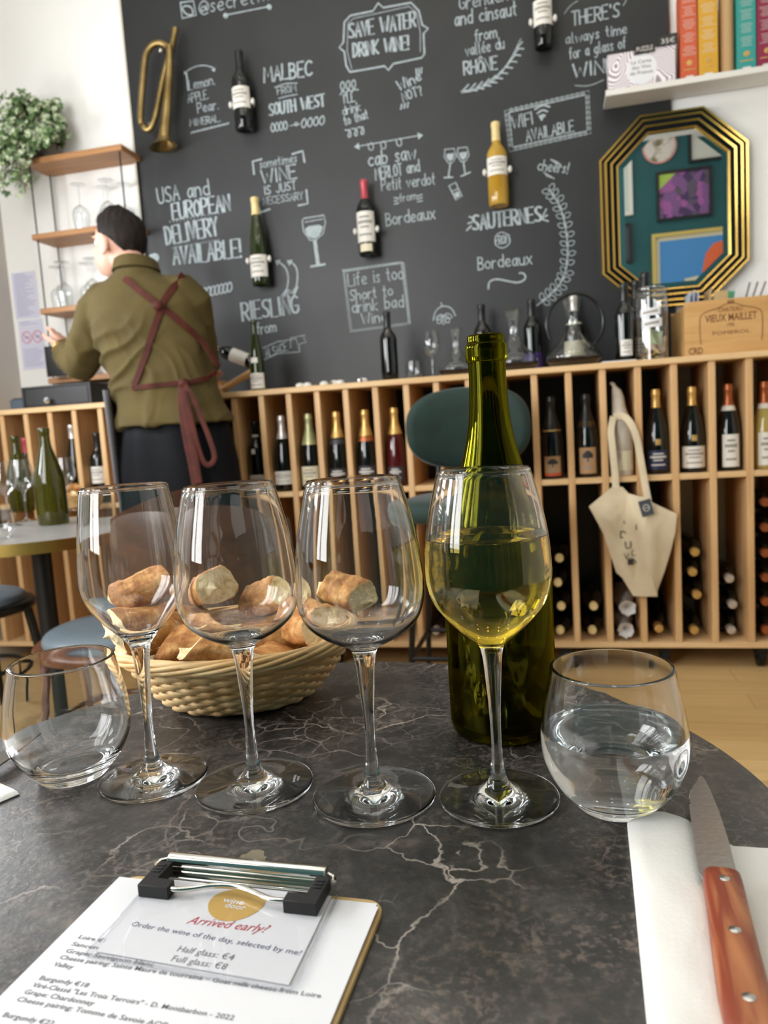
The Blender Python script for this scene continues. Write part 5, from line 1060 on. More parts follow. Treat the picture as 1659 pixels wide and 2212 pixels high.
tq = prof(T_OUT, 5)[:-1] + prof([T_OUT[-1]] + T_IN, 5)
def stumbler(label, x, y):
    t = thing('tumbler', label, 'tumbler', (x, y, TZ + 0.0002), group='rounded water tumblers on the marble table')
    MB().lathe(tq, 72).build('glass_body', G_, t, smooth=80, recalc=False); return t
stumbler('empty rounded water tumbler at the left of the table', -0.2560, 0.5665)
wt = stumbler('rounded tumbler half full of water at the right of the table', 0.1395, 0.4690)
tag(MB().lathe(fill_profile(T_IN[2:], 0.0505, 0.0003), 72).build('water', WATER, wt, smooth=60), 'clear water')

# ------------------------------------------------------------------ the green wine bottle
GB = glass('olive_bottle_glass', (0.43, 0.42, 0.05), 1.5)
BX, BY = 0.0885, 0.6030
bt = thing('wine_bottle', 'large open olive-green wine bottle without label behind the wine glass', 'wine bottle', (BX, BY, TZ + 0.0002))
O_ = [(0, 0.030), (0.006, 0.029), (0.020, 0.014), (0.031, 0.003), (0.036, 0.0004), (0.0405, 0.002), (0.0432, 0.008), (0.0438, 0.020), (0.0438, 0.105), (0.0436, 0.128), (0.0422, 0.148), (0.0375, 0.172), (0.0300, 0.200), (0.0228, 0.225), (0.0178, 0.247), (0.0155, 0.268), (0.0147, 0.290), (0.0147, 0.3005)]
LIP = [(0.0147, 0.3005), (0.0161, 0.3015), (0.0163, 0.308), (0.0162, 0.3135), (0.0148, 0.3150), (0.0146, 0.3185), (0.0143, 0.3208), (0.0130, 0.3215)]
I_ = [(0.0130, 0.3215), (0.0104, 0.3208), (0.0099, 0.315), (0.0100, 0.290), (0.0112, 0.268), (0.0138, 0.247), (0.0192, 0.225), (0.0266, 0.200), (0.0345, 0.172), (0.0394, 0.148), (0.0408, 0.128), (0.0411, 0.105), (0.0411, 0.026), (0.0400, 0.014), (0.034, 0.010), (0.026, 0.016), (0.012, 0.031), (0, 0.036)]
MB().lathe(prof(O_, 4)[:-1] + prof(LIP, 2)[:-1] + prof(I_, 4), 72).build('bottle_glass', GB, bt, smooth=60, recalc=False)
WB = glass('wine_in_bottle', (0.95, 0.90, 0.50), 1.34)
q = [(r + 0.0003 if r > 0.001 else 0, z - 0.0003) for r, z in prof(I_[12:], 4)]; q = [p for p in reversed(q) if p[1] < 0.058]; q[0] = (0, q[0][1])
MB().lathe(q + [(q[-1][0], 0.0595), (q[-1][0] - 0.001, 0.060), (0, 0.0598)], 72).build('wine', WB, bt, smooth=60)

# ------------------------------------------------------------------ bread basket
M['wicker'] = mat('bamboo_strips', (206, 164, 104), 0.5, c2=(232, 200, 146), ns=26, stretch=(1, 1, 3), bump=0.12, bs=160)
BKX, BKY = -0.150, 0.7160
bk = thing('bread_basket', 'oval woven bamboo bread basket behind the empty wine glasses', 'basket', (BKX, BKY, TZ), 0.03)
RX0, RY0, RX1, RY1, BH_ = 0.066, 0.052, 0.112, 0.088, 0.056
def wall(a, t, off=0.0):
    """a point on the basket wall: angle a, height fraction t"""
    s_ = t ** 0.72; rx, ry = RX0 + (RX1 - RX0) * s_ + off, RY0 + (RY1 - RY0) * s_ + off
    return Vector((rx * cos(a), ry * sin(a), 0.004 + BH_ * t))
NS = 34
mb = MB(); rows = 13
for i in range(rows):
    t = 0.03 + 0.86 * i / (rows - 1); n_ = NS * 6
    for o in (0, 1):
        pts = [wall(2 * pi * j / n_, t + 0.018 * o, 0.0021 * sin(NS / 2 * 2 * pi * j / n_ + pi * i)) for j in range(n_)]
        mb.tube(pts, 0.0012, 6, closed=True, flat=1.7, up=(0, 0, 1))
mb.build('weave', M['wicker'], bk, smooth=60)
mb = MB()
for j in range(NS):
    a = 2 * pi * (j + 0.5) / NS; mb.tube([wall(a, q / 6) for q in range(7)], 0.0026, 6, flat=0.5, up=(cos(a), sin(a), 0))
mb.build('stakes', M['wicker'], bk, smooth=60)
mb = MB()
for k in range(7):
    n_ = 180; pts = []
    for j in range(n_):
        a = 2 * pi * j / n_; ph = a * 3 + k * 2 * pi / 7
        p = wall(a, 0.97); p += Vector((cos(a), sin(a), 0)) * (0.0036 * cos(ph)) + Vector((0, 0, 0.0052 * sin(ph))); pts.append(p)
    mb.tube(pts, 0.0024, 6, closed=True, up=(0, 0, 1))
mb.build('braided_rim', M['wicker'], bk, smooth=60)
mb = MB(); mb.lathe([(0, 0.002), (0.98, 0.002), (1.0, 0.004), (0.98, 0.006), (0, 0.006)], 48, sx=RX0, sy=RY0); mb.build('base', M['wicker'], bk)
# bread
def breadmat(name, stops, scale, bump):
    m, nt_, b_ = newmat(name); v_ = coords(nt_); n_ = N(nt_, 'ShaderNodeTexNoise', Scale=scale, Detail=7.0, Roughness=0.65); nt_.links.new(v_, n_.inputs['Vector'])
    nt_.links.new(ramp(nt_, n_.outputs['Fac'], stops), b_.inputs['Base Color']); b_.inputs['Roughness'].default_value = 0.65
    n2 = N(nt_, 'ShaderNodeTexNoise', Scale=scale * 3.0, Detail=6.0); nt_.links.new(v_, n2.inputs['Vector']); bp_ = N(nt_, 'ShaderNodeBump', Strength=bump, Distance=0.003); nt_.links.new(n2.outputs['Fac'], bp_.inputs['Height']); nt_.links.new(bp_.outputs['Normal'], b_.inputs['Normal'])
    return m
CRUST = breadmat('bread_crust', [(0.32, lin((122, 70, 32))), (0.45, lin((178, 118, 60))), (0.58, lin((210, 158, 94))), (0.72, lin((236, 210, 166)))], 42, 0.9)
CRUMB = breadmat('bread_crumb', [(0.30, lin((196, 158, 100))), (0.46, lin((236, 212, 162))), (0.7, lin((246, 230, 194)))], 60, 0.9)
G7 = 'chunks of sliced baguette in the bread basket'
def bread(label, px, py, y, L_, R_, yaw, pitch, roll, seed, sq=0.78, taper=0.0, off=(0, 0, 0)):
    """a slice of baguette: crust lofted along the loaf, cut faces of crumb at both ends"""
    P = deep_at(px, py, y) + Vector(off); L_ *= 0.93; rnd = random.Random(seed); nx_, na = 18, 40
    root = thing('bread_chunk', label, 'bread', P, 0, G7); root.rotation_euler = (roll, pitch, yaw)
    def pt(u, a, k=1.0):
        x = (u - 0.5) * L_; wv = mn.noise(Vector((x * 28 + seed * 3.1, cos(a) * 0.8, sin(a) * 0.8))) * 0.13 + mn.noise(Vector((x * 80, cos(a) * 2.2 + seed, sin(a) * 2.2))) * 0.10 + mn.noise(Vector((x * 190, cos(a) * 5 + seed, sin(a) * 5))) * 0.045 + 0.10 * math.exp(-((a - 1.6 - 0.5 * sin(x * 40 + seed)) / 0.22) ** 2)
        r = R_ * 0.92 * (1 + wv) * (1 - taper * u) * k; c_, s_ = cos(a), sin(a); c_, s_ = abs(c_) ** 0.78 * (1 if c_ > 0 else -1), abs(s_) ** 0.78 * (1 if s_ > 0 else -1)
        sl = 0.42 * R_ * (s_ * sin(seed) + c_ * cos(seed * 2)) * (1 if u > 0.5 else -1) * (abs(u - 0.5) * 2) ** 1.5
        rnd_ = 1 - 0.05 * max(0, abs(u - 0.5) * 2 - 0.85) / 0.15
        return Vector((x + sl, r * c_ * rnd_, r * s_ * sq * rnd_ * (1.0 if s_ > 0 else 0.75)))
    mb = MB(); mb.loft([[pt(i / nx_, 2 * pi * j / na) for j in range(na)] for i in range(nx_ + 1)], caps=False); mb.build('crust', CRUST, root, smooth=50)
    for u, sg in ((0.0, -1), (1.0, 1)):
        rings = []; mb = MB()
        for k in (1.0, 0.96, 0.8, 0.6, 0.4, 0.2, 0.02):
            ring = []
            for j in range(na):
                p = pt(u, 2 * pi * j / na, k); h = mn.noise(Vector((p.y * 110 + seed, p.z * 110, u * 5))) * 0.0035 + 0.002 * (1 - k)
                p.x += sg * (h if k < 0.95 else 0); ring.append(p)
            rings.append(ring)
        mb.loft(rings, caps=True).build('crumb', CRUMB, root, smooth=60)
    return root
bread('small pale bread chunk at the back left, seen through the first glass', 322, 1318, 0.725, 0.050, 0.023, 0.4, -0.3, 0.5, 1, off=(-0.0087, 0.0106, 0.0149))
bread('toasted bread chunk against the left rim of the basket', 352, 1374, 0.712, 0.052, 0.024, 1.1, 0.15, 0.3, 2, off=(-0.0193, -0.0243, 0.0106))
bread('bread slice with pale crumb upright at the back, through the second glass', 455, 1308, 0.752, 0.062, 0.027, 2.0, 0.25, -0.2, 3, 0.85, off=(-0.0023, 0.0082, 0.012))
bread('crusty bread heel standing at the back right of the second glass', 590, 1298, 0.756, 0.058, 0.027, -0.4, -0.25, 0.6, 4, off=(-0.008, 0.0166, -0.0054))
bread('large rounded bread chunk at the front left of the heap', 436, 1404, 0.692, 0.062, 0.025, 0.15, -0.1, 0.2, 5, off=(-0.0065, -0.0023, 0.0043))
bread('orange-crusted bread chunk wedged in the middle of the heap', 412, 1368, 0.728, 0.055, 0.025, 0.9, 0.2, 0.1, 6, off=(-0.0128, 0.0157, -0.0026))
bread('square-cut bread chunk with flat toasted crust right of the second stem', 590, 1404, 0.690, 0.052, 0.026, 1.25, 0.15, 0.4, 7, 0.9, off=(-0.0068, -0.0054, -0.0183))
bread('long dark-crusted bread chunk lying behind the square-cut one', 616, 1350, 0.732, 0.066, 0.023, 0.35, -0.35, 0.2, 8, off=(-0.0255, 0.0319, -0.0291))
bread('bread chunk with open holey crumb leaning on the right rim', 664, 1396, 0.706, 0.050, 0.024, -0.75, 0.05, 0.1, 31, 0.9, off=(0.0001, 0.0158, 0.0144))
bread('flat bread slice seen through the third glass at the right back', 690, 1318, 0.756, 0.058, 0.025, -0.5, 0.3, 0.2, 10, off=(0.0239, 0.0098, 0.013))
bread('small bread piece tucked low at the front beside the second stem', 528, 1428, 0.672, 0.036, 0.016, 0.3, 0.2, 0.3, 11, off=(-0.0231, -0.0232, 0.0199))

# ------------------------------------------------------------------ clipboard with the menu
CU = Vector((0.966, -0.259, 0)); CV = Vector((-0.259, -0.966, 0)); CP = Vector((-0.165, 0.418, TZ))
CANG = math.atan2(CU.y, CU.x)
def cthing(name, label, cat, z=0.0): return thing(name, label, cat, CP + Vector((0, 0, z)), CANG)   # local x across the page, local -y down the page
M['mdf'] = mat('light_hardboard', (188, 156, 102), 0.55, c2=(206, 176, 122), ns=60, bump=0.05)
clip = cthing('clipboard', 'hardboard clipboard with metal clip lying on the marble table', 'clipboard')
cw, ch_, rc = 0.158, 0.225, 0.010
poly = []
for (cx, cy, a0) in ((cw - rc, -rc, 0), (rc, -rc, 90), (rc, -ch_ + rc, 180), (cw - rc, -ch_ + rc, 270)):
    poly += [(cx + rc * cos(radians(a0 + q)), cy + rc * sin(radians(a0 + q))) for q in range(0, 91, 15)]
MB().prism(poly, 0.0003, 0.0033).build('board', M['mdf'], clip, bevel=0.0005)
B0, B1 = 0.026, 0.123
mb = MB(); mb.tube([(B0, 0.006, 0.0115), (B1, 0.006, 0.0115)], 0.0042, 20); mb.box((B0, -0.004, 0.0060), (B1, 0.006, 0.0074)); mb.box((B0 + 0.002, 0.004, 0.0034), (B1 - 0.002, 0.012, 0.0085)); mb.build('spring_bar', M['chrome'], clip, bevel=0.0004)
mb = MB(); tb = [(0.0665, 0.009), (0.0665, 0.017), (0.069, 0.018), (0.0705, 0.0225), (0.0745, 0.0238), (0.0785, 0.0225), (0.080, 0.018), (0.0825, 0.017), (0.0825, 0.009)]; mb.prism(tb, 0.0105, 0.0114); mb.build('hanging_tab', mat('dull_steel', (170, 162, 140), 0.35, 0.9), clip)
for sg, xc in ((1, B0 + 0.0005), (-1, B1 + 0.000)):
    mb = MB(); q = [(xc - sg * 0.004, 0.001), (xc + sg * 0.004, 0.001), (xc + sg * 0.004, -0.0145), (xc + sg * 0.0145, -0.0150), (xc + sg * 0.0145, -0.0225), (xc - sg * 0.004, -0.0225)]
    mb.prism(q if sg > 0 else q[::-1], 0.0062, 0.0134)
    for i in range(3): mb.box((xc - 0.0025, -0.004 - i * 0.003, 0.0134), (xc + 0.0025, -0.0025 - i * 0.003, 0.0140))
    mb.build('corner_cap', M['rubber'], clip, bevel=0.0014)
MB().tube(catmull([(B0 + 0.011, -0.019, 0.0108), (B0 + 0.022, -0.019, 0.0108), (B0 + 0.036, -0.0135, 0.0108), (B0 + 0.05, -0.0115, 0.0108), (B0 + 0.062, -0.0145, 0.0108), (B0 + 0.074, -0.019, 0.0108), (B1 - 0.011, -0.019, 0.0108)], 5), 0.0015, 10).build('wire_lever', M['chrome'], clip)
for sg, xc in ((1, B0 - 0.001), (-1, B1 + 0.001)): MB().tube([(xc, 0.006, 0.0115), (xc - sg * 0.004, 0.004, 0.0112), (xc - sg * 0.005, 0.0005, 0.0108)], 0.0015, 8).build('wire_end', M['chrome'], clip)
# the menu sheets
menu = cthing('menu_sheet', 'white printed wine menu held under the clipboard clip', 'menu', 0.0036)
mb = MB(); mb.box((-0.0015, -0.222, 0), (0.1545, -0.005, 0.0012)); mb.build('sheet', M['paper'], menu)
MB().box((-0.0005, -0.222, 0.0012), (0.156, -0.008, 0.0016)).build('sheet', M['paper'], menu)
M['grey_print'] = mat('grey_print', (112, 114, 120), 0.7); M['blue_print'] = mat('slate_blue_print', (92, 98, 128), 0.7); M['red_print'] = mat('red_script_print', (186, 62, 74), 0.7)
def cuv(px, py, z): p = flat_at(px, py, z) - CP; return p.dot(CU), p.dot(-CV)
def cline(mb, txt, a, c, z, h=None, shear=0.0, zp=0.0, mi=0, bold=0.0):
    A = Vector(cuv(*a, z)); C = Vector(cuv(*c, z)); U = (C - A); l = U.length; U /= l; V = Vector((-U.y, U.x))
    text_on(mb, txt, lambda x, y: (A.x + U.x * x + V.x * y, A.y + U.y * x + V.y * y, zp), 0, l, 0, h, shear, mi, bold)
mb = MB(); zz = TZ + 0.0053; zp = 0.00175
for t, a, c in (('Loire €16', (168, 2027), (236, 2038)), ('Sancerre "Les Caillottes" - 2022', (153, 2042), (420, 2086)), ('Grape: Sauvignon blanc', (140, 2057), (330, 2088)), ('Cheese pairing: Sainte Maure de tourraine – Goat milk cheese from Loire', (127, 2071), (692, 2156)), ('Valley', (113, 2086), (155, 2093)),
    ('Burgundy €18', (83, 2116), (188, 2133)), ('Viré-Clessé "Les Trois Terroirs" - D. Montbarbon - 2022', (67, 2131), (503, 2204)), ('Grape: Chardonnay', (50, 2146), (200, 2172)), ('Cheese pairing: Tomme de Savoie AOP', (34, 2162), (358, 2220)), ('Burgundy €22', (4, 2196), (112, 2216))):
    cline(mb, t, a, c, zz, 0.0027, 0.0, zp, bold=0.01)
mb.build('printed_text', M['grey_print'], [c for c in menu.children if c.name.startswith('sheet')][-1], smooth=0)
card = cthing('order_card', 'small white wine-of-the-day card in clear plastic sleeve on the menu', 'card', 0.0053)
zc = TZ + 0.0066
k0, k1, k2, k3 = cuv(188, 2060, zc), cuv(640, 2146, zc), cuv(733, 1938, zc), cuv(300, 1905, zc)
k0 = (0.0225, -0.069); k1 = (0.134, -0.0735); k2 = (0.1325, -0.0045); k3 = (0.0225, -0.0045)
ins = lambda q, e: [(q[0][0] + e, q[0][1] + e), (q[1][0] - e, q[1][1] + e), (q[2][0] - e, q[2][1] - 0.0), (q[3][0] + e, q[3][1] - 0.0)]
MB().prism(ins([k0, k1, k2, k3], 0.0035), 0.0004, 0.0008).build('card_paper', M['paper'], card); cpp = [c for c in card.children][0]
MB().prism([k0, (k1[0] - 0.006, k1[1]), (k1[0], k1[1] + 0.006), k2, k3], 0.0013, 0.0016).build('plastic_sleeve', thin_glass('clear_plastic', (0.99, 0.99, 0.995), 0.45), card)
q = [k3, k0, (k1[0] - 0.006, k1[1]), (k1[0] - 0.0015, k1[1] + 0.0015), (k1[0], k1[1] + 0.006), k2]
MB().tube([(a, c, 0.0012) for a, c in q], 0.0009, 8).build('sleeve_seam', thin_glass('plastic_edge', (0.93, 0.94, 0.96), 1.6), card)
zp = 0.00095
mb = MB(); o = cuv(508, 1953, zc); mb.add([(o[0] + 0.0155 * cos(2 * pi * i / 40) + 0.0012 * sin(4 * pi * i / 40), o[1] + 0.0135 * sin(2 * pi * i / 40), zp) for i in range(40)], [tuple(range(40))]); mb.build('logo_disc', mat('ochre_print', (202, 164, 88), 0.6), cpp, smooth=0)
mb = MB(); cline(mb, 'wine', (479, 1946), (524, 1954), zc, 0.0040, 0, zp + 0.0001, bold=0.015); cline(mb, 'door', (484, 1958), (527, 1965), zc, 0.0040, 0, zp + 0.0001, bold=0.015); mb.build('logo_text', M['paper'], cpp, smooth=0)
mb = MB(); cline(mb, 'Arrived early?', (401, 1993), (576, 2014), zc, 0.0062, 0.35, zp); mb.build('red_heading', M['red_print'], cpp, smooth=0)
mb = MB(); cline(mb, 'Order the wine of the day, selected by me!', (281, 1998), (647, 2062), zc, 0.0036, 0, zp); mb.build('blue_line', M['blue_print'], cpp, smooth=0)
mb = MB(); cline(mb, 'Half glass: €4', (381, 2053), (501, 2073), zc, 0.0040, 0, zp); cline(mb, 'Full glass: €8', (368, 2074), (486, 2093), zc, 0.0040, 0, zp); mb.build('price_lines', M['grey_print'], cpp, smooth=0)

# ------------------------------------------------------------------ napkins and knives
M['napkin'] = mat('white_tissue_napkin', (232, 230, 224), 0.85, bump=0.14, bs=420)
nd = Vector((-0.265, -0.964, 0)); nr = Vector((0.964, -0.265, 0))
def napkin_mesh(mb, w, h, t=0.0022, fold=None, seed=0):
    """soft folded sheet: x 0..w, y -h..0, rounded left edge"""
    nu, nv = 36, 40
    def top(u, v):
        x = w * u; y = -h * v; e = min(u * w / 0.004, 1.0); z = t * (0.35 + 0.65 * sqrt(1 - (1 - e) ** 2)) + 0.0007 * (mn.noise(Vector((x * 55 + seed, y * 40, 0))) + 0.6 * mn.noise(Vector((x * 130, y * 90 + seed, 2)))) * e
        if fold:
            fw_, fh = fold; q = x / fw_
            if q < 1.0: z += fh * (max(0.0, 1 - (2 * q - 0.9) ** 2) ** 0.5 if abs(2 * q - 0.9) < 1 else 0)
            y += 0.010 * sin(pi * min(q, 1.0)) * (1 - v) if q < 1.0 else -0.016 * min(1, (q - 1.0) * 3) * (1 - v)
        return (x, y, max(z, 0.0006))
    mb.grid(top, nu, nv); mb.grid(lambda u, v: (top(u, v)[0], top(u, v)[1], 0.0002), nu, nv)
    b0 = len(mb.v); 
    for vv in (0.0, 1.0): mb.grid(lambda u, k, vv=vv: tuple(Vector(top(u, vv)) * k + Vector((top(u, vv)[0], top(u, vv)[1], 0.0002)) * (1 - k)), nu, 1)
    for uu in (0.0, 1.0): mb.grid(lambda u, k, uu=uu: tuple(Vector(top(uu, u)) * k + Vector((top(uu, u)[0], top(uu, u)[1], 0.0002)) * (1 - k)), nv, 1)
mb = MB(); napkin_mesh(mb, 0.16, 0.20, 0.0024, (0.042, 0.0040), 1)
o = mb.build('paper_napkin', M['napkin'], loc=(0.1375, 0.4395, TZ + 0.0001), rz=math.atan2(nr.y, nr.x), smooth=60); tag(o, 'folded white paper napkin under the wooden-handled knife', 'napkin')
M['blade'] = mat('brushed_blade', (176, 178, 180), 0.2, 1.0, bump=0.04, bs=300); M['knifewood'] = mat('reddish_pakkawood', (128, 54, 30), 0.45, c2=(180, 116, 72), ns=1.2, stretch=(70, 8, 70), detail=5, lo=0.4, hi=0.6, dist=1.2)
BL = [(0.0088, -0.004), (0.0086, 0.03), (0.0070, 0.065), (0.0045, 0.092), (0.0022, 0.108), (0.0006, 0.1105)]
edge = [(-0.0012, 0.1065)]
n_ = 15
for i in range(n_): t = i / n_; y = 0.1045 - t * 0.034; x = -0.0022 - 0.0072 * (1 - (1 - t) ** 2.0); edge += [(x, y), (x + 0.0011, y - 0.0011)]
edge += [(-0.0096, 0.068), (-0.0098, 0.04), (-0.0100, 0.002), (-0.0098, -0.004), (-0.0075, -0.010), (-0.003, -0.012), (0.006, -0.012)]
def knife(label, tip, heel, z, lift=0.0):
    d = (tip - heel); d.z = 0; rz = math.atan2(d.y, d.x) - pi / 2
    k = thing('table_knife', label, 'knife', (heel.x, heel.y, z), rz); k.rotation_euler = (lift, 0, rz)
    MB().prism(BL + edge, 0.0070, 0.0084).build('blade', M['blade'], k, smooth=20)
    rings = []
    for y, xl, xr, zt in ((-0.003, -0.0062, 0.0090, 0.5), (-0.005, -0.0078, 0.0104, 0.9), (-0.012, -0.0086, 0.0106, 1.0), (-0.035, -0.0088, 0.0106, 1.0), (-0.065, -0.0096, 0.0108, 1.0), (-0.090, -0.0100, 0.0112, 1.0), (-0.110, -0.0090, 0.0128, 1.0), (-0.120, -0.0060, 0.0130, 0.9), (-0.124, -0.002, 0.0105, 0.5)):
        xc, hw_ = (xl + xr) / 2, (xr - xl) / 2; rings.append([(xc + hw_ * (abs(cos(a)) ** 0.6) * (1 if cos(a) > 0 else -1), y, 0.0075 + 0.0068 * zt * (abs(sin(a)) ** 0.7) * (1 if sin(a) > 0 else -1)) for a in [2 * pi * j / 28 for j in range(28)]])
    hdl = MB().loft(rings).build('handle', M['knifewood'], k, smooth=70)
    for y in (-0.016, -0.056, -0.098): MB().lathe([(0, 0.0138), (0.0026, 0.0138), (0.0027, 0.0144), (0.0024, 0.0146), (0, 0.0147)], 20, c=(0.0012, y, 0)).build('rivet', M['steel'], hdl)
    return k
knife('serrated steak knife with reddish wooden handle lying on the right napkin', Vector((0.1985, 0.4770, 0)), Vector((0.1640, 0.3725, 0)), TZ + 0.0030)
a, c = flat_at(84, 1592, TZ + 0.006), flat_at(-150, 1745, TZ + 0.006)
knife('serrated knife blade poking in from the left table edge behind the tumbler', a, a + (c - a).normalized() * 0.11, TZ + 0.0003)
mb = MB(); napkin_mesh(mb, 0.12, -0.12, 0.0024, None, 5)
p = flat_at(41, 1712, TZ + 0.002); u = (flat_at(0, 1697, TZ) - p); 
o = mb.build('paper_napkin', M['napkin'], loc=(p.x, p.y, TZ + 0.0001), rz=math.atan2(u.y, u.x) , smooth=60); tag(o, 'corner of a white paper napkin at the left frame edge', 'napkin')

# ------------------------------------------------------------------ the neighbouring table and chairs on the left
LT = Vector((-1.11, 2.40, 0)); LR = 0.355
M['grey_top'] = mat('grey_table_top', (128, 126, 124), 0.3, c2=(142, 140, 138), ns=9)
lt = thing('bistro_table', 'round grey bistro table with brass edge at the left', 'table', LT)
MB().lathe([(0, -0.008), (LR - 0.003, -0.008), (LR - 0.0025, 0), (0, 0)], 72, c=(0, 0, TZ)).build('tabletop', M['grey_top'], lt)
MB().lathe([(LR - 0.0022, -0.034), (LR, -0.034), (LR, 0.0), (LR - 0.0022, 0.0005), (LR - 0.0022, -0.034)], 72, c=(0, 0, TZ)).build('brass_edge', M['brass_edge'], lt)
MB().lathe([(0, -0.032), (LR - 0.003, -0.032), (LR - 0.003, -0.0085), (0, -0.0085)], 72, c=(0, 0, TZ)).build('underside', M['black_metal'], lt)
MB().cyl((0, 0, 0.03), (0, 0, TZ - 0.033), 0.03, seg=20).build('pedestal', M['black_metal'], lt)
MB().lathe([(0, 0), (0.16, 0), (0.16, 0.01), (0.06, 0.03), (0, 0.03)], 40).build('base', M['black_metal'], lt)
def ltbottle(label, x, y, k):
    b = wine_bottle(label, 0, 0, 0, 'burgundy', body='left_bottle', k=k); b.location = (x, y, TZ + 0.001); b.scale = (k * 1.12, k * 1.12, k); return b
lbm, nt, b = newmat('olive_glass_thick'); b.inputs['Base Color'].default_value = (0.10, 0.10, 0.008, 1); b.inputs['Roughness'].default_value = 0.03; b.inputs['Transmission Weight'].default_value = 0.7; M['left_bottle'] = lbm
p = flat_at(117, 1132, TZ); ltbottle('open olive-green bottle on the brass-edged table, nearest the edge', p.x, p.y, 1.08)
p = flat_at(95, 1100, TZ); ltbottle('open green bottle partly hidden behind the nearer bottle on the grey table', p.x - 0.06, p.y - 0.06, 1.05)
G8 = 'wine glasses on the brass-edged table'
def ltglass(label, px, py, k=1.0):
    p = flat_at(px, py, TZ); t = thing('wine_glass', label, 'wine glass', (p.x, p.y, TZ + 0.0005), 0, G8); t.scale = (k, k, k)
    q = [(0, 0.0005), (0.038, 0.0008), (0.036, 0.003), (0.009, 0.009), (0.0042, 0.02), (0.0036, 0.06), (0.0062, 0.095), (0.010, 0.108), (0.026, 0.122), (0.037, 0.138), (0.040, 0.158), (0.037, 0.19), (0.030, 0.222)]
    MB().lathe(prof(q, 4), 36).build('glass_body', M['thin'], t, smooth=70); return t
ltglass('empty wine glass at the left frame edge on the grey table', 20, 1137)
ltglass('empty wine glass just left of the green bottle on the grey table', 58, 1126)
ltglass('empty wine glass right of the green bottle on the grey table', 150, 1104, 0.97)
p = flat_at(2, 1164, TZ); t = thing('tumbler', 'clear water tumbler at the left frame edge on the grey table', 'tumbler', (p.x, p.y, TZ + 0.0005)); t_ = MB().lathe(prof(T_OUT[1:], 4), 36).build('glass_body', M['thin'], t, smooth=70)
# bread bowl over there
p = flat_at(190, 1088, TZ); bb = thing('bread_basket', 'small pale bread basket on the brass-edged table', 'basket', (p.x - 0.01, p.y - 0.12, TZ + 0.0005))
MB().lathe(prof([(0, 0.002), (0.05, 0.0), (0.056, 0.004), (0.085, 0.045), (0.088, 0.05), (0.083, 0.046), (0.052, 0.008), (0, 0.007)], 3), 36).build('bowl', M['wicker'], bb)
for i, (dx, dy, dz, yaw, R_) in enumerate(((-0.035, -0.01, 0.052, 0.3, 0.024), (0.03, -0.02, 0.05, 1.2, 0.025), (0.0, 0.03, 0.056, 2.0, 0.024), (0.005, -0.005, 0.082, 0.5, 0.022))):
    P0 = pj = bb.location + Vector((dx, dy, dz)); d_ = P0 - CAM; px_ = 829.5 + F * d_.dot(RT) / d_.dot(fw); py_ = 1106 - F * d_.dot(UP) / d_.dot(fw)
    r_ = bread('baguette chunk in the pale basket across, %s' % ('left one', 'right one', 'one behind the others', 'topmost one')[i], px_, py_, P0.y, 0.055, R_, yaw, 0.1, 0.2, 20 + i); r_['group'] = 'baguette chunks in the pale basket across'

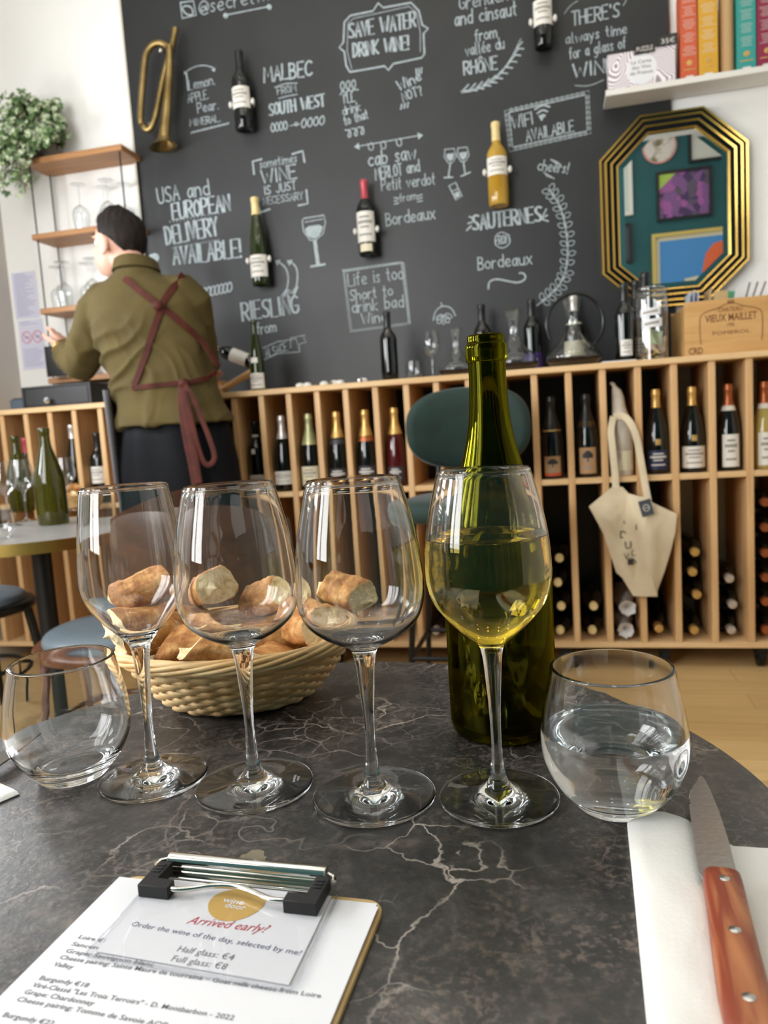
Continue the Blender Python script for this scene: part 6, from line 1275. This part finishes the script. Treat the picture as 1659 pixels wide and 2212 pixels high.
M['cushion'] = mat('grey_blue_leatherette', (92, 104, 112), 0.45, c2=(98, 110, 118), ns=30)
def cafe_chair(label, x, y, rz, frame, back, sz=0.46):
    """seat centre at (x, y); local -y is the open front"""
    c = thing('cafe_chair', label, 'chair', (x, y, 0), rz)
    rings = [[(r * cos(a), r * 0.98 * sin(a), z) for a in [2 * pi * j / 56 for j in range(56)]] for r, z in ((0.165, sz - 0.034), (0.205, sz - 0.034), (0.213, sz - 0.028), (0.215, sz - 0.010), (0.208, sz - 0.002), (0.170, sz - 0.002))]
    MB().loft(rings, 0, False, True).build('seat_ring', frame, c, smooth=60)
    MB().lathe(prof([(0, sz - 0.012), (0.12, sz - 0.012), (0.178, sz - 0.006), (0.186, sz + 0.008), (0.172, sz + 0.026), (0.12, sz + 0.040), (0, sz + 0.046)], 4), 56).build('cushion', M['cushion'], c, smooth=80)
    for sx in (-1, 1):
        MB().tube([(sx * 0.135, -0.14, sz - 0.035), (sx * 0.16, -0.165, 0.22), (sx * 0.185, -0.195, 0.0)], [0.016, 0.014, 0.011], 12).build('leg', frame, c)
        MB().tube([(sx * 0.12, 0.15, sz - 0.035), (sx * 0.15, 0.19, 0.2), (sx * 0.185, 0.25, 0.0)], [0.016, 0.014, 0.011], 12).build('leg', frame, c)
    MB().tube([(0.15 * cos(a), 0.15 * sin(a), 0.24) for a in [2 * pi * j / 40 for j in range(40)]], 0.008, 8, closed=True).build('stretcher_ring', frame, c)
    if back:
        H0, H1 = sz + 0.10, sz + 0.405; rings = []
        def bpnt(u, z, off): a = radians(90 + 62 * (u * 2 - 1)); rr = 0.225 + 0.06 * (z - sz) + off; return (rr * cos(a) * 0.95, 0.02 + rr * sin(a), z)
        for z0, o in ((H0, 0.0), (H0 + 0.02, 0.007), (H1 - 0.03, 0.007), (H1, 0.0), (H1 - 0.03, -0.007), (H0 + 0.02, -0.007)):
            rings.append([bpnt(u / 28, z0 - (0.05 * (abs(u / 14 - 1)) ** 2.5 if z0 > sz + 0.3 else -0.03 * (abs(u / 14 - 1)) ** 2), o) for u in range(29)])
        vs = [p for r in rings for p in r]; fs = []; n = 29; k = len(rings)
        for i in range(k):
            for j in range(n - 1): a_, b_ = i * n + j, ((i + 1) % k) * n + j; fs.append((a_, a_ + 1, b_ + 1, b_))
        fs.append(tuple(i * n for i in range(k))); fs.append(tuple(i * n + n - 1 for i in reversed(range(k))))
        MB().add(vs, fs).build('backrest', frame, c, smooth=50)
        for u in (0.12, 0.88): q = bpnt(u, H0 + 0.03, 0); MB().tube([(q[0] * 0.8, q[1] * 0.82, sz - 0.02), (q[0] * 0.98, q[1], sz + 0.07), (q[0], q[1], H0 + 0.03)], 0.011, 10).build('back_post', frame, c)
    return c
M['walnut_z'] = wood('bentwood_back', (58, 36, 23), (82, 52, 33), 'x', 0.35)
cafe_chair('brown bentwood chair with round grey-blue cushion below the brass-edged table', -0.79, 2.09, radians(-100), M['walnut'], True)
cafe_chair('brown bentwood chair seen from behind through the empty wine glasses', -0.405, 1.79, radians(176), M['walnut_z'], True, 0.455)
cafe_chair('black chair with grey-blue cushion at the left frame edge', -1.47, 2.59, radians(52), M['black_metal'], True, 0.475)

# ------------------------------------------------------------------ the man at the shelves
PS, PN = -0.78, 0.24
man = rthing('person', 'person in olive shirt and brown leather apron straps, back turned, reaching to the shelves', 'person', PS, PN, 0)
M['skin'] = mat('skin', (205, 158, 138), 0.55, c2=(214, 168, 148), ns=12); M['skin'].node_tree.nodes['Principled BSDF'].inputs['Subsurface Weight'].default_value = 0.15; M['skin'].node_tree.nodes['Principled BSDF'].inputs['Subsurface Radius'].default_value = (0.02, 0.008, 0.004)
M['olive'] = mat('olive_cotton', (72, 60, 22), 0.9, c2=(84, 71, 30), ns=6)
M['strap'] = mat('brown_leather', (62, 24, 15), 0.75, c2=(76, 31, 20), ns=25, spec=0.25)
M['navy'] = mat('black_leather', (12, 13, 17), 0.7, c2=(14, 15, 19), ns=8, bump=0.3, bs=14, spec=0.12)
M['grey_apron'] = mat('grey_apron_cloth', (120, 120, 126), 0.8, bump=0.2, bs=80)
M['hair'] = mat('dark_brown_hair', (20, 15, 13), 0.75, c2=(36, 28, 24), ns=2.0, stretch=(60, 60, 8), bump=0.9, bs=3, spec=0.25)
HD = Vector((-0.205, 0.085, 1.783)); HR = Matrix.Rotation(radians(76), 4, 'Z') @ Matrix.Rotation(radians(8), 4, 'X')     # the head turned to the left, a little down
def hl(x, y, z): return HD + HR @ (Vector((x, y, z)) * 1.08)                    # head frame: y forward, x to the right
def ell(mb, c, r, M3=None, seg=24): mb.ball(c, tuple(q * 1.08 for q in r), seg, 0, M3)
SHL, ELL, WRL = Vector((-0.285, 0.03, 1.555)), Vector((-0.405, 0.035, 1.315)), Vector((-0.590, 0.215, 1.415))
SHR, ELR, WRR = Vector((0.110, 0.04, 1.555)), Vector((0.078, 0.175, 1.335)), Vector((0.04, 0.30, 1.30))
mb = MB(); H3 = HR.to_3x3()
ell(mb, hl(0, -0.008, 0.022), (0.075, 0.094, 0.092), H3); ell(mb, hl(0, 0.026, -0.045), (0.058, 0.066, 0.072), H3); ell(mb, hl(0, 0.062, -0.088), (0.026, 0.022, 0.020), H3)
mb.tube([hl(0, 0.090, 0.012), hl(0, 0.106, -0.018), hl(0, 0.100, -0.030)], [0.009, 0.015, 0.011], 12); ell(mb, hl(0, 0.078, 0.026), (0.050, 0.016, 0.010), H3)
ell(mb, hl(0, 0.083, -0.056), (0.022, 0.010, 0.007), H3); ell(mb, hl(0, 0.082, -0.066), (0.020, 0.010, 0.006), H3)
for sx in (-1, 1): ell(mb, hl(sx * 0.079, -0.012, -0.012), (0.010, 0.021, 0.033), H3); ell(mb, hl(sx * 0.079, -0.010, -0.036), (0.008, 0.010, 0.012), H3)
mb.tube([hl(0, -0.012, -0.03), Vector((-0.128, 0.055, 1.69)), Vector((-0.108, 0.045, 1.62)), Vector((-0.085, 0.02, 1.54))], [0.058, 0.060, 0.066, 0.08], 24)
BT = [((0.022, 0.0, 0.93), 0.165, 0.115), ((0.010, 0.0, 1.05), 0.165, 0.115), ((-0.012, 0.005, 1.18), 0.150, 0.10), ((-0.04, 0.01, 1.34), 0.165, 0.110), ((-0.07, 0.015, 1.47), 0.185, 0.110), ((-0.09, 0.025, 1.57), 0.150, 0.080), ((-0.10, 0.035, 1.62), 0.08, 0.06)]
def torso(mb, T_, seg=40, p=2.3):
    mb.loft([[(c[0] + se(2 * pi * j / seg, rx, ry, p)[0], c[1] + se(2 * pi * j / seg, rx, ry, p)[1], c[2]) for j in range(seg)] for c, rx, ry in T_])
torso(mb, BT)
for S, E_, W_ in ((SHL, ELL, WRL), (SHR, ELR, WRR)):
    mb.tube([S + Vector((0.06 if S.x < 0 else -0.06, 0, 0.0)), S, S.lerp(E_, 0.5), E_, E_.lerp(W_, 0.35), W_], [0.04, 0.046, 0.044, 0.040, 0.042, 0.027], 18)
    # hand: palm, four fingers of unequal length, thumb from the side of the palm
    left = S.x < 0; d_ = Vector((-0.060, 0.055, 0.078)).normalized() if left else (W_ - E_).normalized()
    side = (d_.cross(Vector((0, 0, 1)))).normalized(); upv = side.cross(d_).normalized()
    pn = (upv * 0.9 + side * (0.45 if left else -0.45)).normalized(); wd_ = d_.cross(pn).normalized()
    mb.tube([W_ - d_ * 0.02, W_ + d_ * 0.02, W_ + d_ * 0.055, W_ + d_ * 0.088], [0.026, 0.031, 0.036, 0.034], 16, flat=0.5, up=pn)
    tips = []
    for i, (o, L_, cu, r_) in enumerate(((-0.028, 0.066, 0.10, 0.0088), (-0.0095, 0.076, 0.16, 0.0092), (0.0095, 0.071, 0.26, 0.0088), (0.027, 0.056, 0.36, 0.0078))):
        k0 = W_ + d_ * 0.082 + wd_ * o; dd = (d_ + wd_ * (o * 5.5)).normalized(); a1 = k0 + dd * L_ * 0.42; d2_ = (dd - pn * cu * 1.2).normalized(); a2 = a1 + d2_ * L_ * 0.32; d3_ = (dd - pn * cu * 2.4).normalized(); a3 = a2 + d3_ * L_ * 0.26
        mb.tube([k0 - dd * 0.02, k0, a1, a2, a3, a3 + d3_ * 0.004], [r_, r_ * 1.08, r_, r_ * 0.93, r_ * 0.8, r_ * 0.4], 12); tips.append(a3)
    tb = W_ + d_ * 0.028 - wd_ * 0.028; td = (d_ * 0.72 - wd_ * 0.62 - pn * 0.22).normalized(); td2 = (d_ * 0.92 - wd_ * 0.30 - pn * 0.2).normalized()
    mb.tube([tb - td * 0.012, tb + td * 0.022, tb + td * 0.045, tb + td * 0.045 + td2 * 0.028, tb + td * 0.045 + td2 * 0.033], [0.012, 0.0125, 0.0105, 0.009, 0.004], 12)
for sx in (-1, 1): mb.tube([(0.022 + sx * 0.085, 0, 0.98), (0.022 + sx * 0.095, 0.0, 0.80), (0.022 + sx * 0.10, 0.012, 0.50), (0.022 + sx * 0.105, 0.0, 0.30), (0.022 + sx * 0.11, -0.01, 0.07)], [0.088, 0.082, 0.056, 0.052, 0.036], 20); mb.tube([(0.022 + sx * 0.11, -0.03, 0.045), (0.022 + sx * 0.12, 0.06, 0.04), (0.022 + sx * 0.13, 0.15, 0.028)], [0.036, 0.036, 0.024], 16)
o = mb.build('body', M['skin'], man, smooth=0); md = o.modifiers.new('skin', 'REMESH'); md.mode = 'VOXEL'; md.voxel_size = 0.0042; md.use_smooth_shade = True; ms = o.modifiers.new('soft', 'SMOOTH'); ms.factor = 0.5; ms.iterations = 3
for sx in (-1, 1): MB().ball(hl(sx * 0.030, 0.070, 0.008), 0.0125, 14).build('eye', mat('eye', (230, 228, 224), 0.2), man); MB().tube([hl(sx * 0.016, 0.094, 0.030), hl(sx * 0.032, 0.090, 0.034), hl(sx * 0.048, 0.076, 0.028)], [0.003, 0.0042, 0.002], 8).build('eyebrow', M['hair'], man)
# hair
mb = MB(); rings = []; nA = 72
for i in range(21):
    v = i / 20; ring = []
    for j in range(nA):
        a = 2 * pi * j / nA; cb = -sin(a)                                   # a: 0 = right, pi/2 = front; cb = 1 at the back
        lim = radians(66 + 62 * max(0, cb) ** 0.6 - 2 * max(0, -cb)) if cb > -0.15 else radians(70 - 14 * (-cb))
        if abs(cb) < 0.35: lim = radians(88 + 14 * cb)
        th = lim * v; k = (1.12 + 0.07 * cos(th) * max(0, -cb + 0.6)) * (1 - 0.055 * v ** 3) + 0.035 * mn.noise(Vector((cos(a) * 5, sin(a) * 5, th * 4))) + 0.055 * mn.noise(Vector((cos(a) * 16, sin(a) * 16, th * 3)))
        x, y, z = 0.077 * k * sin(th) * cos(a), 0.097 * k * sin(th) * sin(a), 0.098 * k * cos(th)
        ring.append(hl(x, y - 0.010, z + 0.022))
    rings.append(ring)
mb.loft(rings, caps=True); o = mb.build('hair', M['hair'], man, smooth=80)
# shirt
TS = [((0.024, 0.0, 1.052), 0.236, 0.165), ((0.020, 0.0, 1.075), 0.232, 0.160), ((0.004, 0.0, 1.14), 0.216, 0.146), ((-0.014, 0.004, 1.20), 0.204, 0.138), ((-0.036, 0.01, 1.30), 0.208, 0.142), ((-0.060, 0.015, 1.41), 0.222, 0.148), ((-0.078, 0.02, 1.50), 0.226, 0.142), ((-0.090, 0.028, 1.57), 0.212, 0.124), ((-0.098, 0.036, 1.612), 0.160, 0.104), ((-0.106, 0.042, 1.645), 0.098, 0.086), ((-0.110, 0.045, 1.668), 0.082, 0.078)]
mb = MB(); torso(mb, TS, 48)
for S, E_, W_ in ((SHL, ELL, WRL), (SHR, ELR, WRR)):
    sg = 1 if S.x < 0 else -1
    mb.tube([S + Vector((sg * 0.10, 0, 0.01)), S + Vector((sg * 0.03, 0, 0.004)), S.lerp(E_, 0.12), S.lerp(E_, 0.5), S.lerp(E_, 0.85), E_, E_.lerp(W_, 0.25), E_.lerp(W_, 0.6), W_.lerp(E_, 0.06), W_.lerp(E_, 0.04)], [0.075, 0.080, 0.078, 0.068, 0.064, 0.062, 0.062, 0.056, 0.045, 0.040], 24)
shirt = mb.build('shirt', M['olive'], man, smooth=0)
md = shirt.modifiers.new('cloth', 'REMESH'); md.mode = 'VOXEL'; md.voxel_size = 0.0075; md.use_smooth_shade = True
ms = shirt.modifiers.new('soft', 'SMOOTH'); ms.factor = 0.6; ms.iterations = 6
# drag folds: worked into the cloth itself
dg_ = bpy.context.evaluated_depsgraph_get(); ev_ = shirt.evaluated_get(dg_); me_ = bpy.data.meshes.new_from_object(ev_); shirt.modifiers.clear(); shirt.data = me_
me_.materials.clear(); me_.materials.append(M['olive'])
nrm_ = [v.normal.copy() for v in me_.vertices]
def ridge(x): return (1 - min(1.0, abs(x) * 2.4)) ** 2
for v, n in zip(me_.vertices, nrm_):
    p = v.co; ar = 1.0 if p.x < -0.27 else 0.0
    wq = 0.06 * mn.noise(p * 6)
    f1 = ridge(mn.noise(Vector(((p.x * 0.75 + p.z * 0.66) * 3.2, (p.z * 0.75 - p.x * 0.66 + wq) * 11, p.y * 3))))
    f2 = ridge(mn.noise(Vector(((p.x * 0.5 - p.z * 0.86) * 3.0 + 7, (p.z * 0.5 + p.x * 0.86 + wq) * 12, p.y * 3 + 4))))
    wl = min(1.0, max(0.0, (1.50 - p.z) / 0.12)); lw_ = min(1, max(0.25, (0.10 - p.x) / 0.25))
    v.co = p + n * (wl * (0.020 * f1 * lw_ + 0.010 * f2 * (1 - 0.5 * lw_)) - 0.006 * wl + 0.006 * mn.noise(p * 9))
me_.update(); me_.shade_smooth()
# collar
rings = []
for rx, ry, dz in ((0.080, 0.077, -0.010), (0.084, 0.080, 0.0), (0.073, 0.071, 0.040), (0.069, 0.067, 0.042), (0.072, 0.069, 0.02), (0.070, 0.067, -0.006)):
    rings.append([(-0.112 - 0.10 * dz + rx * cos(a), 0.046 + 0.2 * dz + ry * sin(a) , 1.668 + dz * (1 - 0.35 * max(0, sin(a))) + 0.012 * max(0, -sin(a))) for a in [2 * pi * j / 40 for j in range(40)]])
MB().loft(rings, 0, False, True).build('collar', M['olive'], man, smooth=60)
rings = []
for rx, ry, dz in ((0.0745, 0.0725, 0.042), (0.084, 0.081, 0.036), (0.094, 0.090, -0.006), (0.091, 0.087, -0.008), (0.081, 0.078, 0.03)):
    rings.append([(-0.112 - 0.10 * dz + rx * cos(a), 0.046 + 0.2 * dz + ry * sin(a), 1.668 + dz * (1 - 0.35 * max(0, sin(a))) + 0.012 * max(0, -sin(a))) for a in [radians(q) for q in range(125, 416, 8)]])
mb = MB(); n = len(rings[0]); mb.add([p for r in rings for p in r], [(i * n + j, i * n + j + 1, ((i + 1) % 5) * n + j + 1, ((i + 1) % 5) * n + j) for i in range(5) for j in range(n - 1)]); mb.build('collar_fold', M['olive'], man, smooth=60)
# wrapped leather skirt of the apron, trousers, shoes
rings = []
for z, rx, ry in ((1.085, 0.205, 0.135), (1.0, 0.225, 0.148), (0.9, 0.242, 0.158), (0.75, 0.25, 0.165), (0.56, 0.255, 0.17)):
    rings.append([(0.020 + rx * cos(a), ry * sin(a) + 0.006 * sin(9 * a + z * 4), z) for a in [2 * pi * j / 60 for j in range(60)]])
o = MB().loft(rings, 0, False).build('apron_skirt', M['navy'], man, smooth=70); sd = o.modifiers.new('thick', 'SOLIDIFY'); sd.thickness = 0.004
mb = MB()
for sx in (-1, 1): mb.tube([(0.022 + sx * 0.07, 0, 1.02), (0.022 + sx * 0.095, 0.0, 0.80), (0.022 + sx * 0.10, 0.010, 0.50), (0.022 + sx * 0.105, 0.0, 0.30), (0.022 + sx * 0.11, -0.005, 0.085)], [0.100, 0.098, 0.080, 0.074, 0.070], 24)
mb.build('trousers', M['navy'], man, smooth=70)
for sx in (-1, 1): x = 0.022 + sx * 0.115; MB().loft([[(x + sx * 0.1 * y + rx * cos(a), y, max(0.0, zc + rz * sin(a))) for a in [2 * pi * j / 20 for j in range(20)]] for y, rx, zc, rz in ((-0.085, 0.02, 0.04, 0.035), (-0.07, 0.042, 0.045, 0.052), (0.0, 0.046, 0.045, 0.055), (0.08, 0.050, 0.035, 0.042), (0.16, 0.046, 0.028, 0.032), (0.195, 0.018, 0.02, 0.018))]).build('shoe', M['rubber'], man, smooth=60)
mb = MB(); mb.grid(lambda u, v: (-0.222 - 0.020 * u + 0.035 * v * (1 - u) - 0.02 * v + 0.010 * sin(u * 9), -0.10 + 0.16 * u, 1.205 - 0.58 * v), 10, 10); o = mb.build('apron_edge', M['grey_apron'], man, smooth=70); sd = o.modifiers.new('thick', 'SOLIDIFY'); sd.thickness = 0.004
# straps crossing on the back, laid on the shirt
def mp(px, py, y=-0.15): a = wall_at(px, py, PN - y); return Vector((a[0] - PS, 0, a[1]))
from mathutils.bvhtree import BVHTree
dg_ = bpy.context.evaluated_depsgraph_get(); ev_ = shirt.evaluated_get(dg_); me_ = ev_.to_mesh()
TREE = BVHTree.FromPolygons([v.co.copy() for v in me_.vertices], [tuple(p.vertices) for p in me_.polygons]); ev_.to_mesh_clear()
def lay(x, z):
    h = TREE.ray_cast(Vector((x, -0.6, z)), Vector((0, 1, 0)))
    for (c0, a0, b0), (c1, a1, b1) in zip(TS, TS[1:]):
        if c0[2] <= z <= c1[2]: t = (z - c0[2]) / (c1[2] - c0[2]); c = [p + (q - p) * t for p, q in zip(c0, c1)]; rx, ry = a0 + (a1 - a0) * t, b0 + (b1 - b0) * t
    u = min(abs(x - c[0]) / rx, 0.985); yt = c[1] - ry * (1 - u ** 2.3) ** (1 / 2.3) - 0.008; nn = Vector(((x - c[0]) / rx ** 2, (yt - c[1]) / ry ** 2, 0)).normalized()
    if h[0] is None or abs(h[0].y - yt) > 0.022: return Vector((x, yt, z)), nn
    return Vector((x, min(h[0].y, yt + 0.012), z)), (h[1] + nn * 2).normalized()
def strap(name, pts, w=0.024):
    """a leather strap laid on the back of the shirt"""
    q = [lay(p.x, p.z) for p in catmull([mp(*p) for p in pts], 8)]; P = [p + n * 0.005 for p, n in q]
    for _ in range(2): P = [P[0]] + [P[i - 1] * 0.25 + P[i] * 0.5 + P[i + 1] * 0.25 for i in range(1, len(P) - 1)] + [P[-1]]
    mb = MB(); rings = []
    for i, p in enumerate(P):
        t = (P[min(i + 1, len(P) - 1)] - P[max(i - 1, 0)]).normalized(); n = q[i][1]; n = (n - t * n.dot(t)).normalized(); s_ = t.cross(n)
        rings.append([p + s_ * (w / 2) + n * 0.002, p - s_ * (w / 2) + n * 0.002, p - s_ * (w / 2) - n * 0.003, p + s_ * (w / 2) - n * 0.003])
    return mb.loft(rings).build(name, M['strap'], man, smooth=40)
strap('apron_strap', [(243, 594), (262, 606), (300, 634), (335, 660), (370, 692), (406, 736), (440, 786)])
strap('apron_strap', [(351, 578), (346, 606), (336, 650), (326, 700), (308, 770), (286, 832)])
strap('waist_tie', [(283, 838), (320, 834), (360, 829), (398, 824), (420, 810), (436, 800)], 0.018)
def backy(px, py): return -0.165
k0 = mp(336, 659); MB().ball((k0.x, -0.136, k0.z), (0.022, 0.012, 0.018), 14).build('strap_loop', M['strap'], man)
k1 = mp(398, 828); MB().ball((k1.x, -0.152, k1.z), (0.022, 0.018, 0.020), 14).build('tie_knot', M['strap'], man)
def ribbon(pts, w=0.026, ys=(-0.158, -0.185)):
    q = catmull([Vector((mp(*p).x, ys[0] + (ys[1] - ys[0]) * (i / (len(pts) - 1)), mp(*p).z)) for i, p in enumerate(pts)], 6)
    MB().tube(q, w / 2, 8, flat=0.16, up=(0, 1, 0)).build('tie_end', M['strap'], man, smooth=50)
ribbon([(396, 830), (402, 870), (414, 930), (428, 990), (438, 1042)], 0.03)
ribbon([(402, 830), (424, 866), (440, 905), (458, 950), (468, 985), (460, 1002), (446, 998), (432, 960), (418, 900), (404, 846)], 0.02, (-0.165, -0.175))
ribbon([(392, 832), (394, 880), (404, 940), (420, 1010), (430, 1060)], 0.022, (-0.156, -0.180))
MB().tube([WRL - (WRL - ELL).normalized() * 0.004 + Vector((0.0, 0.0, 0.0)) + (lambda a: ((WRL - ELL).normalized().orthogonal() * cos(a) + (WRL - ELL).normalized().cross((WRL - ELL).normalized().orthogonal()) * sin(a)) * 0.033)(2 * pi * i / 24) for i in range(24)], 0.004, 8, closed=True).build('wristwatch_band', M['gold'], man)
